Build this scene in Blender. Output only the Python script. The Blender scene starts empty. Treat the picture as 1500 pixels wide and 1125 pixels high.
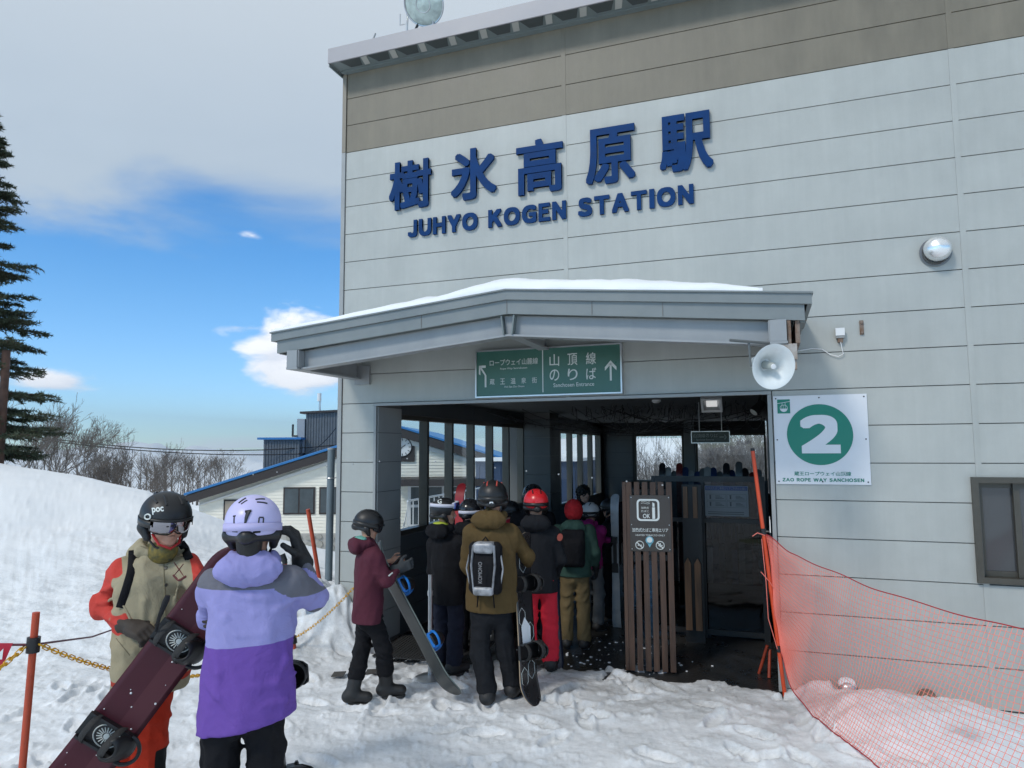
import bpy, math, random
import numpy as np
from mathutils import Vector, Matrix
random.seed(7); np.random.seed(7)
SC = bpy.context.scene
COL = SC.collection
rad = math.radians

# ------------------------------------------------------------------ camera
FPX = 1019.95
YAW, PITCH, ROLL = rad(-19.807), rad(5.202), rad(-0.358)
CAM = np.array([4.2895, -6.4177, 2.0282])
Fh = np.array([math.sin(YAW), math.cos(YAW), 0.0])
Rh = np.array([math.cos(YAW), -math.sin(YAW), 0.0])
FW = np.array([math.sin(YAW)*math.cos(PITCH), math.cos(YAW)*math.cos(PITCH), math.sin(PITCH)])
UP0 = np.cross(Rh, FW)
CR = Rh*math.cos(ROLL) + UP0*math.sin(ROLL)
CU = -Rh*math.sin(ROLL) + UP0*math.cos(ROLL)
cd = bpy.data.cameras.new('camera'); cam = bpy.data.objects.new('camera', cd); COL.objects.link(cam)
cd.sensor_width = 36; cd.lens = FPX*36/1500; cd.clip_start = 0.05; cd.clip_end = 80000
cam.matrix_world = Matrix(((CR[0], CU[0], -FW[0], CAM[0]), (CR[1], CU[1], -FW[1], CAM[1]), (CR[2], CU[2], -FW[2], CAM[2]), (0, 0, 0, 1)))
SC.camera = cam

def at(px, py, b):
    """world point seen at photo pixel (px, py) whose horizontal distance along the view is b metres"""
    d = FW + CR*(px-750)/FPX - CU*(py-562.5)/FPX
    return CAM + d*(b/(d@Fh))
def ab(a, b, z):
    p = CAM + Rh*a + Fh*b
    return np.array([p[0], p[1], z])

# ------------------------------------------------------------------ world and sun
SUN_EL, SUN_AZ = rad(43), rad(205)      # azimuth measured clockwise from +Y
W = bpy.data.worlds.new('World'); SC.world = W; W.use_nodes = True
nt = W.node_tree; nt.nodes.clear()
def N(t, **k):
    n = nt.nodes.new(t)
    for a, v in k.items(): setattr(n, a, v)
    return n
def LK(a, b): nt.links.new(a, b)
out = N('ShaderNodeOutputWorld'); bg = N('ShaderNodeBackground'); bg.inputs[1].default_value = 0.1
LK(bg.outputs[0], out.inputs[0])
sky = N('ShaderNodeTexSky', sky_type='NISHITA'); sky.sun_disc = False
sky.sun_elevation = SUN_EL; sky.sun_rotation = SUN_AZ; sky.altitude = 1300; sky.air_density = 1.0; sky.dust_density = 0.35; sky.ozone_density = 2.2
hsv = N('ShaderNodeHueSaturation'); hsv.inputs['Saturation'].default_value = 1.38; hsv.inputs['Value'].default_value = 1.46
LK(sky.outputs[0], hsv.inputs['Color'])
tc = N('ShaderNodeTexCoord'); sep = N('ShaderNodeSeparateXYZ'); LK(tc.outputs['Generated'], sep.inputs[0])
def math_(op, a, b=None, clamp=False):
    n = N('ShaderNodeMath', operation=op); n.use_clamp = clamp
    for i, v in enumerate((a, b)):
        if v is None: continue
        if isinstance(v, (int, float)): n.inputs[i].default_value = v
        else: LK(v, n.inputs[i])
    return n.outputs[0]
def smooth(v, lo, hi):
    n = N('ShaderNodeMapRange', interpolation_type='SMOOTHSTEP'); LK(v, n.inputs[0])
    n.inputs[1].default_value = lo; n.inputs[2].default_value = hi
    return n.outputs[0]
# cloud deck coordinates: direction projected on a plane overhead
zc = math_('MAXIMUM', sep.outputs[2], 0.02)
cx = math_('DIVIDE', sep.outputs[0], math_('ADD', zc, 0.12)); cy = math_('DIVIDE', sep.outputs[1], math_('ADD', zc, 0.12))
cmb = N('ShaderNodeCombineXYZ'); LK(cx, cmb.inputs[0]); LK(cy, cmb.inputs[1])
n1 = N('ShaderNodeTexNoise'); n1.inputs['Scale'].default_value = 1.3; n1.inputs['Detail'].default_value = 10; n1.inputs['Roughness'].default_value = 0.56; n1.inputs['Distortion'].default_value = 0.3
LK(cmb.outputs[0], n1.inputs['Vector'])
edge = math_('ADD', sep.outputs[2], math_('MULTIPLY', math_('SUBTRACT', n1.outputs[0], 0.5), 0.34))
deck = smooth(edge, 0.25, 0.37)
# low cumulus puffs over the horizon
mp = N('ShaderNodeMapping'); mp.inputs['Scale'].default_value = (1, 1, 2.6); LK(tc.outputs['Generated'], mp.inputs[0])
n2 = N('ShaderNodeTexNoise'); n2.inputs['Scale'].default_value = 11; n2.inputs['Detail'].default_value = 9; n2.inputs['Roughness'].default_value = 0.55; n2.inputs['Distortion'].default_value = 0.2
LK(mp.outputs[0], n2.inputs['Vector'])
def puff(px, py, rx, rz, gain=1.0):
    d = at(px, py, 1.0)-CAM; d = d/np.linalg.norm(d)
    vs = N('ShaderNodeVectorMath', operation='SUBTRACT'); LK(tc.outputs['Generated'], vs.inputs[0]); vs.inputs[1].default_value = tuple(d)
    vm = N('ShaderNodeVectorMath', operation='MULTIPLY'); LK(vs.outputs[0], vm.inputs[0]); vm.inputs[1].default_value = (1/rx, 1/rx, 1/rz)
    vl = N('ShaderNodeVectorMath', operation='LENGTH'); LK(vm.outputs[0], vl.inputs[0])
    f = math_('SUBTRACT', 1.0, vl.outputs['Value'])
    return smooth(math_('ADD', math_('MULTIPLY', f, gain), math_('MULTIPLY', math_('SUBTRACT', n2.outputs[0], 0.5), 2.4)), 0.0, 0.55)
pf = puff(455, 520, .088, .060, 1.6)
for a_ in ((80, 562, .05, .016, .8), (368, 345, .022, .010, .35), (345, 480, .04, .008, .4), (980, 610, .2, .02, .7), (-300, 560, .12, .04, 1.0), (1900, 560, .2, .05, 1.1)):
    pf = math_('MAXIMUM', pf, puff(*a_))
# thin bank of far cloud lying on the horizon
mp3 = N('ShaderNodeMapping'); mp3.inputs['Scale'].default_value = (1, 1, 9); LK(tc.outputs['Generated'], mp3.inputs[0])
n3 = N('ShaderNodeTexNoise'); n3.inputs['Scale'].default_value = 9; n3.inputs['Detail'].default_value = 6; LK(mp3.outputs[0], n3.inputs['Vector'])
low = math_('MULTIPLY', smooth(math_('ABSOLUTE', math_('ADD', sep.outputs[2], 0.0)), 0.028, 0.0), smooth(n3.outputs[0], 0.40, 0.62))
low = math_('MULTIPLY', low, 0.75)
# cloud colours
shade = smooth(n1.outputs[0], 0.30, 0.72)
cdk = N('ShaderNodeMix', data_type='RGBA'); LK(shade, cdk.inputs[0]); cdk.inputs[6].default_value = (3.35, 4.1, 4.95, 1); cdk.inputs[7].default_value = (3.75, 4.5, 5.3, 1)
hi = smooth(sep.outputs[2], 0.30, 0.62)
cdk2 = N('ShaderNodeMix', data_type='RGBA'); LK(hi, cdk2.inputs[0]); LK(cdk.outputs[2], cdk2.inputs[6]); cdk2.inputs[7].default_value = (4.5, 5.05, 5.6, 1)
hz0 = N('ShaderNodeMix', data_type='RGBA', blend_type='MULTIPLY'); LK(smooth(sep.outputs[2], 0.22, 0.0), hz0.inputs[0]); LK(hsv.outputs[0], hz0.inputs[6]); hz0.inputs[7].default_value = (.66, .90, 1.12, 1)
m1 = N('ShaderNodeMix', data_type='RGBA'); LK(low, m1.inputs[0]); LK(hz0.outputs[2], m1.inputs[6]); m1.inputs[7].default_value = (7.3, 7.9, 8.8, 1)
pcs = smooth(n2.outputs[0], 0.35, 0.65)
pcol = N('ShaderNodeMix', data_type='RGBA'); LK(pcs, pcol.inputs[0]); pcol.inputs[6].default_value = (6.6, 7.0, 8.0, 1); pcol.inputs[7].default_value = (9.3, 9.4, 9.7, 1)
m2 = N('ShaderNodeMix', data_type='RGBA'); LK(pf, m2.inputs[0]); LK(m1.outputs[2], m2.inputs[6]); LK(pcol.outputs[2], m2.inputs[7])
m3 = N('ShaderNodeMix', data_type='RGBA'); LK(deck, m3.inputs[0]); LK(m2.outputs[2], m3.inputs[6]); LK(cdk2.outputs[2], m3.inputs[7])
LK(m3.outputs[2], bg.inputs[0])
sl = bpy.data.lights.new('sun', 'SUN'); sl.energy = 1.30; sl.angle = rad(11); sl.color = (1, .96, .9)
so = bpy.data.objects.new('sun', sl); COL.objects.link(so)
sdir = Vector((math.sin(SUN_AZ)*math.cos(SUN_EL), math.cos(SUN_AZ)*math.cos(SUN_EL), math.sin(SUN_EL)))
so.rotation_euler = sdir.to_track_quat('Z', 'Y').to_euler(); so.location = (0, -20, 20)
SC.view_settings.view_transform = 'Standard'; SC.view_settings.look = 'None'; SC.view_settings.gamma = 1; SC.view_settings.use_curve_mapping = False
SC.view_settings.exposure = 0.45

# ------------------------------------------------------------------ materials
MATS = {}
def s2l(c): return tuple((x/255/12.92 if x/255 <= .04045 else ((x/255+.055)/1.055)**2.4) for x in c)
def mat(name, col, rough=.6, metal=0, var=.0, vscale=6, bump=0, bscale=60, bdist=.01, coat=0, spec=None, trans=0, vstretch=(1, 1, 1), emit=None, col2=None, detail=4):
    if name in MATS: return MATS[name]
    m = bpy.data.materials.new(name); m.use_nodes = True; t = m.node_tree; b = t.nodes['Principled BSDF']
    b.inputs['Base Color'].default_value = (*col, 1); b.inputs['Roughness'].default_value = rough; b.inputs['Metallic'].default_value = metal
    if coat: b.inputs['Coat Weight'].default_value = coat
    if spec is not None: b.inputs['Specular IOR Level'].default_value = spec
    if trans: b.inputs['Transmission Weight'].default_value = trans
    if emit: b.inputs['Emission Color'].default_value = (*emit[:3], 1); b.inputs['Emission Strength'].default_value = emit[3]
    if var or bump:
        c = t.nodes.new('ShaderNodeTexCoord'); mp = t.nodes.new('ShaderNodeMapping'); mp.inputs['Scale'].default_value = vstretch
        t.links.new(c.outputs['Object'], mp.inputs[0])
    if var:
        n = t.nodes.new('ShaderNodeTexNoise'); n.inputs['Scale'].default_value = vscale; n.inputs['Detail'].default_value = detail; n.inputs['Roughness'].default_value = .6
        t.links.new(mp.outputs[0], n.inputs['Vector'])
        r = t.nodes.new('ShaderNodeMapRange'); r.inputs[1].default_value = .3; r.inputs[2].default_value = .7
        t.links.new(n.outputs[0], r.inputs[0])
        x = t.nodes.new('ShaderNodeMix'); x.data_type = 'RGBA'; t.links.new(r.outputs[0], x.inputs[0])
        c2 = col2 if col2 else tuple(min(1, v*(1+var)) for v in col)
        x.inputs[6].default_value = (*(col if col2 else tuple(v*(1-var) for v in col)), 1); x.inputs[7].default_value = (*c2, 1)
        t.links.new(x.outputs[2], b.inputs['Base Color'])
        rr = t.nodes.new('ShaderNodeMapRange'); t.links.new(n.outputs[0], rr.inputs[0]); rr.inputs[1].default_value = .3; rr.inputs[2].default_value = .7
        rr.inputs[3].default_value = max(0, rough-.08); rr.inputs[4].default_value = min(1, rough+.08); t.links.new(rr.outputs[0], b.inputs['Roughness'])
    if bump:
        n = t.nodes.new('ShaderNodeTexNoise'); n.inputs['Scale'].default_value = bscale; n.inputs['Detail'].default_value = 5
        t.links.new(mp.outputs[0], n.inputs['Vector'])
        bp = t.nodes.new('ShaderNodeBump'); bp.inputs['Strength'].default_value = bump; bp.inputs['Distance'].default_value = bdist
        t.links.new(n.outputs[0], bp.inputs['Height']); t.links.new(bp.outputs[0], b.inputs['Normal'])
    MATS[name] = m; return m
def fabric(name, col, var=.12):
    if 'fabric_'+name in MATS: return MATS['fabric_'+name]
    m = mat('fabric_'+name, col, .82, 0, var, 7, .3, 160, .003, spec=.16); t = m.node_tree; b = t.nodes['Principled BSDF']
    fine = [x for x in t.nodes if x.type == 'BUMP'][0]; mp = [x for x in t.nodes if x.type == 'MAPPING'][0]
    n = t.nodes.new('ShaderNodeTexNoise'); n.inputs['Scale'].default_value = 6.5; n.inputs['Detail'].default_value = 4; n.inputs['Roughness'].default_value = .55; n.inputs['Distortion'].default_value = .7; t.links.new(mp.outputs[0], n.inputs['Vector'])
    a = t.nodes.new('ShaderNodeMath'); a.operation = 'SUBTRACT'; a.inputs[1].default_value = .5; t.links.new(n.outputs[0], a.inputs[0])
    c = t.nodes.new('ShaderNodeMath'); c.operation = 'ABSOLUTE'; t.links.new(a.outputs[0], c.inputs[0])
    g = t.nodes.new('ShaderNodeMath'); g.operation = 'POWER'; g.inputs[1].default_value = .85; t.links.new(c.outputs[0], g.inputs[0])
    bp = t.nodes.new('ShaderNodeBump'); bp.inputs['Strength'].default_value = .38; bp.inputs['Distance'].default_value = .03; t.links.new(g.outputs[0], bp.inputs['Height']); t.links.new(fine.outputs[0], bp.inputs['Normal']); t.links.new(bp.outputs[0], b.inputs['Normal'])
    return m
def zoned(name, base, cols, rough=.82, var=.10):
    """fabric whose colour fields are split by the mesh attributes z0, z1 ... (cut lines of the garment)"""
    m = fabric(name, base, var); t = m.node_tree; b = t.nodes['Principled BSDF']
    src = b.inputs['Base Color'].links[0].from_socket
    n = [x for x in t.nodes if x.type == 'TEX_NOISE'][0]
    for i, c in enumerate(cols):
        a = t.nodes.new('ShaderNodeAttribute'); a.attribute_name = 'z%d' % i
        r = t.nodes.new('ShaderNodeMapRange'); r.inputs[1].default_value = -.0012; r.inputs[2].default_value = .0012
        t.links.new(a.outputs['Fac'], r.inputs[0])
        x = t.nodes.new('ShaderNodeMix'); x.data_type = 'RGBA'; t.links.new(r.outputs[0], x.inputs[0]); t.links.new(src, x.inputs[6])
        x2 = t.nodes.new('ShaderNodeMix'); x2.data_type = 'RGBA'; t.links.new(n.outputs[0], x2.inputs[0])
        x2.inputs[6].default_value = (*[v*(1-var*1.3) for v in c], 1); x2.inputs[7].default_value = (*[v*(1+var*1.3) for v in c], 1)
        t.links.new(x2.outputs[2], x.inputs[7]); src = x.outputs[2]
    t.links.new(src, b.inputs['Base Color'])
    return m

GREY = (.385, .396, .372); BEIGE = (.170, .150, .112)
M_pg = mat('cladding_grey', GREY, .42, 0, .055, 1.6, .10, 90, .004, vstretch=(1, 1, .35), detail=7)
M_pb = mat('cladding_beige', BEIGE, .5, 0, .13, 3.2, .12, 90, .004, vstretch=(1.6, 1, .45), detail=8)
M_seam = mat('seam_dark', (.15, .15, .145), .8)
def panel_wear(m):
    """each panel has its own slight tone; rain streaks run down it"""
    t = m.node_tree; b = t.nodes['Principled BSDF']; src = b.inputs['Base Color'].links[0].from_socket
    g = t.nodes.new('ShaderNodeNewGeometry'); mp = t.nodes.new('ShaderNodeMapping'); mp.inputs['Scale'].default_value = (9, 1, .55); t.links.new(g.outputs['Position'], mp.inputs[0])
    n = t.nodes.new('ShaderNodeTexNoise'); n.inputs['Scale'].default_value = 1.6; n.inputs['Detail'].default_value = 8; n.inputs['Roughness'].default_value = .65; t.links.new(mp.outputs[0], n.inputs['Vector'])
    r = t.nodes.new('ShaderNodeMapRange'); t.links.new(n.outputs[0], r.inputs[0]); r.inputs[1].default_value = .3; r.inputs[2].default_value = .7; r.inputs[3].default_value = .96; r.inputs[4].default_value = 1.03
    n2 = t.nodes.new('ShaderNodeTexNoise'); n2.inputs['Scale'].default_value = 2.3; n2.inputs['Detail'].default_value = 9; n2.inputs['Roughness'].default_value = .7; t.links.new(g.outputs['Position'], n2.inputs['Vector'])
    r2 = t.nodes.new('ShaderNodeMapRange'); t.links.new(n2.outputs[0], r2.inputs[0]); r2.inputs[1].default_value = .35; r2.inputs[2].default_value = .68; r2.inputs[3].default_value = .95; r2.inputs[4].default_value = 1.05
    oi = t.nodes.new('ShaderNodeObjectInfo'); r3 = t.nodes.new('ShaderNodeMapRange'); t.links.new(oi.outputs['Random'], r3.inputs[0]); r3.inputs[3].default_value = .975; r3.inputs[4].default_value = 1.025
    a = t.nodes.new('ShaderNodeMath'); a.operation = 'MULTIPLY'; t.links.new(r.outputs[0], a.inputs[0]); t.links.new(r2.outputs[0], a.inputs[1])
    c = t.nodes.new('ShaderNodeMath'); c.operation = 'MULTIPLY'; t.links.new(a.outputs[0], c.inputs[0]); t.links.new(r3.outputs[0], c.inputs[1])
    v = t.nodes.new('ShaderNodeVectorMath'); v.operation = 'SCALE'; t.links.new(src, v.inputs[0]); t.links.new(c.outputs[0], v.inputs['Scale']); t.links.new(v.outputs[0], b.inputs['Base Color'])
panel_wear(M_pg); panel_wear(M_pb)
M_trimg = mat('trim_grey', (.30, .31, .305), .4, 0, .06, 3)
M_trimb = mat('trim_beige', (.22, .195, .155), .5, 0, .08, 4)
M_steel = mat('canopy_steel', (.285, .295, .30), .38, 0, .09, 4, .08, 60, .003, vstretch=(1, 1, .4))
M_fascia = mat('canopy_fascia', (.185, .205, .205), .42, 0, .08, 3)
M_roofg = mat('roof_fascia', (.32, .31, .325), .45, 0, .05, 2)
M_under = mat('deck_steel', (.15, .18, .18), .5, 0, .1, 4)
M_recess_shade = mat('recess_shade', (.055, .065, .065), .7); M_ribl = mat('rib_light', (.42, .42, .39), .5)
M_rust = mat('rusty_steel', (.24, .20, .17), .75, .1, .4, 14, .4, 70, col2=(.16, .09, .055))
M_dark = mat('dark_paint', (.030, .034, .035), .55, 0, .15, 3)
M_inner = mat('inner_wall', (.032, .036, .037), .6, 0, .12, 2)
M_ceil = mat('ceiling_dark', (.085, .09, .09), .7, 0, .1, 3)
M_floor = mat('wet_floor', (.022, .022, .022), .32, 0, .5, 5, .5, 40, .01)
M_snow = None
M_black = mat('black_plastic', (.012, .012, .013), .45, 0, .2, 20)
M_rubber = mat('black_rubber', (.018, .018, .018), .8, 0, .2, 30, .3, 90)
M_white = mat('white_enamel', (.74, .75, .75), .35, 0, .04, 6)
M_alu = mat('aluminium', (.55, .56, .57), .35, .85, .1, 8)
M_bronze = mat('bronze_frame', (.075, .068, .055), .4, .3, .12, 8)
M_green = mat('sign_green', (.045, .135, .105), .35, 0, .06, 4)
M_green2 = mat('sign_green_bright', (.0, .185, .125), .35, 0, .03, 4)
M_blue = mat('letter_blue', (.003, .034, .125), .5, 0, .15, 5, spec=.12)
M_print = mat('print_white', (.62, .66, .64), .5)
M_yel = mat('chain_yellow', (.62, .33, .015), .45, 0, .15, 20)
M_org = mat('pole_orange', (.62, .07, .02), .42, 0, .12, 9)
M_net = mat('net_orange', (.80, .20, .15), .6)
M_wood = mat('slat_wood', (.062, .034, .022), .6, 0, .45, 5, .3, 60, .004, vstretch=(6, 6, .5))
def glass(name, tint=(.9, .95, .97), alpha=.12, rough=.02, wave=0):
    if name in MATS: return MATS[name]
    m = bpy.data.materials.new(name); m.use_nodes = True; t = m.node_tree; t.nodes.clear()
    o = t.nodes.new('ShaderNodeOutputMaterial'); tr = t.nodes.new('ShaderNodeBsdfTransparent'); tr.inputs[0].default_value = (*tint, 1)
    g = t.nodes.new('ShaderNodeBsdfGlossy'); g.inputs['Roughness'].default_value = rough; mx = t.nodes.new('ShaderNodeMixShader')
    f = t.nodes.new('ShaderNodeFresnel'); f.inputs[0].default_value = 1.5
    ad = t.nodes.new('ShaderNodeMath'); ad.operation = 'MULTIPLY_ADD'; ad.inputs[1].default_value = .8; ad.inputs[2].default_value = alpha*.12; ad.use_clamp = True
    t.links.new(f.outputs[0], ad.inputs[0]); t.links.new(ad.outputs[0], mx.inputs[0]); t.links.new(tr.outputs[0], mx.inputs[1]); t.links.new(g.outputs[0], mx.inputs[2]); t.links.new(mx.outputs[0], o.inputs[0])
    MATS[name] = m; return m
M_glass = glass('window_glass')
M_dglass = glass('tinted_glass', (.20, .22, .24), .0)

def snow_mat():
    m = bpy.data.materials.new('snow'); m.use_nodes = True; t = m.node_tree; b = t.nodes['Principled BSDF']
    b.inputs['Roughness'].default_value = .75; b.inputs['Specular IOR Level'].default_value = .3
    g = t.nodes.new('ShaderNodeNewGeometry'); a = t.nodes.new('ShaderNodeAttribute'); a.attribute_name = 'dirt'
    def nz(s, d, r=.6, st=None):
        n = t.nodes.new('ShaderNodeTexNoise'); n.inputs['Scale'].default_value = s; n.inputs['Detail'].default_value = d; n.inputs['Roughness'].default_value = r
        if st:
            mp = t.nodes.new('ShaderNodeMapping'); mp.inputs['Scale'].default_value = st; t.links.new(g.outputs['Position'], mp.inputs[0]); t.links.new(mp.outputs[0], n.inputs['Vector'])
        else: t.links.new(g.outputs['Position'], n.inputs['Vector'])
        return n.outputs[0]
    def mr(v, a0, a1, b0=0, b1=1):
        r = t.nodes.new('ShaderNodeMapRange'); t.links.new(v, r.inputs[0])
        for i, x in zip((1, 2, 3, 4), (a0, a1, b0, b1)): r.inputs[i].default_value = x
        return r.outputs[0]
    def mixc(f, a_, b_):
        x = t.nodes.new('ShaderNodeMix'); x.data_type = 'RGBA'
        t.links.new(f, x.inputs[0])
        for i, v in ((6, a_), (7, b_)):
            if isinstance(v, tuple): x.inputs[i].default_value = (*v, 1)
            else: t.links.new(v, x.inputs[i])
        return x.outputs[2]
    base = mixc(mr(nz(1.1, 8), .3, .7), (.76, .79, .82), (.85, .865, .88))
    fl = mixc(mr(nz(7, 9, .75), .42, .60), (.64, .66, .68), base)
    dm = t.nodes.new('ShaderNodeMath'); dm.operation = 'MULTIPLY'; t.links.new(a.outputs['Fac'], dm.inputs[0]); t.links.new(mr(nz(2.6, 9, .7, (1, 2.0, 1)), .36, .62), dm.inputs[1])
    grim = mixc(mr(nz(18, 6, .7), .3, .7), (.15, .15, .145), (.40, .40, .39))
    at2 = t.nodes.new('ShaderNodeAttribute'); at2.attribute_name = 'trod'
    icy = t.nodes.new('ShaderNodeMath'); icy.operation = 'MULTIPLY'; t.links.new(at2.outputs['Fac'], icy.inputs[0]); t.links.new(mr(nz(3.2, 10, .72, (.7, 1.6, 1)), .44, .58), icy.inputs[1])
    base = mixc(icy.outputs[0], base, mixc(mr(nz(30, 6, .7), .35, .65), (.52, .55, .57), (.68, .70, .72)))
    c1 = mixc(a.outputs['Fac'], base, fl)
    c2 = mixc(dm.outputs[0], c1, grim)
    t.links.new(c2, b.inputs['Base Color'])
    n = nz(22, 10, .78); n_2 = nz(95, 3, .6)
    ad = t.nodes.new('ShaderNodeMath'); ad.operation = 'MULTIPLY_ADD'; t.links.new(n_2, ad.inputs[0]); ad.inputs[1].default_value = .3; t.links.new(n, ad.inputs[2])
    bp = t.nodes.new('ShaderNodeBump'); bp.inputs['Strength'].default_value = .6; bp.inputs['Distance'].default_value = .014; hm = t.nodes.new('ShaderNodeMath'); hm.operation = 'MULTIPLY'; hs = t.nodes.new('ShaderNodeMath'); hs.operation = 'MULTIPLY_ADD'; hs.inputs[1].default_value = .8; hs.inputs[2].default_value = .28; t.links.new(at2.outputs['Fac'], hs.inputs[0]); t.links.new(hs.outputs[0], hm.inputs[1]); t.links.new(ad.outputs[0], hm.inputs[0]); t.links.new(hm.outputs[0], bp.inputs['Height']); t.links.new(bp.outputs[0], b.inputs['Normal'])
    return m
M_snow = snow_mat()

# ------------------------------------------------------------------ object helpers
def props(o, label=None, cat=None, group=None, kind=None):
    if label: o['label'] = label
    if cat: o['category'] = cat
    if group: o['group'] = group
    if kind: o['kind'] = kind
    return o
def thing(name, loc, label, cat, group=None):
    o = bpy.data.objects.new(name, None); o.empty_display_size = .1; COL.objects.link(o); o.location = tuple(float(v) for v in loc)
    return props(o, label, cat, group)
def wofs(o):
    v = np.zeros(3)
    while o is not None: v = v + np.array(o.location); o = o.parent
    return v
def link(name, me, parent=None, loc=(0, 0, 0)):
    o = bpy.data.objects.new(name, me); COL.objects.link(o); o.location = tuple(float(v) for v in loc)
    if parent is not None: o.parent = parent
    return o
def mesh_np(name, V, F, m, parent=None, smooth=False, attrs=None, world=True):
    V = np.asarray(V, dtype=np.float64)
    if world and parent is not None: V = V - wofs(parent)
    me = bpy.data.meshes.new(name)
    if isinstance(F, np.ndarray) and len(F):
        n, k = F.shape
        me.vertices.add(len(V)); me.vertices.foreach_set('co', V.astype(np.float32).ravel())
        me.loops.add(n*k); me.loops.foreach_set('vertex_index', F.astype(np.int32).ravel())
        me.polygons.add(n); me.polygons.foreach_set('loop_start', np.arange(0, n*k, k, dtype=np.int32))
        me.polygons.foreach_set('use_smooth', np.full(n, smooth)); me.update(calc_edges=True)
    else:
        me.from_pydata([tuple(v) for v in V], [], [tuple(f) for f in F]); me.update()
        if smooth: me.polygons.foreach_set('use_smooth', [True]*len(me.polygons))
    for k_, v in (attrs or {}).items():
        a = me.attributes.new(k_, 'FLOAT', 'POINT'); a.data.foreach_set('value', np.asarray(v, dtype=np.float32))
    if m is not None:
        for mm in (m if isinstance(m, (list, tuple)) else [m]): me.materials.append(mm)
    return link(name, me, parent)

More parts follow.
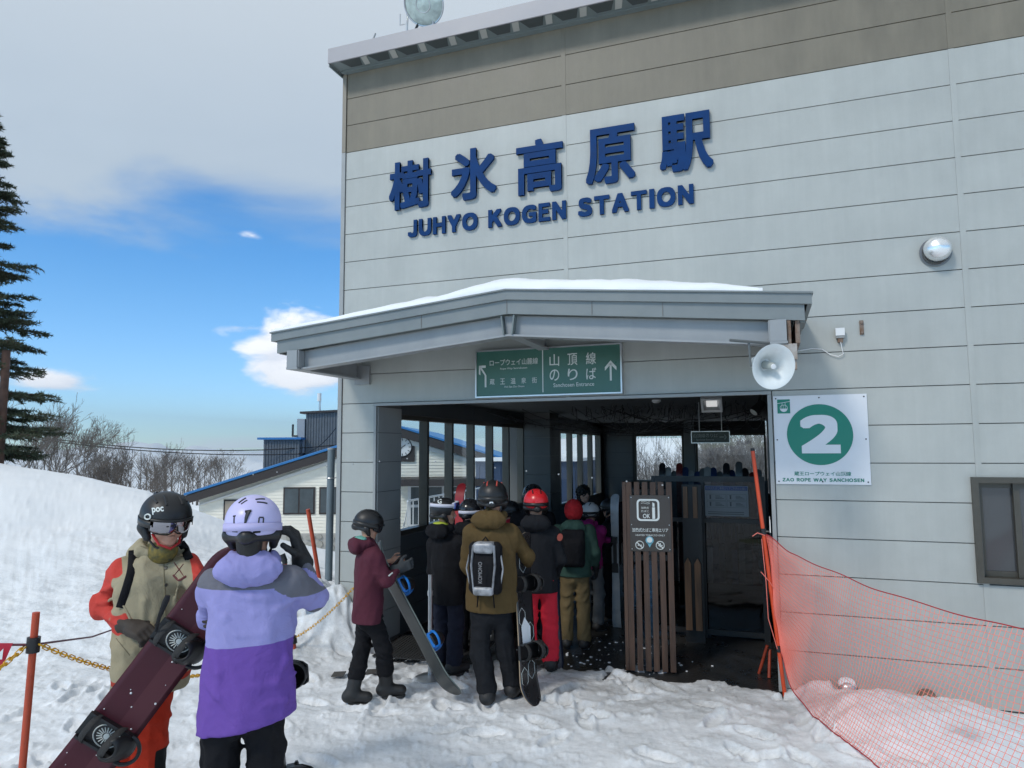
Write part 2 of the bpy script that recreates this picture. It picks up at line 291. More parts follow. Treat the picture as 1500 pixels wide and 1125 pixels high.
def nrm0(v): return v/np.linalg.norm(v)
def frame_of(d, up=(0, 0, 1)):
    d = np.asarray(d, float); d = d/np.linalg.norm(d)
    u = np.asarray(up, float)
    if abs(d@u) > .98: u = np.array([1., 0, 0])
    x = np.cross(u, d); x /= np.linalg.norm(x); y = np.cross(d, x)
    return x, y, d
class MB:
    def __init__(s): s.v = []; s.f = []
    def add(s, V, F):
        o = len(s.v); s.v += [tuple(map(float, v)) for v in V]; s.f += [tuple(i+o for i in f) for f in F]; return s
    def box(s, x0, x1, y0, y1, z0, z1):
        V = [(x, y, z) for z in (z0, z1) for y in (y0, y1) for x in (x0, x1)]
        return s.add(V, [(0, 2, 3, 1), (4, 5, 7, 6), (0, 1, 5, 4), (2, 6, 7, 3), (0, 4, 6, 2), (1, 3, 7, 5)])
    def obox(s, c, X, Y, Z, hx, hy, hz, ch=0):
        c = np.asarray(c, float); X, Y, Z = (np.asarray(q, float) for q in (X, Y, Z))
        V = [c+X*hx*i+Y*hy*j+Z*hz*k for k in (-1, 1) for j in (-1, 1) for i in (-1, 1)]
        return s.add(V, [(0, 2, 3, 1), (4, 5, 7, 6), (0, 1, 5, 4), (2, 6, 7, 3), (0, 4, 6, 2), (1, 3, 7, 5)])
    def tube(s, pts, r, n=8, caps=True, flat=None):
        pts = [np.asarray(p, float) for p in pts]
        rs = r if isinstance(r, (list, tuple, np.ndarray)) else [r]*len(pts)
        V = []; pu = None
        for i, p in enumerate(pts):
            d = pts[min(i+1, len(pts)-1)]-pts[max(i-1, 0)]
            if np.linalg.norm(d) < 1e-9: d = np.array([0, 0, 1.])
            d = d/np.linalg.norm(d)
            if pu is None: x, y, _ = frame_of(d)
            else:
                x = pu-d*(pu@d); x = x/max(np.linalg.norm(x), 1e-9); y = np.cross(d, x)
            pu = x
            fx, fy = flat if flat else (1, 1)
            for k in range(n):
                a = 2*math.pi*k/n; V.append(p+(x*math.cos(a)*fx+y*math.sin(a)*fy)*rs[i])
        F = []
        for i in range(len(pts)-1):
            for k in range(n):
                F.append((i*n+k, i*n+(k+1) % n, (i+1)*n+(k+1) % n, (i+1)*n+k))
        if caps: F += [tuple(range(n-1, -1, -1)), tuple((len(pts)-1)*n+k for k in range(n))]
        return s.add(V, F)
    def ring(s, c, X, Y, rx, ry, r, n=24, m=6, a0=0, a1=2*math.pi, flat=None):
        c = np.asarray(c, float); X = np.asarray(X, float); Y = np.asarray(Y, float)
        full = abs(a1-a0-2*math.pi) < 1e-6
        pts = [c+X*rx*math.cos(a0+(a1-a0)*i/n)+Y*ry*math.sin(a0+(a1-a0)*i/n) for i in range(n+1)]
        if not full: return s.tube(pts, r, m, flat=flat)
        Z = np.cross(X, Y); V = []
        for i in range(n):
            a = 2*math.pi*i/n; o = X*math.cos(a)+Y*math.sin(a); ctr = c+X*rx*math.cos(a)+Y*ry*math.sin(a)
            for k in range(m):
                t = 2*math.pi*k/m; V.append(ctr+(o*math.cos(t)+Z*math.sin(t))*r)
        F = [(i*m+k, ((i+1) % n)*m+k, ((i+1) % n)*m+(k+1) % m, i*m+(k+1) % m) for i in range(n) for k in range(m)]
        return s.add(V, F)
    def lathe(s, c, axis, prof, n=24, up=(0, 0, 1), cap0=False, cap1=False):
        c = np.asarray(c, float); x, y, d = frame_of(axis, up); V = []; F = []
        for r, h in prof:
            for k in range(n):
                a = 2*math.pi*k/n; V.append(c+d*h+(x*math.cos(a)+y*math.sin(a))*r)
        for i in range(len(prof)-1):
            for k in range(n): F.append((i*n+k, i*n+(k+1) % n, (i+1)*n+(k+1) % n, (i+1)*n+k))
        if cap0: F.append(tuple(range(n-1, -1, -1)))
        if cap1: F.append(tuple((len(prof)-1)*n+k for k in range(n)))
        return s.add(V, F)
    def prism(s, poly, X, Y, Z, o, h0, h1):
        """poly: 2D points, swept from h0 to h1 along Z"""
        o = np.asarray(o, float); X, Y, Z = (np.asarray(q, float) for q in (X, Y, Z)); n = len(poly)
        V = [o+X*p[0]+Y*p[1]+Z*h for h in (h0, h1) for p in poly]
        F = [tuple(range(n-1, -1, -1)), tuple(range(n, 2*n))]+[(i, (i+1) % n, n+(i+1) % n, n+i) for i in range(n)]
        return s.add(V, F)
    def build(s, name, m, parent=None, smooth=False):
        o = mesh_np(name, np.array(s.v), s.f, m, parent, smooth)
        if smooth:
            try: o.data.set_sharp_from_angle(angle=rad(40))
            except Exception: pass
        return o
def single(name, mb, m, label, cat, group=None, smooth=False, kind=None):
    V = np.array(mb.v); c = np.array([V[:, 0].mean(), V[:, 1].mean(), V[:, 2].min()])
    mb.v = [tuple(v) for v in V-c]
    o = mb.build(name, m, None, smooth); o.location = tuple(c); props(o, label, cat, group, kind); return o
def struct(name, mb, m, smooth=False):
    o = mb.build(name, m, None, smooth); o['kind'] = 'structure'; return o
def copy_tree(o, parent=None, loc=None, rotz=None, label=None, scale=None):
    c = o.copy(); COL.objects.link(c)
    if parent is not None: c.parent = parent
    if loc is not None: c.location = tuple(loc)
    if rotz is not None: c.rotation_euler = (0, 0, rotz)
    if scale is not None: c.scale = (scale, scale, scale)
    if label: c['label'] = label
    for ch in list(o.children): copy_tree(ch, c)
    return c

# text as geometry -------------------------------------------------
def glyph(body, bold=0.0, ext=.02, res=4):
    c = bpy.data.curves.new('t', 'FONT'); c.body = body; c.extrude = ext; c.offset = bold; c.resolution_u = res
    o = bpy.data.objects.new('t', c); COL.objects.link(o); bpy.context.view_layer.update()
    me = bpy.data.meshes.new_from_object(o.evaluated_get(bpy.context.evaluated_depsgraph_get()))
    n = len(me.vertices); V = np.zeros(n*3, dtype=np.float32); me.vertices.foreach_get('co', V); V = V.reshape(-1, 3).astype(float)
    F = [tuple(p.vertices) for p in me.polygons]
    bpy.data.objects.remove(o); bpy.data.curves.remove(c); bpy.data.meshes.remove(me)
    return V, F
def fit_text(name, body, x0, x1, z0, z1, O, m, parent, depth=.003, bold=.0, X=(1, 0, 0), Z=(0, 0, 1), keep=False, res=4):
    """lay lettering in the rectangle x0..x1, z0..z1 of the plane (O; X, Z), standing proud by depth"""
    V, F = glyph(body, bold, .02, res); X = np.asarray(X, float); Z = np.asarray(Z, float); Nn = np.cross(X, Z)
    mn = V.min(0); mx = V.max(0); sc = (V-mn)/(mx-mn)
    w = x1-x0
    if keep:
        w = min(w, (mx[0]-mn[0])/(mx[1]-mn[1])*(z1-z0)); x0 = (x0+x1)/2-w/2
    P = np.asarray(O, float)+np.outer(x0+sc[:, 0]*w, X)+np.outer(z0+sc[:, 1]*(z1-z0), Z)+np.outer(sc[:, 2]*depth, Nn)
    return mesh_np(name, P, F, m, parent)

# noise -------------------------------------------------------------
_T = np.random.RandomState(3).rand(256, 256)
def vnoise(x, y):
    xi = np.floor(x).astype(int); yi = np.floor(y).astype(int); fx = x-xi; fy = y-yi
    fx = fx*fx*(3-2*fx); fy = fy*fy*(3-2*fy)
    a = _T[xi & 255, yi & 255]; b = _T[(xi+1) & 255, yi & 255]; c = _T[xi & 255, (yi+1) & 255]; d = _T[(xi+1) & 255, (yi+1) & 255]
    return (a*(1-fx)+b*fx)*(1-fy)+(c*(1-fx)+d*fx)*fy-.5
def fbm(x, y, o=4, g=.5):
    s = 0; a = 1.
    for i in range(o): s = s+a*vnoise(x*2**i+17.3*i, y*2**i+9.1*i); a *= g
    return s
def sst(e0, e1, x):
    t = np.clip((x-e0)/(e1-e0), 0, 1); return t*t*(3-2*t)

# ------------------------------------------------------------------ terrain
_rs = np.random.RandomState(11)
FEET = [(_rs.uniform(-1.5, 5.2), _rs.uniform(-5.5, .1), _rs.uniform(0, 6.28)) for _ in range(230)]
def ground(x, y, fine=True):
    a = (x-CAM[0])*Rh[0]+(y-CAM[1])*Rh[1]; b = (x-CAM[0])*Fh[0]+(y-CAM[1])*Fh[1]
    near = np.exp(-((np.maximum(np.hypot(a, b-5)-7, 0))/5)**2)
    z = fbm(x*.55, y*.55, 3)*.045
    if fine:
        z = z+near*(fbm(x*2.0+5, y*2.0, 3, .5)*.026+fbm(x*7.5, y*7.5+3, 2, .5)*.008+np.maximum(fbm(x*13, y*13+3, 3, .65)-.12, 0)*.032+fbm(x*26, y*26, 2, .6)*.006)
        z = z+(1-near)*(fbm(x*.9+5, y*.9, 3, .5)*.07+fbm(x*4.5, y*4.5, 3, .6)*.006)
    # snow bank on the left
    cr = np.interp(a*13/np.maximum(b, 6), [-16, -12, -9.6, -8.7, -7.8, -6.75, -6.0, -5.35, -4.2, -3.2], [2.0, 1.95, 1.80, 1.66, 1.49, 1.23, .90, .66, .25, 0.0])
    bank = cr*sst(6.8, 13.2, b+fbm(x*.3, y*.3, 2)*1.2)**.9
    z = z+bank*(b > 0)
    # behind the bank and beside the station the slope falls away to the lodge and then to the valley
    fall = sst(13.5, 24, b)*(a < 9)
    z = z-fall*(bank+3.3)*(1-sst(4, 14, x-4.5)*0)
    far = np.hypot(x, y)
    z = z-sst(38, 400, far)*26*sst(.5, -6, a)-sst(300, 4000, far)*420*sst(200, -600, a-far*.0)
    # pile of cleared snow at the station's left corner
    pile = .50*np.exp(-(((x+.35)/.62)**2+((y-.25)/.75)**2))+.32*np.exp(-(((x-.18)/.25)**2+((y+.08)/.22)**2))+.45*np.exp(-(((x+1.6)/1.2)**2+((y-1.4)/1.0)**2))
    pile = pile*(1+fbm(x*4, y*4, 3)*.5)
    # heap along the wall right of the entrance
    heap = sst(4.42, 4.9, x)*.20*np.exp(-((y+.62)/.42)**2)*(1+fbm(x*3, y*3, 3)*.5)+.05*sst(4.5, 5.2, x)*sst(-1.8, -.9, y)
    heap = heap+.12*np.exp(-(((x-4.62)/.14)**2+((y+.16)/.12)**2))
    heap = heap*(1-sst(5.25, 6.1, x)*.75)
    z = z+pile+heap*(y < .05)
    # below the entrance floor and the building
    ins = sst(-.12, .10, y+fbm(x*2.2, y*2.2, 4, .6)*.55-.05)*((x > .42) & (x < 4.36)) * (y < 11.4)
    z = np.where(y > -1.2, z*(1-ins)-ins*.22, z)
    body = ((x > 4.30) & (x < 9.2) & (y > .02) & (y < 11.2))
    z = np.where(body, -.35, z)
    # rear hill seen through the back windows
    hl = sst(28, 170, b)*sst(-3, 1, a*13/np.maximum(b, 10))*sst(900, 500, far)
    z = z*(1-hl)+hl*(1.6+1.6*np.sin(a*.05+.4)+fbm(x*.03, y*.03, 4)*3.0)
    return z
def build_ground():
    az = np.concatenate([np.linspace(-math.pi, -rad(62), 60)[:-1], np.linspace(-rad(62), rad(30), 900), np.linspace(rad(30), math.pi, 60)[1:-1]])
    r = [0.6]
    while r[-1] < 2.6: r.append(r[-1]*1.06)
    while r[-1] < 9.5: r.append(r[-1]+.026)
    while r[-1] < 45000: r.append(r[-1]*(1.012 if r[-1] < 40 else 1.045))
    r = np.array(r); A, Rr = np.meshgrid(az, r, indexing='xy')
    X = CAM[0]+np.sin(A)*Rr; Y = CAM[1]+np.cos(A)*Rr
    Z = ground(X, Y)
    a = (X-CAM[0])*Rh[0]+(Y-CAM[1])*Rh[1]
    # foot prints
    for fx, fy, th in FEET:
        m_ = (np.abs(X-fx) < .25) & (np.abs(Y-fy) < .25)
        dx = X[m_]-fx; dy = Y[m_]-fy; u = dx*math.cos(th)+dy*math.sin(th); v = -dx*math.sin(th)+dy*math.cos(th)
        q = np.sqrt((u/.15)**2+(v/.06)**2)
        Z[m_] += -.028*sst(1.1, .75, q)+.014*np.exp(-((q-1.25)/.25)**2)
    # far snowy ranges across the valley
    far = np.hypot(X, Y); th = np.arctan2(X-CAM[0], Y-CAM[1])
    ridge = np.interp(far, [6000, 8000, 11000, 15000, 20000, 30000], [0, .55, .25, .9, 1.0, .3])
    prof = fbm(th*9, far/9000., 5, .55)
    Z += np.where(far > 6000, ridge*(70+far*.0095+prof*(far*.030)), 0)
    n, m = X.shape; I = np.arange(n*m).reshape(n, m); J = np.concatenate([I[:, 1:], I[:, :1]], 1)
    Fq = np.stack([I[:-1], I[1:], J[1:], J[:-1]], -1).reshape(-1, 4)
    V = np.stack([X, Y, Z], -1).reshape(-1, 3)
    b = (X-CAM[0])*Fh[0]+(Y-CAM[1])*Fh[1]
    dirt = np.clip(.04+.75*np.exp(-(((X-2.9)/2.2)**2+((Y+.15)/.75)**2))+.12*np.exp(-(((X-2.6)/2.6)**2+((Y+2.6)/2.4)**2)), 0, 1)*sst(10, 7, np.hypot(a, b-5))
    for hx_, hy_, hr_ in ((5.12, -.55, .16), (5.45, -.95, .14), (4.75, -.55, .2), (5.9, -1.1, .15), (5.3, -1.5, .22)): dirt = np.maximum(dirt, .75*np.exp(-(((X-hx_)/hr_)**2+((Y-hy_)/(hr_*.6))**2)))
    trod = sst(9, 6.2, np.hypot(a, b-4.6))*(1-sst(4.55, 4.9, X)*sst(-1.6, -1.2, Y))*(.55+.45*sst(-3.5, -.5, Y))
    o = mesh_np('snow_ground', V, Fq, M_snow, None, True, {'dirt': dirt.ravel(), 'trod': trod.ravel()})
    o['kind'] = 'structure'
    return o
GR = build_ground()
def gz(x, y): return float(ground(np.array([x]), np.array([y]))[0])

# ================================================================== STATION
def Zr(r): return (17.07-r)*.31
SX = [0.0, 2.548, 5.861, 9.17]
ST = thing('station_building', (0, 0, 0), 'big grey ropeway station clad in long horizontal panels with a beige top band', 'building')
_pc = {}
def panel(x0, x1, z0, z1, m, y=0.0):
    g = .0016; k = (round(x1-x0, 3), round(z1-z0, 3), m.name)
    if k not in _pc:
        b = MB(); w, h = x1-x0, z1-z0; c = .0025
        V = [(g, 0, g), (w-g, 0, g), (w-g, 0, h-g), (g, 0, h-g), (g+c, -.02, g+c), (w-g-c, -.02, g+c), (w-g-c, -.02, h-g-c), (g+c, -.02, h-g-c)]
        b.add(V, [(4, 5, 6, 7), (0, 1, 5, 4), (1, 2, 6, 5), (2, 3, 7, 6), (3, 0, 4, 7)])
        o = b.build('cladding_panel', m, ST); _pc[k] = o; o.location = (x0, y, z0)
    else:
        link('cladding_panel', _pc[k].data, ST, (x0, y, z0))
OX0, OX1, OZ = .47, 4.33, 2.47
for bay in range(3):
    a, c = SX[bay]+(.05 if bay == 0 else .0175), SX[bay+1]-.0175
    for r in range(-3, 17):
        z0, z1 = Zr(r+1), Zr(r); m = M_pb if r < 0 else M_pg
        if r < 9: panel(a, c, z0, z1, m); continue
        if bay == 0: panel(a, OX0-.03, z0, z1, m)
        elif bay == 1: panel(OX1+.035, c, z0, z1, m)
        elif r in (11, 12, 13):
            if r == 11: panel(a, c, 1.765, z1, m)
            panel(7.5, c, z0, min(z1, 1.765), m)
        else: panel(a, c, z0, z1, m)
# row 8 sits over the entrance, the header trim closes it below
b = MB().box(.05, OX0-.03, -.002, .0, 0.02, .021); 
b = MB()
b.box(0, OX0, .001, .5, -.3, 2.6).box(0, 9.2, .001, .3, 2.5, 6.24).box(OX1+.03, 5.86, .001, .3, -.3, 2.499).box(5.861, 7.5, .001, .3, -.3, .97).box(5.861, 7.5, .001, .3, 1.77, 2.499).box(7.501, 9.2, .001, .3, -.3, 2.499)
b.build('wall_backing', M_seam, ST)
def trim(x0, x1, z0, z1, y0=-.034, y1=0.0, m=M_trimg, n='corner_trim'):
    return MB().box(x0, x1, y0, y1, z0, z1).build(n, m, ST)
# vertical joint covers, double edged
for x in SX[1:3]:
    for z0, z1, m in ((Zr(0)+.002, 6.214, M_trimb), ((2.50 if x < 4 else .0), Zr(0)-.002, M_trimg)):
        if x > 5 and m is M_trimg:
            MB().box(x-.021, x+.021, -.0225, 0, -.05, .965).box(x-.021, x+.021, -.0225, 0, 1.775, z1).build('joint_cover', M_pg, ST)
        else: MB().box(x-.021, x+.021, -.0225, 0, z0, z1).build('joint_cover', M_pb if m is M_trimb else M_pg, ST)
trim(0.0, .046, Zr(0)+.002, 6.195, m=M_trimb); trim(0.0, .046, -.1, Zr(0)-.002)
trim(OX0-.028, OX0, 0, 2.468, -.03, .02, M_trimg, 'jamb_trim'); trim(OX1, OX1+.032, 0, 2.468, -.045, .02, M_trimg, 'jamb_trim')
trim(OX0-.028, OX1+.032, 2.47, 2.497, -.045, .02, M_trimg, 'header_trim')
MB().box(0, 9.17, -.012, .0, -.12, -.04).box(4.4, 9.17, -.07, .0, -.3, -.121).build('plinth', mat('concrete', (.34, .33, .30), .85, 0, .15, 5, .3, 40), ST)
# left side face and the rest of the body
MB().box(-.012, 0, .03, .5, -.3, 6.24).box(-.012, 0, .5, 11.3, 2.62, 6.24).box(-.012, 0, 5.36, 5.5, -2, 2.62).build('side_wall', M_trimg, ST)
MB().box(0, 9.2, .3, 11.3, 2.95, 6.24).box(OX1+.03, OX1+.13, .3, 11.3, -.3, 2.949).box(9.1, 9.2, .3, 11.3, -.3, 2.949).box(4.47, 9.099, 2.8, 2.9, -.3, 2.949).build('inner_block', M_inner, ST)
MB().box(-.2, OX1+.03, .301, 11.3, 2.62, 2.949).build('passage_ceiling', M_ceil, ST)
# ceiling boards
for i in range(10):
    MB().box(.48, 4.3, .52+i*1.0, 1.505+i*1.0, 2.605, 2.619).build('ceiling_panel', M_ceil, ST)
fl = MB().box(-.2, 9.1, -.16, 11.4, -.3, -.02); struct('entrance_floor', fl, M_floor)
# roof eave: fascia, trapezoid deck, lower trim
FO = .26
Zf0, Zf1 = 6.212, 6.378
x0 = -.02
MB().box(x0, 12, -FO-.015, -FO, Zf0, Zf1).box(x0-.015, x0, -FO-.015, 11.5, Zf0, Zf1).box(x0, 12, -FO, 11.4, Zf1-.02, Zf1).build('roof_fascia', M_roofg, ST)
V = []; F = []
MB().box(x0+.03, 12, -.085, -.0225, 6.196, 6.214).build('eave_trim', M_under, ST)
MB().box(x0, 12, -FO, -.0225, 6.215, 6.235).box(x0-.012, x0-.001, -FO, .0, 6.18, 6.235).build('eave_soffit', M_under, ST)
i = 0; xx = x0+.12
while xx < 9.6:
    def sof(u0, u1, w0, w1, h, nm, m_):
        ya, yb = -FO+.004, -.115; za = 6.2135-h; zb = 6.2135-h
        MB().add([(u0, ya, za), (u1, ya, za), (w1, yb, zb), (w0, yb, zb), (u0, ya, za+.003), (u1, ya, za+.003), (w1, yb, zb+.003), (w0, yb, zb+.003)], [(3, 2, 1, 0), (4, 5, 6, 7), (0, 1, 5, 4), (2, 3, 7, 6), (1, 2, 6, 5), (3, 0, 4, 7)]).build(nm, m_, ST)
    sof(xx, xx+.25, xx+.06, xx+.20, .001, 'recess_shade_plate', M_recess_shade)  # flat dark plates: the shade of the deck hollows put into colour
    sof(xx+.265, xx+.335, xx+.235, xx+.30, .004, 'deck_rib', M_ribl)
    xx += .345
struct('station_floor_inside', MB().box(4.5, 9.0, .31, 2.79, .9, .92), M_inner)
# right hand sliding window
W1 = thing('sliding_window', (5.80, 0, .965), 'bronze aluminium sliding window in the grey wall by the net', 'window')
def frame_box(x0, x1, z0, z1, w, y0, y1, name, m, par):
    b = MB().box(x0, x1, y0, y1, z1-w, z1).box(x0, x1, y0, y1, z0, z0+w).box(x0, x0+w, y0, y1, z0+w, z1-w).box(x1-w, x1, y0, y1, z0+w, z1-w)
    return b.build(name, m, par)
frame_box(5.80, 7.52, .965, 1.775, .045, -.055, .10, 'outer_frame', M_bronze, W1)
MB().box(5.845, 7.475, -.05, .0, .966, .985).build('sill', M_bronze, W1)
for k, (a, c, y) in enumerate(((5.846, 6.125, .045), (6.085, 6.68, .015), (6.66, 7.474, .045))):
    s_ = frame_box(a, c, 1.011, 1.729, .04, y-.012, y+.012, 'sash', M_bronze, W1)
    mesh_np('pane', [(a+.04, y, 1.05), (c-.04, y, 1.05), (c-.04, y, 1.69), (a+.04, y, 1.69)], [(0, 1, 2, 3)], mat('pane_dark', (.07, .075, .08), .08, .35, spec=.8), s_)

# ------------------------------------------------------------------ passage: left windows, pillar, rear windows
def window_band(x, ys, z0, z1, nm, lab, first=.06, mw=.055):
    y0, y1 = ys[0], ys[-1]
    t = thing(nm, (x, y0, z0), lab, 'window')
    MB().box(x-.05, x+.05, y0, y1, z1-.05, z1).box(x-.05, x+.05, y0, y1, z0, z0+.05).build('frame', M_bronze, t)
    for i, y in enumerate(ys):
        w = mw/2
        MB().box(x-.055, x+.055, max(y-w, y0), min(y+w, y1), z0+.05, z1-.05).build('mullion', M_bronze, t)
    for i in range(len(ys)-1):
        mesh_np('pane', [(x, ys[i]+mw/2, z0+.05), (x, ys[i+1]-mw/2, z0+.05), (x, ys[i+1]-mw/2, z1-.05), (x, ys[i]+mw/2, z1-.05)], [(0, 1, 2, 3)], M_glass, t)
    return t
ys = [.5+.715*i for i in range(7)]
window_band(.40, ys, 1.06, 2.40, 'side_window', 'row of tall window panes on the left of the entrance looking onto the lodge')
ST2 = ST
def wall_panels_x(x, y0, y1, zs, m, face=1, n='inner_panel'):
    for i in range(len(zs)-1):
        MB().box(x-.012, x, y0+.003, y1-.003, zs[i]+.003, zs[i+1]-.003).build(n, m, ST)
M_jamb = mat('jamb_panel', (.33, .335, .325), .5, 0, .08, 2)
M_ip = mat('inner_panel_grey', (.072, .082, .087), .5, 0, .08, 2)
MB().box(.30, .455, .5, 4.79, -.3, 1.055).box(.30, .455, .5, 4.79, 2.405, 2.62).build('window_wall', M_seam, ST)
for z0, z1 in ((0, .26), (.26, .57), (.57, .88), (.88, 1.05)):
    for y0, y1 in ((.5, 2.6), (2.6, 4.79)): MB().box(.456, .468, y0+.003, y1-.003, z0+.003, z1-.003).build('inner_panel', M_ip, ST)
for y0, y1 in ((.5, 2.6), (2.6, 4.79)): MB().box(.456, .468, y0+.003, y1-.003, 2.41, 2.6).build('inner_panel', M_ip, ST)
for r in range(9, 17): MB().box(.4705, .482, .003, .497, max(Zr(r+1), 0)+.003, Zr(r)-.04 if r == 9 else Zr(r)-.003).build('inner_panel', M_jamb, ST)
# pillar
MB().box(.10, .915, 4.80, 5.35, -.3, 2.62).build('pillar_core', M_seam, ST)
for r in range(9, 17):
    z0, z1 = max(Zr(r+1), 0)+.003, Zr(r)-.003
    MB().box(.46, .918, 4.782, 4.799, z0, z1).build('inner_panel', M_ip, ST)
    MB().box(.916, .93, 4.783, 5.35, z0, z1).build('inner_panel', M_dark, ST)  # side face takes a darker colour, its shade painted in
ys2 = [5.6, 6.35, 7.05, 7.95, 8.85, 9.8, 10.75]
window_band(.40, ys2, .85, 2.36, 'side_window', 'second row of narrow panes deeper in the passage behind the square pillar', mw=.11)
MB().box(.30, .455, 5.36, 11.0, -.3, .845).box(.30, .455, 5.36, 11.0, 2.365, 2.62).box(.30, .455, 10.76, 11.0, .845, 2.365).box(.30, .455, 5.36, 5.59, .845, 2.365).build('window_wall', M_dark, ST)
# rear wall with two big openings
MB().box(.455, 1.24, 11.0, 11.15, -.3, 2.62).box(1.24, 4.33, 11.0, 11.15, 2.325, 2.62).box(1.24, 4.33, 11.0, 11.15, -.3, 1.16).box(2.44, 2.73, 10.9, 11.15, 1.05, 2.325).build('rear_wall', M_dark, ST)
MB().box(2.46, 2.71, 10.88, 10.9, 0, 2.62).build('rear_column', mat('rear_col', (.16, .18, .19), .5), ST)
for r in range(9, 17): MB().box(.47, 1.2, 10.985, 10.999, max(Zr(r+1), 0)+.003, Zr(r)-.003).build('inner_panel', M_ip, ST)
for a, c in ((1.24, 2.44), (2.73, 4.33)):
    t = thing('rear_window', ((a+c)/2, 11.05, 1.05), 'wide rear window left of the dark hanging sign' if a < 2 else 'wide rear window behind the dark hanging sign facing bare trees', 'window')
    frame_box(a, c, 1.16, 2.325, .045, 11.03, 11.10, 'frame', M_bronze, t)
    mesh_np('pane', [(a+.045, 11.06, 1.095), (c-.045, 11.06, 1.095), (c-.045, 11.06, 2.28), (a+.045, 11.06, 2.28)], [(0, 1, 2, 3)], M_glass, t)

# ceiling light
t = thing('ceiling_light', (3.73, 2.0, 2.5), 'square white lamp housing tilted down from the dark entrance ceiling', 'light')
LX = np.array([1., 0, 0]); LN = nrm0(np.array([0, -.8, -.6])); LY = np.cross(LN, LX); lc = np.array([3.73, 2.0, 2.515])
for u, v, hu, hv in ((0, .083, .118, .012), (0, -.083, .118, .012), (.106, 0, .012, .071), (-.106, 0, .012, .071)): MB().obox(lc+LX*u+LY*v, LX, LY, LN, hu, hv, .03).build('frame', M_white, t)
b = MB(); q0 = [lc+LX*u+LY*v+LN*.02 for u, v in ((-.094, -.071), (.094, -.071), (.094, .071), (-.094, .071))]; q1 = [lc+LX*u+LY*v-LN*.02 for u, v in ((-.06, -.045), (.06, -.045), (.06, .045), (-.06, .045))]
b.add(q0+q1, [(0, 1, 5, 4), (1, 2, 6, 5), (2, 3, 7, 6), (3, 0, 4, 7)]).build('reflector', M_alu, t)
MB().obox(lc-LN*.018, LX, LY, LN, .06, .045, .002).build('lamp', mat('lamp_white', (.8, .8, .8), .4, emit=(1, 1, .98, .35)), t)
MB().tube([lc-LN*.03, (3.73, 2.06, 2.604)], .012, 8).build('bracket', M_alu, t)

# small smoke detector, spot lamp
MB_ = MB().lathe((3.05, 2.3, 2.604), (0, 0, -1), [(.055, 0), (.055, .02), (.03, .04), (.0, .042)], 16)
single('smoke_detector', MB_, M_white, 'small round detector on the dark entrance ceiling', 'detector', smooth=True)
t = thing('spot_lamp', (4.18, 1.2, 2.3), 'black cylindrical spot lamp under the ceiling near the right jamb', 'lamp')
MB().tube([(4.28, 1.3, 2.55), (4.22, 1.24, 2.42)], .012, 8).build('arm', M_black, t)
MB().lathe((4.24, 1.25, 2.42), (-.5, -.45, -.55), [(.0, -.09), (.045, -.08), (.05, .05), (.055, .08), (.048, .08), (.03, .05), (0, .05)], 16).build('lamp_body', M_black, t, True)
MB().lathe((4.24, 1.25, 2.42), (-.5, -.45, -.55), [(.0, .07), (.044, .07)], 16).build('lens', mat('lens_grey', (.4, .4, .38), .2), t)

# hanging sign
t = thing('hanging_sign', (3.635, 3.0, 2.07), 'small dark green sign with a right arrow hanging inside the entrance', 'sign')
MB().box(3.40, 3.87, 2.985, 3.015, 2.075, 2.215).build('board', mat('sign_dark_green', (.012, .03, .022), .4), t)
frame_box(3.392, 3.878, 2.067, 2.223, .009, 2.98, 3.02, 'frame', M_alu, t)
MB().tube([(3.5, 3, 2.22), (3.5, 3, 2.605)], .006, 6).tube([(3.78, 3, 2.22), (3.78, 3, 2.605)], .006, 6).build('rod', M_alu, t)
fit_text('lettering', '山頂線のりば', 3.42, 3.73, 2.14, 2.19, (0, 2.984, 0), mat('print_dim', (.22, .26, .25), .5), t, .002)
fit_text('lettering', 'Sanchosen Entrance', 3.46, 3.68, 2.10, 2.125, (0, 2.984, 0), MATS['print_dim'], t, .002)
b = MB()
b.prism([(3.75, 2.139), (3.83, 2.139), (3.83, 2.151), (3.75, 2.151)], (1, 0, 0), (0, 0, 1), (0, -1, 0), (0, 2.985, 0), 0, .003)
for s in (-1, 1): b.prism([(3.815, 2.145+s*.033), (3.847, 2.145), (3.838, 2.145-s*.009), (3.806, 2.145+s*.024)], (1, 0, 0), (0, 0, 1), (0, -1, 0), (0, 2.985, 0), 0, .0035)
b.build('arrow', MATS['print_dim'], t)

# string lights hung across the passage ceiling
t = thing('string_lights', (2.4, 6, 2.6), 'tangle of black unlit string light wires drooping under the entrance ceiling', 'string lights')
b = MB(); bulbs = MB(); rr = random.Random(5)
def droop(p, q, sag, n=14, bl=True):
    p, q = np.array(p, float), np.array(q, float); pts = []
    for i in range(n+1):
        u = i/n; v = p*(1-u)+q*u; v = v+np.array([rr.uniform(-.01, .01), 0, -sag*4*u*(1-u)+rr.uniform(-.012, .012)]); pts.append(v)
        if bl and rr.random() < .6: bulbs.tube([v, v+np.array([rr.uniform(-.01, .01), 0, -.04])], [.009, .004], 4)
    b.tube(pts, .0045, 4, False)
for k in range(8):
    y = 3.0+k*.85
    droop((.5, y, 2.55), (2.4+k*.1, y+.6, 2.58), .22+.05*(k % 3)); droop((2.2, y, 2.58), (4.25, y+.5, 2.57), .20+.04*(k % 4))
for k in range(9):
    droop((.95+k*.38, 3.3+k*.12, 2.58), (1.9+k*.30, 8.6, 2.58), .26); droop((3.9-k*.33, 3.3+k*.2, 2.58), (1.0+k*.2, 7.8, 2.58), .30)
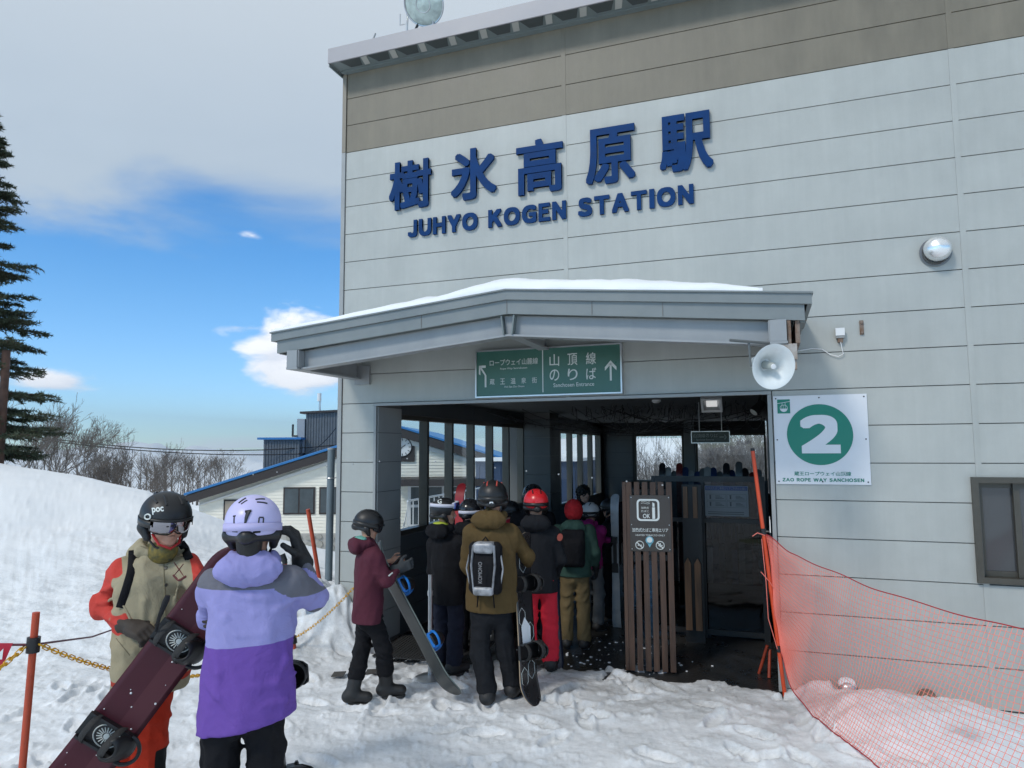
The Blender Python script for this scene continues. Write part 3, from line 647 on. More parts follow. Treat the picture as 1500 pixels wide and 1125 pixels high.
for k in range(75):
    x = rr.uniform(1.7, 4.1); y = rr.uniform(2.6, 4.4); l = rr.uniform(.05, .22)
    b.tube([(x, y, 2.6), (x+rr.uniform(-.03, .03), y, 2.6-l*.5), (x+rr.uniform(-.05, .05), y, 2.6-l)], .0045, 4, False)
b.build('wire', M_black, t); o = bulbs.build('bulb', M_black, t); o['kind'] = 'stuff'

# ------------------------------------------------------------------ canopy over the entrance
CN = thing('entrance_canopy', (2.33, -.6, 3.0), 'grey steel canopy with a low gable over the station entrance', 'canopy')
CY = -1.10; AX = 2.335; ZT = 3.315; ZE = 3.10; XL = -.0; XR = 4.645
def gz_top(x, z_apex=ZT, z_end=ZE): return z_apex-(z_apex-z_end)*abs(x-AX)/(AX-XL)
def gable_beam(xl, xr, y0, y1, dz0, dz1, nm, m):
    """strip following the gable between height offsets dz0..dz1 under the roof line"""
    b = MB(); P = []
    for x in (xl, AX, xr):
        for dz in (dz0, dz1):
            for y in (y0, y1): P.append((x, y, gz_top(x)+dz))
    # index: 4 per station: (dz0,y0),(dz0,y1),(dz1,y0),(dz1,y1)
    F = []
    for i in (0, 4):
        a, bb, c, d = i, i+1, i+2, i+3
        F += [(a, a+4, c+4, c), (bb, d, d+4, bb+4), (a, bb, bb+4, a+4), (c, c+4, d+4, d)]
    F += [(0, 2, 3, 1), (8, 9, 11, 10)]
    b.add(P, F); return b.build(nm, m, CN)
gable_beam(XL, XR, CY-.03, CY+.0, -.075, .0, 'fascia_upper', M_fascia)
gable_beam(XL+.05, XR-.05, CY-.005, CY+.02, -.19, -.0755, 'fascia_lower', M_fascia)
gable_beam(XL-.01, XR+.01, CY-.045, -.021, .0, .012, 'roof_sheet', M_fascia)
gable_beam(XL+.10, XR-.10, CY+.10, -.03, -.085, -.07, 'roof_deck', M_under)
for xl, xr, s in ((XL, XL+.03, -1), (XR-.03, XR, 1)):
    MB().box(xl, xr, CY+.002, -.022, ZE-.075, ZE-.001).build('side_fascia', M_fascia, CN)
    MB().box(xl+(.05 if s < 0 else -.05)+.0, xr+(.05 if s < 0 else -.05), CY+.03, -.022, ZE-.19, ZE-.0755).build('side_fascia', M_fascia, CN)
# front I-beam
gable_beam(.30, 4.36, CY+.075, CY+.087, -.355, -.192, 'beam_web', M_steel)
gable_beam(.30, 4.36, CY+.02, CY+.14, -.372, -.356, 'beam_flange', M_steel)
# seams in the fascia
for x in (1.55, 3.05, 3.6, AX):
    MB().box(x-.003, x+.003, CY-.0085, CY-.004, gz_top(x)-.185, gz_top(x)-.078).build('fascia_joint', M_seam, CN)
# side beams (I sections running to the wall) and end plates
for x in (.235, 4.415):
    MB().box(x-.008, x+.008, CY+.04, -.05, 2.775, 2.93).box(x-.06, x+.06, CY-.03, -.022, 2.755, 2.774).box(x-.06, x+.06, CY+.14, -.022, 2.931, 2.945).build('side_beam', M_steel, CN)
    MB().box(x-.055, x+.055, CY-.03, CY-.018, 2.775, 2.93).box(x+(.055 if x < 1 else -.067), x+(.067 if x < 1 else -.055), CY-.018, CY+.07, 2.775, 2.93).build('end_plate', M_steel, CN)
    MB().box(x-.02, x+.16 if x < 1 else x+.02, -.05, -.0215, 2.70, 2.90).build('wall_plate', M_steel, CN) if x < 1 else None
MB().box(4.475, 4.50, CY-.0, -.05, 2.73, 2.93).box(4.53, 4.56, CY+.02, -.05, 2.76, 2.93).build('rusty_bracket', M_rust, CN)
MB().box(4.43, 4.535, CY-.02, CY+.09, 2.64, 2.752).box(4.44, 4.53, CY+.0, CY+.07, 2.57, 2.639).build('weathered_box', mat('weathered_white', (.46, .45, .43), .6, 0, .3, 9, col2=(.22, .15, .10)), CN)
# apex joint
for s in (-1, 1):
    MB().prism([(AX+s*.05, gz_top(AX)-.20), (AX+s*.062, gz_top(AX)-.20), (AX+s*.042, gz_top(AX)-.36), (AX+s*.030, gz_top(AX)-.36)][::1], (1, 0, 0), (0, 0, 1), (0, -1, 0), (0, CY+.075, 0), 0, .07).build('stiffener', M_under, CN)
MB().prism([(AX-.045, gz_top(AX)-.195), (AX+.045, gz_top(AX)-.195), (AX+.03, gz_top(AX)-.352), (AX-.03, gz_top(AX)-.352)], (1, 0, 0), (0, 0, 1), (0, -1, 0), (0, CY+.07, 0), 0, .012).build('apex_plate', M_steel, CN)
bolt = None
for x in (AX-.085, AX+.085, .36, 4.31):
    for k in range(3):
        z = gz_top(x)-.225-k*.047
        if bolt is None:
            bolt = MB().lathe((0, 0, 0), (0, -1, 0), [(.015, 0), (.015, .012), (.0, .014)], 10).build('bolt', M_steel, CN, True); bolt.location = (x-2.33, CY+.077+.6, z-3.0)
        else:
            o = link('bolt', bolt.data, CN, (x-2.33, CY+.077+.6, z-3.0))
# rivets along the fascia top, hanging drip bolts at the left wall plate
for k in range(17):
    x = .1+k*.28
    link('bolt', bolt.data, CN, (x-2.33, CY-.03+.6, gz_top(x)-.03-3.0)).scale = (.45, .45, .45)
for k in range(7):
    o = link('bolt', bolt.data, CN, (.12+k*.045-2.33, -.035+.6, 2.735-.008*(k % 2)-3.0)); o.scale = (.7, .7, .7)
# central purlin to the wall with diagonal
MB().box(AX-.05, AX+.05, CY+.141, -.022, 2.955, 2.975).box(AX-.006, AX+.006, CY+.141, -.022, 2.976, 3.13).build('ridge_beam', M_steel, CN)
# snow on the canopy
b = MB(); nx, ny = 120, 22; V = []; F = []
for i in range(nx+1):
    for j in range(ny+1):
        x = -.0+4.32*i/nx; y = CY-.035+(1.05)*j/ny
        e = min(1, (i/nx)*2.2)*min(1, (nx-i)/nx*9)
        q = max(0, e)**.5; edge = min(1, j/4)**.5
        h = .012+(.012+.098*q*edge)*(1+.35*fbm(np.array(x*1.9), np.array(y*1.7+4), 5, .6)+.0)
        V.append((x, y+.012*fbm(np.array(x*5), np.array(7.), 3), gz_top(x)+float(h)+.012))
for i in range(nx):
    for j in range(ny):
        a = i*(ny+1)+j; F.append((a, a+ny+1, a+ny+2, a+1))
n0 = len(V)
for i in range(nx+1):
    x = 4.32*i/nx; V.append((x, CY-.035, gz_top(x)+.0125))
for i in range(nx): F.append((n0+i, n0+i+1, (i+1)*(ny+1), i*(ny+1)))
nb = len(V)
for i in range(ny+1): V.append((4.32, CY-.035+1.05*i/ny, gz_top(4.32)+.0125))
for i in range(ny): F.append((nb+i, nb+i+1, nx*(ny+1)+i+1, nx*(ny+1)+i))
o = mesh_np('canopy_snow', np.array(V), F, M_snow, None, True); props(o, 'thick white snow lying on the entrance canopy roof', 'snow')

# ------------------------------------------------------------------ station lettering on the wall
SG = thing('station_name_sign', (2.3, -.02, 4.4), 'raised dark blue station name letters in Japanese and English', 'sign')
def wz(px, py):
    d = FW + CR*(px-750)/FPX - CU*(py-562.5)/FPX; t = (-.02-CAM[1])/d[1]; p = CAM+t*d; return p[0], p[2]
def heavy(name, ch, x0, x1, z0, z1, y, m, par, depth, r, n=8, res=4):
    """a heavy letter: the strokes thickened all round by r (fraction of its height), each layer a hair deeper"""
    V, F = glyph(ch, .0, .02, res); mn, mx = V.min(0), V.max(0); r_ = r*(z1-z0); S = (V-mn)/(mx-mn); VV = []; FF = []
    for k in range(n+1):
        c_, s_ = math.cos(2*math.pi*k/n), math.sin(2*math.pi*k/n); q_ = max(abs(c_), abs(s_)); dx, dz = (0, 0) if k == 0 else (r_*c_/q_, r_*s_/q_); o = len(VV)
        for q in S: VV.append((x0+r_+(x1-x0-2*r_)*q[0]+dx, y-depth*q[2]+.00003*k*(1 if q[2] > .5 else 0), z0+r_+(z1-z0-2*r_)*q[1]+dz))
        FF += [tuple(i+o for i in f) for f in F]
    return mesh_np(name, VV, FF, m, par)
def fullw(c): return chr(ord(c)+0xFEE0) if 33 <= ord(c) <= 126 else c
def word2(txt, xa, xb, za, zb, y, m, par, depth, r=.03, gap=.13, sp=.42, name='letter'):
    W_ = []; Hh = zb-za
    for ch in txt:
        if ch == ' ': W_.append(None); continue
        V, F = glyph(fullw(ch), 0, .02); d = V.max(0)-V.min(0); W_.append(.27 if ch == 'I' else d[0]/.73)
    tot = sum(sp if w is None else w for w in W_)+gap*(len(txt)-1); k = (xb-xa)/tot; x = xa
    for ch, w in zip(txt, W_):
        if w is None: x += (sp+gap)*k; continue
        if ch == 'I': MB().box(x, x+w*k, y-depth, y, za, zb).build(name, m, par)
        else: heavy(name, fullw(ch), x, x+w*k, za, zb, y, m, par, depth, r)
        x += (w+gap)*k
cent = {'樹': (603, 272), '氷': (695.5, 256), '高': (792, 245), '原': (895, 229), '駅': (1005.5, 210)}
size = {'樹': (61, 70), '氷': (66, 74), '高': (68, 79), '原': (72, 82), '駅': (78, 83)}
for ch, (cx_, cy_) in cent.items():
    w, h = size[ch]
    xa, _ = wz(cx_-w/2, cy_); xb, _ = wz(cx_+w/2, cy_); _, za = wz(cx_, cy_+h/2); _, zb = wz(cx_, cy_-h/2)
    heavy('letter', ch, xa, xb, za, zb, -.03, M_blue, SG, .03, .024)
xa, z1_ = wz(599, 322); xb, z2_ = wz(1016, 273); _, z3_ = wz(599, 348); _, z4_ = wz(1016, 300)
word2('JUHYO KOGEN STATION', xa, xb, (z3_+z4_)/2, (z1_+z2_)/2, -.025, M_blue, SG, .022, .060)

# ------------------------------------------------------------------ green direction sign
t = thing('direction_sign', (2.36, -.06, 2.52), 'long green direction sign with white Japanese text and arrows over the entrance', 'sign')
X0, X1, Z0, Z1 = 1.625, 3.085, 2.515, 2.985
MB().box(X0+.012, X1-.012, -.085, -.03, Z0+.012, Z1-.012).build('board', M_green, t)
frame_box(X0, X1, Z0, Z1, .014, -.095, -.0215, 'frame', M_alu, t)
Yt = -.0855
def T(body, u0, u1, v0, v1, bold=.0, nm='lettering'):
    fit_text(nm, body, X0+(X1-X0)*u0, X0+(X1-X0)*u1, Z0+(Z1-Z0)*v0, Z0+(Z1-Z0)*v1, (0, Yt, 0), M_print, t, .003, bold)
T('ロープウェイ山麓線', .105, .445, .66, .79); T('Rope Way Sanrokusen', .18, .37, .565, .615)
for k, ch in enumerate('蔵王温泉街'): T(ch, .105+k*.0745, .139+k*.0745, .27, .39)
T('Hot Spa Zao Onsen', .21, .35, .185, .235)
MB().box(X0+(X1-X0)*.475, X0+(X1-X0)*.481, Yt-.003, Yt, Z0+.035, Z1-.03).build('divider', M_print, t)
for k, ch in enumerate('山頂線'): T(ch, .525+k*.122, .59+k*.122, .60, .84, .004)
for k, ch in enumerate('のりば'): T(ch, .525+k*.122, .59+k*.122, .30, .53, .004)
T('Sanchosen Entrance', .55, .82, .17, .25)
b = MB(); U = lambda u, v: (X0+(X1-X0)*u, Z0+(Z1-Z0)*v)
def poly(pts): b.prism([U(*p) for p in pts], (1, 0, 0), (0, 0, 1), (0, -1, 0), (0, Yt, 0), 0, .003)
poly([(.922, .26), (.934, .26), (.934, .60), (.922, .60)][::1]); poly([(.928, .66), (.928, .58), (.965, .46), (.965, .53)]); poly([(.928, .66), (.891, .53), (.891, .46), (.928, .58)])
poly([(.068, .22), (.080, .22), (.080, .47), (.068, .47)]); poly([(.080, .47), (.068, .47), (.034, .62), (.042, .655)]); poly([(.026, .50), (.036, .48), (.036, .66), (.026, .68)]); poly([(.026, .68), (.036, .63), (.075, .63), (.075, .68)])
b.build('arrow', M_print, t)

# ------------------------------------------------------------------ number 2 sign
t = thing('number_sign', (4.74, -.03, 1.71), 'square white sign with a green disc and number 2 on the wall', 'sign')
X0, X1, Z0, Z1 = 4.375, 5.10, 1.705, 2.452
MB().box(X0, X1, -.033, -.0215, Z0, Z1).build('board', mat('sign_white', (.66, .67, .70), .35, 0, .03, 5), t)
Yt = -.0335; U = lambda u, v: (X0+(X1-X0)*u, Z0+(Z1-Z0)*v)
cxs, czs = U(.49, .555); rs = .255
MB().lathe((cxs, Yt, czs), (0, -1, 0), [(rs, 0), (rs, .0015), (0, .0015)], 64).build('disc', M_green2, t)
heavy('numeral', '２', U(.285, 0)[0], U(.705, 0)[0], U(0, .345)[1], U(0, .775)[1], Yt-.0016, MATS['sign_white'], t, .002, .066, 24, 10)
xg, zg = U(.045, .80); xh, zh = U(.185, .96)
MB().box(xg, xh, Yt-.0015, Yt, zg, zh).build('emblem_field', M_green2, t)
b = MB(); W_ = xh-xg; H_ = zh-zg
def pz(pts): b.prism([(xg+W_*p[0], zg+H_*p[1]) for p in pts], (1, 0, 0), (0, 0, 1), (0, -1, 0), (0, Yt-.0015, 0), 0, .0012)
pz([(.0, .70), (1, .83), (1, .86), (.0, .73)])
for k in (.38, .62): pz([(k-.015, .58), (k+.015, .58), (k+.015, .78), (k-.015, .78)])
pts = [(.5+.30*math.cos(a), .36+.25*math.sin(a)) for a in np.linspace(math.pi*1.02, math.pi*1.98, 12)]
pz(pts)
b.ring((xg+W_*.5, Yt-.002, zg+H_*.40), (1, 0, 0), (0, 0, 1), W_*.29, H_*.2, .0018, 20, 4)
for k in (.35, .5, .65): pz([(k-.01, .3), (k+.01, .3), (k+.01, .6), (k-.01, .6)])
b.build('emblem', MATS['sign_white'], t)
fit_text('lettering', '蔵王ロープウェイ山頂線', *[U(q, 0)[0] for q in (.20, .80)], U(0, .095)[1], U(0, .142)[1], (0, Yt, 0), M_green2, t, .0015, .012)
word2('ZAO ROPE WAY SANCHOSEN', U(.07, 0)[0], U(.93, 0)[0], U(0, .030)[1], U(0, .068)[1], Yt, M_green2, t, .0015, .05)
for u in (.03, .5, .97):
    for v in (.03, .5, .97):
        if u == .5 and v == .5: continue
        p = U(u, v); MB().lathe((p[0], Yt, p[1]), (0, -1, 0), [(.006, 0), (.006, .004), (0, .005)], 8).build('screw', M_black, t)

# ------------------------------------------------------------------ small things on the wall
t = thing('vent_hood', (5.66, -.02, 3.6), 'round stainless vent hood high on the grey wall', 'vent')
vx, vz = wz(1370, 370)
MB().lathe((vx, -.021, vz), (0, -1, 0), [(.115, 0), (.118, .012), (.10, .014), (.10, .05)], 32).build('flange', mat('steel_dark', (.16, .16, .16), .4, .6), t, True)
MB().lathe((vx+.005, -.06, vz+.012), (.0, -1, .08), [(.100, 0), (.102, .02), (.096, .055), (.08, .085), (.05, .105), (.0, .112)], 36, cap0=True).build('dome', mat('polished_steel', (.82, .83, .83), .27, .75), t, True)
for k in range(14):
    a = math.pi*(1.08+.84*k/13); o = np.array([vx+.098*math.cos(a), -.055, vz+.098*math.sin(a)])
    MB().obox(o, (math.cos(a), 0, math.sin(a)), (-math.sin(a), 0, math.cos(a)), (0, 1, 0), .004, .006, .012).build('louvre', M_seam, t)
jx, jz = wz(1230, 489)
t = thing('junction_box', (jx, -.05, jz-.03), 'small grey junction box with a dangling cable on the wall', 'junction box')
MB().box(jx-.032, jx+.032, -.062, -.0215, jz-.04, jz+.04).build('box', M_trimg, t); MB().box(jx-.035, jx+.035, -.068, -.0625, jz-.02, jz+.043).build('lid', M_white, t)
MB().box(jx-.02, jx+.02, -.055, -.0215, jz-.075, jz-.0405).build('gland', M_rust, t)
b = MB(); pts = [np.array([4.56, -.035, 2.83]), np.array([4.7, -.03, 2.85]), np.array([4.78, -.03, 2.84]), np.array([4.84, -.035, 2.79]), np.array([4.90, -.04, 2.77]), np.array([4.94, -.04, 2.79]), np.array([jx, -.05, jz-.07])]
b.tube(pts, .004, 6); b.build('cable', M_white, t)
hx, hz_ = wz(1262, 480)
t = thing('wall_bracket', (hx, -.03, hz_), 'small rusty bolted plate on the wall beside the junction box', 'bracket')
MB().box(hx-.015, hx+.015, -.03, -.0215, hz_-.06, hz_+.06).build('plate', M_rust, t)
for s in (-1, 1): MB().lathe((hx, -.03, hz_+s*.042), (0, -1, 0), [(.012, 0), (.012, .01), (.0, .012)], 8).build('bolt', M_rust, t)
# low vent caps under the net
for px, py, lab in ((1240, 1006, 'round snow dusted vent cap low on the wall just right of the entrance'), (1357, 1022, 'round dark vent cap low on the wall under the window')):
    x_, z_ = wz(px, py); t = thing('wall_vent', (x_, -.05, z_-.06), lab, 'vent', 'low vent caps along the wall')
    MB().lathe((x_, -.021, z_), (0, -1, 0), [(.07, 0), (.07, .07), (.06, .10), (.03, .12), (0, .122)], 20).build('cap', M_rust if px > 1300 else M_alu, t, True)
    if px < 1300:
        MB().lathe((x_, -.07, z_+.035), (0, -.3, 1), [(.07, 0), (.06, .025), (.03, .04), (0, .042)], 14).build('snow_cap', M_snow, t, True)

# ------------------------------------------------------------------ horn loudspeaker
hc = at(1133, 537, 4.80)
t = thing('horn_loudspeaker', hc, 'white horn loudspeaker hanging at the right end of the canopy', 'loudspeaker')
ax = CAM-hc; ax = ax/np.linalg.norm(ax); ax = ax*.86+Rh*.42+np.array([0, 0, -.10]); ax /= np.linalg.norm(ax)
HS = .84
prof = [(.0, -.30), (.055, -.30), (.06, -.20), (.05, -.17), (.058, -.15), (.075, -.10), (.11, -.05), (.155, -.012), (.186, .0), (.189, .006), (.184, .006), (.15, -.014), (.105, -.055), (.07, -.105), (.05, -.14), (.0, -.15)]
MB().lathe(hc, ax, [(r_*HS, h_*HS) for r_, h_ in prof], 48).build('horn', mat('horn_white', (.70, .73, .72), .38, 0, .10, 7), t, True)
MB().lathe(hc, ax, [(.030, -.115), (.026, -.02), (.020, -.004), (.0, .0)], 24).build('tweeter_cone', mat('horn_grey', (.38, .40, .37), .5), t, True)
MB().lathe(hc, ax, [(.019, -.003), (.017, .006), (.0, .008)], 20).build('cone_cap', M_white, t, True)
q = hc-ax*.17; x_, y_, _ = frame_of(ax)
b = MB().tube([q+Rh*-.075+np.array([0, 0, -.02]), q+Rh*-.085+np.array([0, 0, .15])], .009, 6).tube([q+Rh*.07+np.array([0, 0, -.02]), q+Rh*.07+np.array([0, 0, .15])], .009, 6).tube([q+Rh*-.22+np.array([0, -.02, .17]), q+Rh*.09+np.array([0, 0, .145])], .011, 6)
b.build('bracket', mat('bracket_grey', (.13, .14, .14), .5, .3), t)

# ------------------------------------------------------------------ floodlight on the roof
fc = at(621, 6, 7.75)
t = thing('roof_floodlight', fc, 'big round glass floodlight on the station roof edge', 'floodlight')
ax = CAM-fc; ax = ax/np.linalg.norm(ax)*.9+Rh*-.25+np.array([0, 0, -.12]); ax /= np.linalg.norm(ax)
MB().lathe(fc, ax, [(.0, -.20), (.07, -.20), (.10, -.15), (.20, -.06), (.235, .0), (.238, .012), (.225, .012)], 40).build('reflector', mat('lamp_shell', (.50, .56, .52), .25, .5), t, True)
MB().lathe(fc, ax, [(.224, .010), (.18, .03), (.10, .045), (.0, .05)], 40).build('glass', mat('flood_glass', (.52, .62, .58), .08, .25, .3, 9, coat=.6), t, True)
MB().lathe(fc, ax, [(.235, .0), (.243, .008), (.235, .02), (.224, .014)], 40).ring(fc+ax*.046, *frame_of(ax)[:2], .085, .085, .006, 28, 5).build('rim', M_alu, t, True)
z0 = Zf1
MB().tube([(fc[0]-.30, fc[1]+.10, z0-.05), (fc[0]-.27, fc[1]+.10, fc[2]+.05)], .014, 8).tube([(fc[0]-.30, fc[1]+.10, fc[2]-.12), (fc[0]-.37, fc[1]+.10, fc[2]-.12), (fc[0]-.37, fc[1]+.10, fc[2]+.02)], .007, 6).tube([(fc[0]+.06, fc[1]+.12, z0-.05), (fc[0]+.06, fc[1]+.12, fc[2])], .012, 8).build('stand', M_alu, t)
MB().tube([fc-ax*.17, (fc[0]-.16, fc[1]+.1, fc[2]-.22), (fc[0]-.18, fc[1]+.12, z0)], .016, 6).build('cable', M_black, t)
tx = at(548, 55, 8.1); single('roof_anchor', MB().lathe(tx-np.array([0, 0, .12]), (0, 0, 1), [(.05, 0), (.045, .06), (.02, .11), (0, .12)], 12).tube([tx-np.array([.05, 0, .1]), tx+np.array([.02, 0, .05])], .01, 6), M_trimg, 'small pale anchor on the roof near the building corner', 'anchor')

# ------------------------------------------------------------------ grey post at the corner
gp = at(480, 903, 8.3); gp[2] = -.1
t = thing('grey_post', gp, 'tall grey steel post beside the left corner of the station', 'post')
MB().tube([gp, gp+np.array([.012, 0, 2.12])], .043, 20).build('pole', mat('post_grey', (.13, .165, .185), .5, 0, .12, 5), t, True)
MB().lathe(gp+np.array([.012, 0, 2.115]), (0, 0, 1), [(.046, 0), (.046, .02), (0, .022)], 20).build('cap', M_trimg, t)
MB().ring(gp+np.array([.01, 0, 1.78]), (1, 0, 0), (0, 1, 0), .046, .046, .008, 20, 6).tube([gp+np.array([.05, 0, 1.78]), (-.02, .6, 1.80)], .007, 6).build('clamp', M_alu, t)

# ================================================================== slatted screen with the smoking area notice
SSX = np.array([.985, .17, 0]); SSX /= np.linalg.norm(SSX); SSN = np.array([SSX[1], -SSX[0], 0])
S0 = np.array([3.06, .12, -.02])
t = thing('slatted_screen', S0+SSX*.2, 'brown wooden slat screen with a white smoking area notice beside the entrance', 'screen')
def sbox(u0, u1, n0, n1, z0, z1, nm, m, par):
    c = S0+SSX*(u0+u1)/2+SSN*(n0+n1)/2+np.array([0, 0, (z0+z1)/2])
    return MB().obox(c, SSX, SSN, (0, 0, 1), (u1-u0)/2, (n1-n0)/2, (z1-z0)/2).build(nm, m, par)
for k in range(6):
    sbox(.0+k*.073, .050+k*.073, -.02, .02, .02, 1.72, 'slat', M_wood, t)
sbox(-.035, -.003, -.10, .02, .02, 1.72, 'side_board', M_wood, t)
for z in (.25, 1.0, 1.6): sbox(0, .41, -.045, -.0205, z, z+.05, 'rail', M_dark, t)
sbox(.03, .40, .0215, .0265, 1.09, 1.60, 'notice_plate', mat('plate_dark', (.03, .026, .024), .12, 0, spec=.6), t)
NO = S0+SSN*.027
def nt_(body, u0, u1, z0, z1, bold=0): return fit_text('lettering', body, u0, u1, z0, z1, NO, M_print, t, .002, bold, X=SSX)
def npoly(pts, nm='pictogram', m=None, d=.002, par=None): return MB().prism(pts, SSX, (0, 0, 1), SSN, NO, 0, d).build(nm, m or M_print, par or t)
def ring2(cx_, cz_, r, w, m=None, nm='pictogram'):
    return MB().ring(NO+SSX*cx_+np.array([0, 0, cz_]), SSX, (0, 0, 1), r, r, w, 28, 4).build(nm, m or M_print, t)
# rounded frame
pts_o = []; 
def rrect(x0, x1, z0, z1, r, n=6):
    P = []
    for cx_, cz_, a0 in ((x1-r, z1-r, 0), (x0+r, z1-r, 90), (x0+r, z0+r, 180), (x1-r, z0+r, 270)):
        for k in range(n+1):
            a = rad(a0+90*k/n); P.append((cx_+r*math.cos(a), cz_+r*math.sin(a)))
    return P
def hollow(x0, x1, z0, z1, r, w, nm, m):
    A, B = rrect(x0, x1, z0, z1, r), rrect(x0+w, x1-w, z0+w, z1-w, r-w*.6); n = len(A); b = MB()
    V = [NO+SSX*p[0]+np.array([0, 0, p[1]])+SSN*.002 for p in A+B]
    b.add(V, [(i, (i+1) % n, n+(i+1) % n, n+i) for i in range(n)]); return b.build(nm, m, t)
hollow(.095, .300, 1.365, 1.565, .035, .016, 'pictogram', M_print)
nt_('OK', .15, .215, 1.39, 1.43, .01)
npoly([(.235, 1.385), (.26, 1.385), (.26, 1.49), (.235, 1.49)]); npoly([(.238, 1.495), (.257, 1.495), (.257, 1.525), (.238, 1.535)])
nt_('加熱式', .135, .205, 1.475, 1.495); nt_('たばこ', .135, .205, 1.445, 1.465)
for k in range(2):
    MB().tube([NO+SSN*.002+SSX*(.135+.02*i)+np.array([0, 0, 1.525+k*.015+.005*math.sin(i*1.6)]) for i in range(5)], .002, 4).build('pictogram', M_print, t)
nt_('加熱式たばこ専用エリア', .05, .375, 1.265, 1.30, .008); nt_('HEATED TOBACCO ONLY', .08, .345, 1.228, 1.243)
MB().lathe(NO+SSX*.205+np.array([0, 0, 1.19]), SSN, [(.036, 0), (.036, .002), (0, .002)], 24).build('badge', mat('badge_blue', (.12, .36, .46), .4), t)
npoly([(.180, 1.17), (.205, 1.125), (.230, 1.17)], 'badge', MATS['badge_blue'])
MB().lathe(NO+SSX*.205+np.array([0, 0, 1.193]), SSN, [(.025, .001), (.025, .003), (0, .003)], 20).build('badge', M_print, t)
for cxx in (.115, .300):
    ring2(cxx, 1.145, .036, .004)
    b = MB(); b.prism([(cxx-.028, 1.168), (cxx-.022, 1.174), (cxx+.028, 1.122), (cxx+.022, 1.116)], SSX, (0, 0, 1), SSN, NO, 0, .002)
    b.prism([(cxx-.018, 1.14), (cxx+.020, 1.14), (cxx+.020, 1.148), (cxx-.018, 1.148)], SSX, (0, 0, 1), SSN, NO, 0, .002)
    if cxx > .2: b.prism([(cxx-.006, 1.13), (cxx+.010, 1.13), (cxx+.004, 1.165), (cxx-.004, 1.165)], SSX, (0, 0, 1), SSN, NO, 0, .002)
    b.build('pictogram', M_print, t)
for u in (.045, .385):
    for z in (1.11, 1.33, 1.58): MB().lathe(NO+SSX*u+np.array([0, 0, z]), SSN, [(.005, 0), (.004, .004), (0, .004)], 8).build('screw', M_alu, t)

# crumbs of snow carried onto the dark floor
rs3 = random.Random(21); b = MB()
for k in range(130):
    x = rs3.gauss(2.55, .55); y = abs(rs3.gauss(0, .55))+.08
    if not (.6 < x < 4.2): continue
    r_ = rs3.uniform(.004, .017); b.lathe((x, y, -.021), (0, 0, 1), [(r_, 0), (r_*rs3.uniform(.6, .9), r_*.35), (0, r_*.5)], 6)
o = single('snow_crumbs', b, M_snow, 'loose crumbs of snow trodden onto the dark entrance floor', 'snow', kind='stuff')

# dark glazed partition inside, with the notice on it
t = thing('glazed_partition', (3.6, 1.55, 0), 'black framed dark glass partition standing inside the entrance behind the slat screen', 'partition')
PY = 1.55
for a, c in ((3.08, 3.12), (3.62, 3.65), (4.22, 4.28)): MB().box(a, c, PY-.02, PY+.02, -.02, 1.70).build('post', M_black, t)
for z0, z1 in ((1.64, 1.70), (1.20, 1.245), (.02, .07)): MB().box(3.121, 4.219, PY-.018, PY+.018, z0, z1).build('rail', M_black, t)
for a, c in ((3.12, 3.62), (3.65, 4.22)):
    for z0, z1 in ((.07, 1.20), (1.245, 1.64)):
        mesh_np('pane', [(a, PY, z0), (c, PY, z0), (c, PY, z1), (a, PY, z1)], [(0, 1, 2, 3)], M_dglass, t)
MB().box(3.12, 4.28, PY+.021, PY+.026, .0, .55).build('kick_board', M_dark, t)
t = thing('notice_poster', (3.9, 1.5, 1.27), 'grey printed notice with a blue heading on the dark glass partition', 'poster')
PX0, PX1, PZ0, PZ1 = 3.66, 4.11, 1.275, 1.60
MB().box(PX0, PX1, PY-.035, PY-.0305, PZ0, PZ1).build('sheet', mat('poster_grey', (.20, .22, .23), .5), t)
pm = mat('poster_blue', (.03, .05, .16), .5); pd = mat('poster_print', (.05, .055, .06), .6)
MB().box(PX0+.006, PX1-.006, PY-.0375, PY-.0355, PZ1-.05, PZ1-.006).build('heading_field', pm, t)
fit_text('lettering', '加熱式たばこ専用エリアご利用のお願い', PX0+.015, PX1-.015, PZ1-.043, PZ1-.014, (0, PY-.0376, 0), MATS['poster_grey'], t, .001)
for r in range(2):
    for c in range(2):
        x = PX0+.02+c*.21; z = PZ0+.17-r*.075
        b = MB().box(x, x+.20, PY-.0365, PY-.0355, z-.002, z).box(x, x+.20, PY-.0365, PY-.0355, z+.063, z+.065).box(x, x+.002, PY-.0365, PY-.0355, z, z+.063).box(x+.198, x+.2, PY-.0365, PY-.0355, z, z+.063)
        for k in range(3): b.box(x+.09, x+.18-.02*k, PY-.0365, PY-.0355, z+.015+k*.014, z+.020+k*.014)
        b.box(x+.03, x+.045, PY-.0365, PY-.0355, z+.012, z+.045).box(x+.028, x+.047, PY-.0365, PY-.0355, z+.047, z+.056)
        b.build('print', pd, t)
for k in range(2): MB().box(PX0+.03, PX1-.05, PY-.0365, PY-.0355, PZ0+.02+k*.02, PZ0+.027+k*.02).build('print', pd, t)
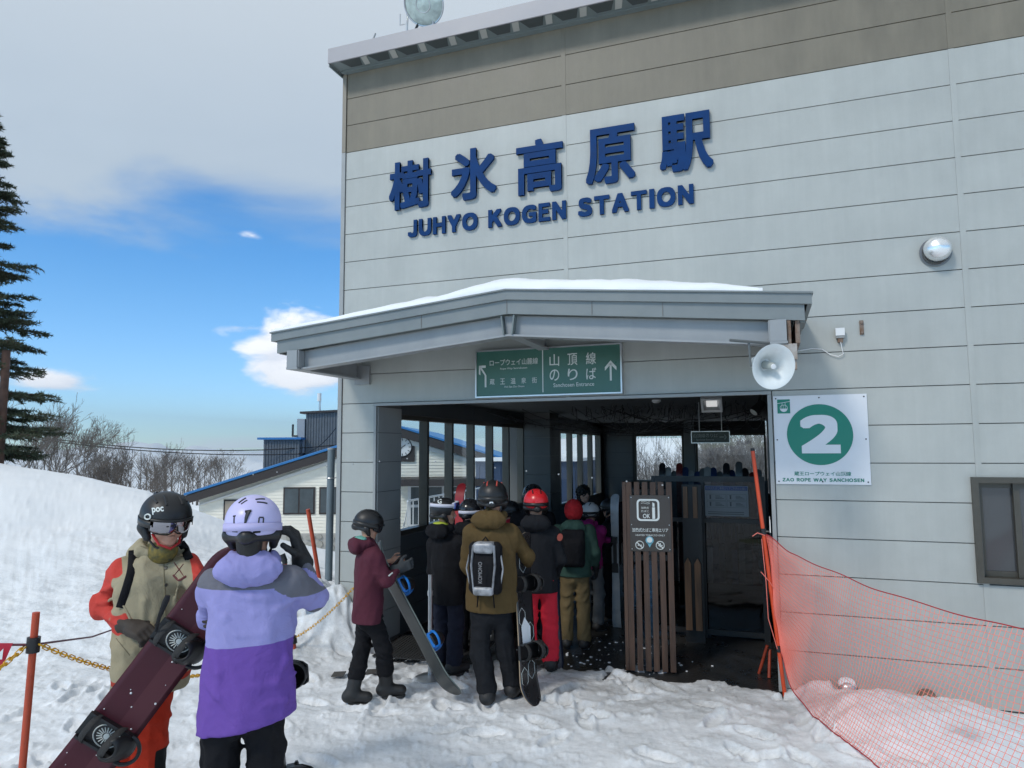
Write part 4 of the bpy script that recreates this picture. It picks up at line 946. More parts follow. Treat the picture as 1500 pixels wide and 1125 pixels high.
# two more slats seen behind the glass
t = thing('slatted_screen', (3.55, 1.30, -.02), 'two brown wooden slats of a second screen behind the glass partition', 'screen')
M_w2 = mat('slat_wood_light', (.16, .085, .045), .6, 0, .35, 5, vstretch=(6, 6, .5))
for x in (3.455, 3.555):
    MB().prism([(x, .12), (x+.065, .12), (x+.065, .80), (x+.033, .86), (x, .80)][::1], (1, 0, 0), (0, 0, 1), (0, -1, 0), (0, 1.25, 0), 0, .03).build('slat', M_w2, t)
    MB().box(x, x+.045, 1.26, 1.29, 1.27, 1.60).build('slat', M_w2, t)
MB().box(3.44, 3.64, 1.291, 1.31, -.02, 1.62).build('backing', M_black, t)
for x0 in ((3.45), (3.57)): pass

# ------------------------------------------------------------------ skis and snowboards
def ski_mesh(L=1.66, w=.10):
    b = MB(); S = []
    n = 24
    for i in range(n+1):
        u = math.sin(math.pi/2*i/n); z = u*L; ww = w/2*(1-.18*math.sin(math.pi*u)); lift = .09*max(0, (u-.88)/.12)**2+.03*max(0, (.05-u)/.05)**2
        if u > .97: ww *= math.sqrt(max(0, 1-((u-.97)/.03)**2))*.96+.04
        S.append((z, ww, lift))
    V = []; F = []
    for z, ww, l in S: V += [(-ww, l, z), (ww, l, z), (ww, l+.012, z), (-ww, l+.012, z)]
    for i in range(n):
        for k in range(4): F.append((i*4+k, i*4+(k+1) % 4, i*4+4+(k+1) % 4, i*4+4+k))
    F += [(3, 2, 1, 0), tuple(n*4+k for k in range(4))]
    return b.add(V, F)
SKC = [mat('ski_'+n_, c, .3, 0, .1, 8) for n_, c in (('dark', (.02, .02, .025)), ('white', (.35, .36, .37)), ('grey', (.12, .13, .14)), ('red', (.15, .02, .02)), ('blue', (.02, .04, .12)))]
def make_ski(loc, m, label, group=None, L=1.66):
    t = thing('ski', loc, label, 'ski', group)
    mb = ski_mesh(L); mb.v = [tuple(np.array(v)+np.array(loc)) for v in mb.v]; mb.build('ski_body', m, t, True)
    x, y, z = loc
    MB().box(x-.035, x+.035, y+.0, y-.035, z+.62, z+.72).box(x-.03, x+.03, y+.0, y-.06, z+.95, z+1.02).box(x-.02, x+.02, y, y-.02, z+.72, z+.95).build('ski_binding', M_black, t)
    return t
t = thing('ski_rack', (3.6, 4.3, 0), 'long dark ski rack filled with upright skis deep in the entrance', 'rack')
for x in (2.75, 3.55, 4.28): MB().box(x, x+.04, 4.38, 4.42, 0, 1.52).build('post', M_dark, t)
for z in (.35, 1.05, 1.45): MB().box(2.75, 4.32, 4.37, 4.40, z, z+.04).build('rail', M_dark, t)
MB().box(2.75, 4.32, 4.45, 4.47, .0, 1.38).build('back_board', M_black, t)
protos = []
for k, m in enumerate(SKC): protos.append(make_ski((2.82+k*.085, 4.33, .0), m, 'upright ski packed in the dark rack under the rear windows', 'skis standing in the dark rack', 1.76))
for k in range(5, 17):
    c = copy_tree(protos[(k*3+k//4) % 5]); c.location = (2.82+k*.085+random.uniform(-.02, .02), 4.33, random.uniform(-.12, .05))
for k, p_ in enumerate(protos): p_.location = (2.82+k*.085, 4.33, -.06*(k % 3)+.02)

def board_frame(c, L, Wd, axis, wdir):
    """c centre, axis = towards nose, wdir = width direction; returns nrm (top-sheet side)"""
    a = np.asarray(axis, float); a /= np.linalg.norm(a); w = np.asarray(wdir, float); w = w-a*(w@a); w /= np.linalg.norm(w)
    return a, w, np.cross(a, w)
def make_board(c, axis, wdir, L, Wd, m_top, m_base, m_edge, label, bind_col=None, strap_col=None, stance=.52, group=None, shell=None, prints=None, flip=1):
    a, w, n = board_frame(c, L, Wd, axis, wdir); c = np.asarray(c, float)
    t = thing('snowboard', c-a*L/2, label, 'snowboard', group)
    NU, NW = 44, 8; V = []; F = []; H = L/2
    def prof(u):
        s = u*H; e = H-.16
        ww = Wd/2*(1-.07*(1-(s/e)**2)) if abs(s) < e else Wd/2*math.sqrt(max(0, 1-((abs(s)-e)/.16)**2))**.9
        lift = .075*max(0, (abs(s)-(H-.22))/.22)**2 + .006*(1-(s/H)**2)
        return s, max(ww, .004), lift
    us = [math.sin(math.pi/2*(-1+2*i/NU)) for i in range(NU+1)]
    for u in us:
        s, ww, l = prof(u)
        for j in range(NW+1): V.append(c+a*s+w*ww*(-1+2*j/NW)+n*(l+.005))
        for j in range(NW+1): V.append(c+a*s+w*ww*(-1+2*j/NW)+n*(l-.004))
    K = 2*(NW+1); Ft = []; Fb = []; Fe = []
    for i in range(NU):
        for j in range(NW):
            p = i*K+j; Ft.append((p, p+1, p+K+1, p+K)); q_ = p+NW+1; Fb.append((q_, q_+K, q_+K+1, q_+1))
        Fe.append((i*K, i*K+K, i*K+K+NW+1, i*K+NW+1)); p = i*K+NW; Fe.append((p, p+NW+1, p+K+NW+1, p+K))
    for i in (0, NU):
        for j in range(NW): p = i*K+j; Fe.append((p, p+NW+1, p+NW+2, p+1))
    me = mesh_np('deck', np.array(V), np.array(Ft+Fb+Fe), [m_top, m_base, m_edge], t, False)
    idx = [0]*len(Ft)+[1]*len(Fb)+[2]*len(Fe); me.data.polygons.foreach_set('material_index', idx)
    me.data.polygons.foreach_set('use_smooth', [True]*(len(Ft)+len(Fb))+[False]*len(Fe))
    for sgn in (-1, 1):
        if bind_col is None: break
        bc = c+a*sgn*stance/2+n*.006
        # toe direction = +w*flip, heel side = -w*flip
        tw = w*flip
        bd = MB().obox(bc+n*.012, a, tw, n, .055, .13, .010).obox(bc+n*.03+a*.058, a, tw, n, .006, .12, .022).obox(bc+n*.03-a*.058, a, tw, n, .006, .12, .022)
        root = bd.build('binding', bind_col, t)
        hb = MB(); V2 = []; F2 = []; m_ = 12
        for i in range(7):
            zz = .02+.13*i/6; ww = .060-.012*abs(i-3)/3-(.012 if i > 5 else 0); lean = .16*(i/6)
            for j in range(m_+1):
                q_ = math.pi*(j/m_); off = math.sin(q_)*.045
                V2.append(bc+n*zz+a*math.cos(q_)*ww-tw*(.115+off*(.6+.4*i/6)-.0)+tw*lean*.55)
        for i in range(6):
            for j in range(m_): p = i*(m_+1)+j; F2.append((p, p+1, p+m_+2, p+m_+1))
        hbo = mesh_np('highback', V2, F2, shell or M_black, root, True)
        so_ = hbo.modifiers.new('s', 'SOLIDIFY'); so_.thickness = .008
        # heel hoop and straps
        MB().ring(bc+n*.055-tw*.10, a, -tw, .066, .075, .010, 16, 6, 0, math.pi).build('heel_hoop', bind_col, root, True)
        sc_ = strap_col or bind_col
        MB().tube([bc+tw*(-.045+.02*math.sin(x_))+a*.068*math.cos(x_)*(1+.2*math.sin(x_))+n*(.03+.115*math.sin(x_)) for x_ in np.linspace(0, math.pi, 13)], .022, 8, flat=(1, .3)).build('ankle_strap', sc_, root, True)
        MB().tube([bc+tw*(.085+.01*math.sin(x_))+a*.062*math.cos(x_)+n*(.03+.06*math.sin(x_)) for x_ in np.linspace(0, math.pi, 11)], .018, 8, flat=(1, .3)).build('toe_strap', sc_, root, True)
    return t, a, w, n, c

# ------------------------------------------------------------------ orange net, its poles
t = thing('net_pole', (4.37, -.08, 0), 'tall leaning orange pole at the right edge of the entrance holding the net', 'pole')
PB, PT = np.array([4.375, -.10, -.02]), np.array([4.195, -.10, 1.985])
MB().tube([PB, PT], .016, 12).build('pole', M_org, t, True); MB().tube([PT, PT+(PT-PB)*.012], .017, 12).build('cap', M_black, t)
def onp(z): return PB+(PT-PB)*((z-PB[2])/(PT[2]-PB[2]))
for z in (1.31, .36): MB().tube([onp(z-.025), onp(z+.025)], .024, 10).tube([onp(z), onp(z)+np.array([.045, -.01, 0])], .009, 6).build('clip', M_black, t, True)
TC = [np.array(p) for p in ((4.275, -.11, 1.285), (4.45, -.22, 1.17), (4.66, -.38, 1.09), (4.98, -.66, 1.00), (5.38, -1.06, .945), (5.80, -1.50, .93), (6.4, -2.15, .99), (7.0, -2.8, 1.15))]
BC = [np.array(p) for p in ((4.35, -.11, .34), (4.40, -.25, .20), (4.48, -.55, .09), (4.66, -.98, .045), (4.90, -1.45, .035), (5.25, -2.05, .03), (5.9, -2.8, .03), (6.5, -3.5, .05))]
def interp(P, u):
    f = u*(len(P)-1); i = min(int(f), len(P)-2); t_ = f-i
    p0, p1, p2, p3 = P[max(i-1, 0)], P[i], P[i+1], P[min(i+2, len(P)-1)]
    return .5*((2*p1)+(-p0+p2)*t_+(2*p0-5*p1+4*p2-p3)*t_*t_+(-p0+3*p1-3*p2+p3)*t_**3)
def netp(u, v):
    p = interp(TC, u)*(1-v)+interp(BC, u)*v
    bl = math.sin(math.pi*v)*.10*math.sin(math.pi*min(1, u*1.3))
    p = p+np.array([.72, .55, 0])*bl*.4+np.array([0, 0, -.05])*math.sin(math.pi*v)*min(1, u*2)
    p = p+np.array([.010*math.sin(23*u+7*v), .010*math.sin(17*v+31*u), .006*math.sin(40*u+9*v)])*(1-.0*v)
    p[2] = max(p[2], gz(p[0], p[1])+.012) if False else p[2]
    return p
NU, NV = 150, 32
us = [(i/NU)**1.12 for i in range(NU+1)]; vs = [j/NV for j in range(NV+1)]
G = np.array([[netp(u, v) for v in vs] for u in us])
gg = ground(G[..., 0].ravel(), G[..., 1].ravel()).reshape(NU+1, NV+1)+.012; G[..., 2] = np.maximum(G[..., 2], gg)
nn = thing('safety_net', (4.9, -.8, 0), 'orange plastic safety net sagging from the pole along the grey wall', 'net')
b = MB()
for i in range(NU+1): b.tube(G[i], .0018, 3, False)
for j in range(1, NV): b.tube(G[:, j], .0018, 3, False)
b.build('net_mesh', M_net, nn)
M_rope = mat('rope_red', (.36, .03, .035), .7)
MB().tube(G[:, 0], .0045, 6).build('top_rope', M_rope, nn, True); MB().tube(G[:, -1], .0045, 6).build('bottom_rope', M_rope, nn, True)
b = MB()
for z in (1.28,): b.tube([onp(z)+np.array([.01, -.02, 0]), onp(z)+np.array([-.05, -.03, .02]), onp(z)+np.array([-.09, -.03, -.01])], .004, 5)
b.tube([onp(1.25)+np.array([-.02, -.02, 0]), onp(.9)+np.array([-.03, -.03, 0]), onp(.6)+np.array([-.05, -.02, 0]), onp(.36)+np.array([-.01, -.02, 0])], .0035, 5)
b.tube([onp(.98)+np.array([-.06, -.03, 0]), onp(.90)+np.array([.0, -.03, 0]), onp(.86)+np.array([.02, -.03, 0])], .0035, 5)
b.build('tie_cord', M_net, nn)
t = thing('spare_pole', (4.22, .35, 0), 'short orange poles leaning inside the dark entrance beside the right jamb', 'pole')
MB().tube([(4.17, .45, -.02), (4.25, .42, .24)], .014, 10).tube([(4.255, .35, -.02), (4.27, .45, .20)], .014, 10).build('pole', mat('pole_orange_dim', (.30, .04, .015), .6, 0, .3, 9), t, True)  # darker copy of the pole orange, the entrance's dimness put into the colour

# ------------------------------------------------------------------ rope poles, chain, pennants
def pole(px0, py0, px1, py1, b0, b1, label, r, clip=None, top=False):
    p, q = at(px0, py0, b0), at(px1, py1, b1)
    t = thing('rope_pole', p, label, 'pole')
    MB().tube([p, q], r, 14).build('pole', M_org2, t, True)
    if top: MB().tube([q-(q-p)*.03, q+(q-p)*.012], r*1.3, 10).build('cap', M_black, t)
    if clip is not None:
        c = p+(q-p)*clip; d = (q-p)/np.linalg.norm(q-p); MB().tube([c-d*.035, c+d*.035], r*1.75, 12).build('clip', M_black, t, True)
    return t, p, q
M_org2 = mat('pole_red_orange', (.42, .055, .018), .5, 0, .16, 12)
pA, A0, A1 = pole(27, 1190, 53, 897, 3.4, 3.4, 'nearest orange red pole holding the yellow chain in the left foreground', .0165, .835)
A0b = at(25, 1262, 3.4)
MB().tube([A0b-np.array([0, 0, .05]), A0], .0165, 14).build('pole_foot', M_org2, pA, True)
pB, B0, B1 = pole(431, 950, 417, 822, 6.9, 6.9, 'leaning orange red pole with a black top behind the lavender jacket', .020, .10, True)
B1c = at(413, 812, 6.9); MB().tube([B1, B1c], .03, 10).build('hook', M_black, pB)
pC, C0_, C1_ = pole(477, 905, 451, 746, 8.4, 8.2, 'thin red pole leaning beside the grey post', .024)
clipA = A0+(A1-A0)*.835
endA = clipA+Rh*.03
lk = None
def chain_between(p, q, sag, name_label, nl=None):
    p, q = np.array(p, float), np.array(q, float)
    global lk
    t = thing('plastic_chain', (p+q)/2, name_label, 'chain')
    def c(u): v = p*(1-u)+q*u; v = v.copy(); v[2] -= sag*4*u*(1-u)*(1-.25*(u-.5)); return v
    us_ = np.linspace(0, 1, 400); P = np.array([c(u) for u in us_]); L = np.concatenate([[0], np.cumsum(np.linalg.norm(np.diff(P, axis=0), axis=1))])
    n = int(L[-1]/.036); st = L[-1]/n
    for k in range(n):
        pp = np.array([np.interp((k+.5)*st, L, P[:, i]) for i in range(3)]); p2 = np.array([np.interp((k+1)*st, L, P[:, i]) for i in range(3)]); d = p2-pp; d /= np.linalg.norm(d)
        if lk is None:
            b = MB(); pts = []
            for i in range(12):
                a = 2*math.pi*i/12; pts.append(np.array([math.cos(a)*.011, 0, math.sin(a)*.012+(.0125 if math.sin(a) > 0 else -.0125)]))
            m_ = 5; V = []
            for i, q_ in enumerate(pts):
                o = q_/np.linalg.norm(q_)
                for j in range(m_): tt = 2*math.pi*j/m_; V.append(q_+(o*math.cos(tt)+np.array([0, 1, 0])*math.sin(tt))*.0042)
            b.add(V, [(i*m_+j, ((i+1) % 12)*m_+j, ((i+1) % 12)*m_+(j+1) % m_, i*m_+(j+1) % m_) for i in range(12) for j in range(m_)])
            o = b.build('chain_link', M_yel, t, True); mesh_fix(o, t); lk = o.data
        else: o = link('chain_link', lk, t)
        R = Vector(d).to_track_quat('Z', 'Y').to_matrix() @ Matrix.Rotation((k % 2)*math.pi/2+.3, 3, 'Z')
        o.matrix_local = Matrix.Translation(Vector(pp-wofs_t(t))) @ R.to_4x4()
    return t
def wofs_t(t): return np.array(t.location)
def mesh_fix(o, t):
    """the first link was shifted into the thing's frame; put its mesh back about its own origin"""
    n = len(o.data.vertices); V = np.zeros(n*3, dtype=np.float32); o.data.vertices.foreach_get('co', V); V = V.reshape(-1, 3)+np.array(wofs(t), dtype=np.float32)
    o.data.vertices.foreach_set('co', V.ravel()); o.data.update()
Bclip = B0+(B1-B0)*.13
chain_between(endA, Bclip, .24, 'yellow plastic chain sagging behind the person in the beige jacket')
hook = np.array([.10, -.02, .52])
hk = at(519, 856, 6.55)
chain_between(Bclip+Rh*.03, hk+(hk-Bclip)*.15, .05, 'yellow plastic chain rising from the leaning pole towards the station corner')
lft = at(-90, 1035, 2.9)
chain_between(clipA-Rh*.03, lft, .02, 'yellow plastic chain running out of the left edge of the picture')
# maroon rope with pennants
t = thing('pennant_rope', clipA, 'thin dark red rope with red pennants tied to the nearest pole', 'rope')
r1 = at(180, 917, 6.5)
MB().tube([clipA, clipA*.5+r1*.5-np.array([0, 0, .03]), r1, at(330, 880, 9)], .006, 6).tube([clipA, at(-80, 945, 3.3)], .006, 6).build('rope', mat('rope_maroon', (.10, .02, .03), .7), t)
fa, fb_ = at(-30, 942, 3.32), at(19, 942, 3.36)
mesh_np('pennant', [fa, fb_, at(4, 976, 3.34), at(-16, 980, 3.34)], [(0, 1, 2, 3)], mat('pennant_red', (.42, .01, .03), .6, 0, .1, 20), t)
mesh_np('pennant_mark', [at(0, 955, 3.33), at(5, 950, 3.33), at(3, 966, 3.33), at(-3, 966, 3.33)], [(0, 1, 2, 3)], M_print, t)

# ------------------------------------------------------------------ rubber mats half buried in the snow
def mat_grid(cx_, cy_, w, l, ang, label, tilt=(0, 0), cell=.035, z=None):
    b = MB(); X = np.array([math.cos(ang), math.sin(ang), tilt[0]]); Y = np.array([-math.sin(ang), math.cos(ang), tilt[1]])
    zz = gz(cx_, cy_) if z is None else z; c = np.array([cx_, cy_, zz+.015])
    n = int(w/cell); m_ = int(l/cell)
    for i in range(n+1): b.obox(c+X*(-w/2+i*w/n), X, Y, (0, 0, 1), .006, l/2, .006)
    for j in range(m_+1): b.obox(c+Y*(-l/2+j*l/m_), X, Y, (0, 0, 1), w/2, .006, .0055)
    return single('rubber_mat', b, M_rubber, label, 'mat')
mat_grid(.62, -.22, .95, .36, rad(10), 'black perforated rubber mat on the snow behind the maroon jacket', (.02, .03))
mat_grid(1.15, .02, 1.0, .75, rad(5), 'black perforated rubber mat at the left side of the entrance', (0, 0), z=.03)
def onground(px, py):
    e = math.atan((py-562.5)/FPX)-PITCH; p = at(px, py, CAM[2]/math.tan(e)); p[2] = gz(p[0], p[1]); return p
p = onground(455, 948); single('grey_mat', MB().obox(p+np.array([0, 0, .03]), Rh, Fh, (0, 0, 1), .11, .09, .005), mat('mat_grey', (.16, .17, .20), .6), 'small grey mat on the snow behind the lavender jacket', 'mat')
for px, py, lab in ((496, 994, 'thin dark plate edge showing in the snow by the maroon jacket'), (545, 988, 'bent dark plate lying in the snow between the boots')):
    p = onground(px, py)+np.array([0, 0, .025])
    single('metal_plate', MB().obox(p, (.93, .30, .04), (-.3, .93, .08), (0, 0, 1), .055, .05, .004), mat('plate_brown', (.05, .045, .04), .6), lab, 'plate')
# silver stanchion
sp = at(630, 962, 6.35); sp[2] = 0
t = thing('stanchion', sp, 'silver steel stanchion with a round base at the entrance', 'stanchion')
MB().lathe(sp, (0, 0, 1), [(.14, 0), (.14, .012), (.10, .03), (.03, .04), (.02, .04)], 28, cap0=True).build('base', M_alu, t, True)
MB().tube([sp+np.array([0, 0, .03]), sp+np.array([0, 0, .90])], .019, 14).build('pole', M_alu, t, True)
MB().tube([sp+np.array([0, 0, .72]), sp+np.array([0, 0, .76])], .026, 12).build('collar', M_alu, t, True)

# ================================================================== the lodge behind
LB = 30.0
def L(a, z, db=0.0): return ab(a, LB+db, z)
def lz(py, b=LB): return CAM[2]-(py-655.5)*b/FPX
def la(px, b=LB): return (px-750)/FPX*b
def prism_ab(pts, b0, b1):
    return MB().prism(pts, Rh, (0, 0, 1), Fh, [CAM[0], CAM[1], 0], b0, b1)
LG = thing('lodge', L(-4.76, -3.2), 'cream sided lodge with a low gable and blue roof standing behind the snow bank', 'building')
M_cream = mat('lodge_siding', (.84, .82, .72), .65, 0, .07, 2.5, vstretch=(1, 1, 3), detail=7)
M_stone = mat('lodge_stone', (.34, .34, .31), .9, 0, .3, 3)
M_broof = mat('roof_blue', (.03, .17, .42), .38, 0, .08, 3); M_brown = mat('fascia_brown', (.035, .028, .026), .5)
rA, rZ = la(588), lz(627); eL, eZ = la(280), lz(722); eR, eZR = la(900), lz(722)
wl, wr = la(296), la(884); wz0 = lz(777); bz0 = lz(845)
sl_ = (rZ-eZ)/(rA-eL)
def rz(a): return rZ-abs(a-rA)*sl_
prism_ab([(wl, wz0), (wr, wz0), (wr, rz(wr)-.3), (rA, rZ-.3), (wl, rz(wl)-.3)], LB, LB+16).build('wall', M_cream, LG)
b = MB(); z = wz0; 
while z < rZ-.4:
    a0 = wl; a1 = wr
    if z > rz(wl)-.35: a0 = rA-(rZ-.35-z)/sl_; a1 = rA+(rZ-.35-z)/sl_
    if a1-a0 > .3:
        V = [L(a0, z, -.028), L(a1, z, -.028), L(a1, z+.125, -.004), L(a0, z+.125, -.004), L(a0, z, 0), L(a1, z, 0)]
        b.add(V, [(0, 1, 2, 3), (4, 5, 1, 0)])
    z += .135
o = b.build('siding', M_cream, LG); o['kind'] = 'stuff'
prism_ab([(wl-.05, -3.6), (wr+.05, -3.6), (wr+.05, wz0-.001), (wl-.05, wz0-.001)], LB-.1, LB+16).build('stone_base', mat('stone_mortar', (.42, .42, .40), .9), LG)
# stones of the base that show between the snow bank and the siding
rs2 = random.Random(3); cand = []
a = la(424)
while a < la(800):
    w = rs2.uniform(.28, .5); z = wz0-.02
    while z > -3.3:
        h = rs2.uniform(.2, .36); cand.append((a+rs2.uniform(-.05, .05), z, w, h)); z -= h+.03
    a += w+.03
for k, (a, z, w, h) in enumerate(cand[:290]):
    n = 7; pts = [(a+w/2+w/2*.98*math.cos(2*math.pi*i/n+k)*rs2.uniform(.85, 1.05), z-h/2+h/2*.98*math.sin(2*math.pi*i/n+k)*rs2.uniform(.85, 1.05)) for i in range(n)]
    prism_ab(pts, LB-.16, LB-.1).build('stone', M_stone, LG)
th = .36
for s, e, ez in ((-1, eL, eZ), (1, eR, rz(eR))):
    pts = [(rA, rZ), (rA, rZ-th), (e, rz(e)-th), (e, rz(e))]
    if s > 0: pts = pts[::-1]
    prism_ab(pts, LB-.42, LB-.36).build('barge_board', M_brown, LG)
    pts = [(rA, rZ+.02), (rA, rZ+.10), (e, rz(e)+.10), (e, rz(e)+.02)]
    if s < 0: pts = pts[::-1]
    prism_ab(pts, LB-.46, LB+16.5).build('roof', M_broof, LG)
    pts = [(rA, rZ-.06), (rA, rZ-.001), (e, rz(e)-.001), (e, rz(e)-.06)]
    prism_ab(pts, LB-.359, LB+16.4).build('soffit', M_brown, LG)
    # white verge trim under the board
    pts = [(rA, rZ-.37), (rA, rZ-.58), (e-s*.5, rz(e)-.44), (e-s*.5, rz(e)-.37)]
    prism_ab(pts, LB-.12, LB-.03).build('verge_trim', mat('verge_white', (.7, .7, .66), .5), LG)
# standing seams on the left roof slope
k = 0
for db in np.arange(-.4, 16, .45):
    P0 = L(rA, rZ+.10, db); P1 = L(eL, rz(eL)+.10, db); MB().tube([P0, P1], .025, 4).build('roof_seam', M_broof, LG)
def lwin(px0, px1, py0, py1, n=2, m=None, b=LB):
    a0, a1, z0, z1 = la(px0), la(px1), lz(py1), lz(py0)
    w = prism_ab([(a0, z0), (a1, z0), (a1, z1), (a0, z1)], LB-.06, LB-.029).build('window_frame', M_brown, LG)
    for i in range(n):
        u0 = a0+.07+(a1-a0-.07)*i/n; u1 = a0+(a1-a0-.07)*(i+1)/n
        prism_ab([(u0, z0+.07), (u1, z0+.07), (u1, z1-.07), (u0, z1-.07)], LB-.075, LB-.0605).build('pane', m or mat('lodge_glass', (.07, .09, .10), .12, 0, .3, 1), w)
lwin(332, 384, 728, 760, 2, mat('lodge_blind', (.35, .30, .24), .6)); lwin(418, 464, 711, 750, 2); lwin(470, 520, 711, 750, 2)
# clock
cc = L(la(590), lz(654), -.1)
t = thing('wall_clock', cc, 'round white clock on the lodge gable seen through the first side window pane', 'clock')
MB().obox(cc+Fh*.03, Rh, Fh, (0, 0, 1), .52, .03, .62).build('back_board', M_brown, t)
MB().lathe(cc, -Fh, [(.40, 0), (.42, .02), (.40, .05), (.385, .05)], 36).build('rim', M_black, t, True)
MB().lathe(cc, -Fh, [(.395, .02), (0, .021)], 36).build('face', M_white, t)
b = MB()
for k in range(12):
    a = 2*math.pi*k/12; b.obox(cc-Fh*.03+Rh*math.sin(a)*.32+np.array([0, 0, math.cos(a)*.32]), Rh*math.sin(a)+np.array([0, 0, math.cos(a)]), Rh*math.cos(a)-np.array([0, 0, math.sin(a)]), Fh, .045, .014, .004)
b.build('hour_mark', M_black, t)
for a, l in ((rad(55), .17), (rad(215), .27)):
    d = Rh*math.sin(a)+np.array([0, 0, math.cos(a)]); MB().obox(cc-Fh*.035+d*l/2, d, np.cross(d, Fh), Fh, l/2, .016, .004).build('hand', M_black, t)
# porch canopy, doors, steps seen through the side window
prism_ab([(la(575), lz(706)), (la(742), lz(706)), (la(742), lz(697)), (la(575), lz(697))], LB-2.6, LB-.03).build('porch_roof', M_brown, LG)
for px in (583, 735): prism_ab([(la(px, 28), -2.2), (la(px, 28)+.12, -2.2), (la(px, 28)+.12, lz(706)), (la(px, 28), lz(706))], LB-2.5, LB-2.38).build('porch_post', M_white, LG)
prism_ab([(la(598), lz(768)), (la(700), lz(768)), (la(700), lz(709)), (la(598), lz(709))], LB-.06, LB-.029).build('door_frame', M_white, LG)
for i in range(4):
    u0 = la(601)+(la(697)-la(601))*i/4+.05; u1 = la(601)+(la(697)-la(601))*(i+1)/4-.05
    for z0, z1 in ((lz(765), lz(741)), (lz(737), lz(712))): prism_ab([(u0, z0), (u1, z0), (u1, z1), (u0, z1)], LB-.075, LB-.061).build('door_pane', MATS['lodge_glass'], LG)
M_conc = mat('step_concrete', (.45, .45, .43), .8, 0, .1, 6)
for k in range(9):
    z = lz(768)-.17*(k+1); prism_ab([(la(590), z-.4), (la(705), z-.4), (la(705), z), (la(590), z)], LB-1.2-.34*(k+1), LB-.9-.34*k-.001).build('step', M_conc, LG)
t = thing('stair_railing', L(la(600), -2.4, -3), 'white stair railing in front of the lodge doors', 'railing')
b = MB()
for px in (592, 604):
    p0 = ab(la(px), LB-1.3, lz(768)+.8); p1 = ab(la(px), LB-4.2, lz(768)-.8); b.tube([p0, p1], .03, 6)
    for k in range(9): q = p0*(1-k/8)+p1*k/8; b.tube([q, q-np.array([0, 0, .85])], .018, 5)
b.build('bar', M_white, t)
# roof top cabins
b1 = 34.0
def cab(px0, px1, py0, py1, bb, dep, lab, mroof, slope=0):
    a0, a1 = la(px0, bb), la(px1, bb); z0, z1 = lz(py1, bb)-.8, lz(py0, bb)
    t = thing('rooftop_cabin', ab((a0+a1)/2, bb+dep/2, z0), lab, 'rooftop cabin')
    prism_ab([(a0, z0), (a1, z0), (a1, z1), (a0, z1-slope)], bb, bb+dep).build('wall', mat('cabin_dark', (.11, .125, .14), .5, 0, .1, 3), t)
    n = int((a1-a0)/.13); mb = MB()
    for i in range(n): x = a0+(a1-a0)*(i+.5)/n; prism_pts = [(x-.035, z0), (x+.035, z0), (x+.035, z1-.06), (x-.035, z1-.06)]; mb.prism(prism_pts, Rh, (0, 0, 1), Fh, [CAM[0], CAM[1], 0], bb-.03, bb-.001)
    o = mb.build('corrugation', MATS['cabin_dark'], t); o['kind'] = 'stuff'
    prism_ab([(a0-.25, z1-slope), (a1+.1, z1+.001), (a1+.1, z1+.10), (a0-.25, z1-slope+.10)], bb-.2, bb+dep+.1).build('roof', mroof, t)
    return t
cab(448, 520, 601, 668, 34, 3, 'tall dark corrugated cabin above the lodge roof', M_brown, .12)
cab(387, 440, 642, 676, 33.5, 3, 'low dark louvred cabin on the lodge roof left of the tall one', M_broof)
pp = [(la(428, 34), lz(610, 34)), (la(448, 34), lz(602, 34)), (la(448, 34), lz(668, 34)), (la(437, 34), lz(668, 34)), (la(437, 34), lz(612, 34))]
t = thing('roof_duct', ab(la(437, 34), 34, lz(660, 34)), 'light grey duct beside the tall rooftop cabin', 'duct')
MB().prism([(la(436, 34), lz(662, 34)), (la(447, 34), lz(662, 34)), (la(447, 34), lz(612, 34)), (la(436, 34), lz(612, 34))][::1], Rh, (0, 0, 1), Fh, [CAM[0], CAM[1], 0], 33.9, 35).build('duct', mat('duct_grey', (.30, .33, .36), .5), t)
MB().tube([ab(la(430, 34), 33.9, lz(638, 34)), ab(la(430, 34), 33.9, lz(620, 34))], .05, 6).tube([ab(la(430, 34), 33.9, lz(637, 34)), ab(la(437, 34), 33.9, lz(637, 34))], .05, 6).build('pipe', M_dark, t)
t = thing('antenna', ab(la(462, 34), 35, lz(600, 34)), 'small white antenna on a thin mast above the rooftop cabin', 'antenna')
MB().tube([ab(la(463, 34), 34.6, lz(600, 34)), ab(la(463, 34), 34.6, lz(584, 34))], .05, 6).build('mast', M_alu, t); MB().tube([ab(la(462, 34), 34.6, lz(585, 34)), ab(la(462, 34), 34.6, lz(573, 34))], .10, 8).build('aerial', M_white, t)
# power lines
for k, (p, q, sag, lab) in enumerate(((at(-20, 628, 30), at(492, 652, 34), .55, 'upper power line running across the sky to the lodge roof'), (at(-20, 632, 29), at(440, 665, 33), .35, 'lower power line running across the sky to the lodge roof'), (at(438, 664, 33), at(492, 627, 31), .3, 'short cable rising to the station corner beside the cabins'))):
    b = MB(); b.tube([p*(1-u)+q*u-np.array([0, 0, sag*4*u*(1-u)]) for u in np.linspace(0, 1, 14)], .022, 4, False); single('power_line', b, M_black, lab, 'cable')
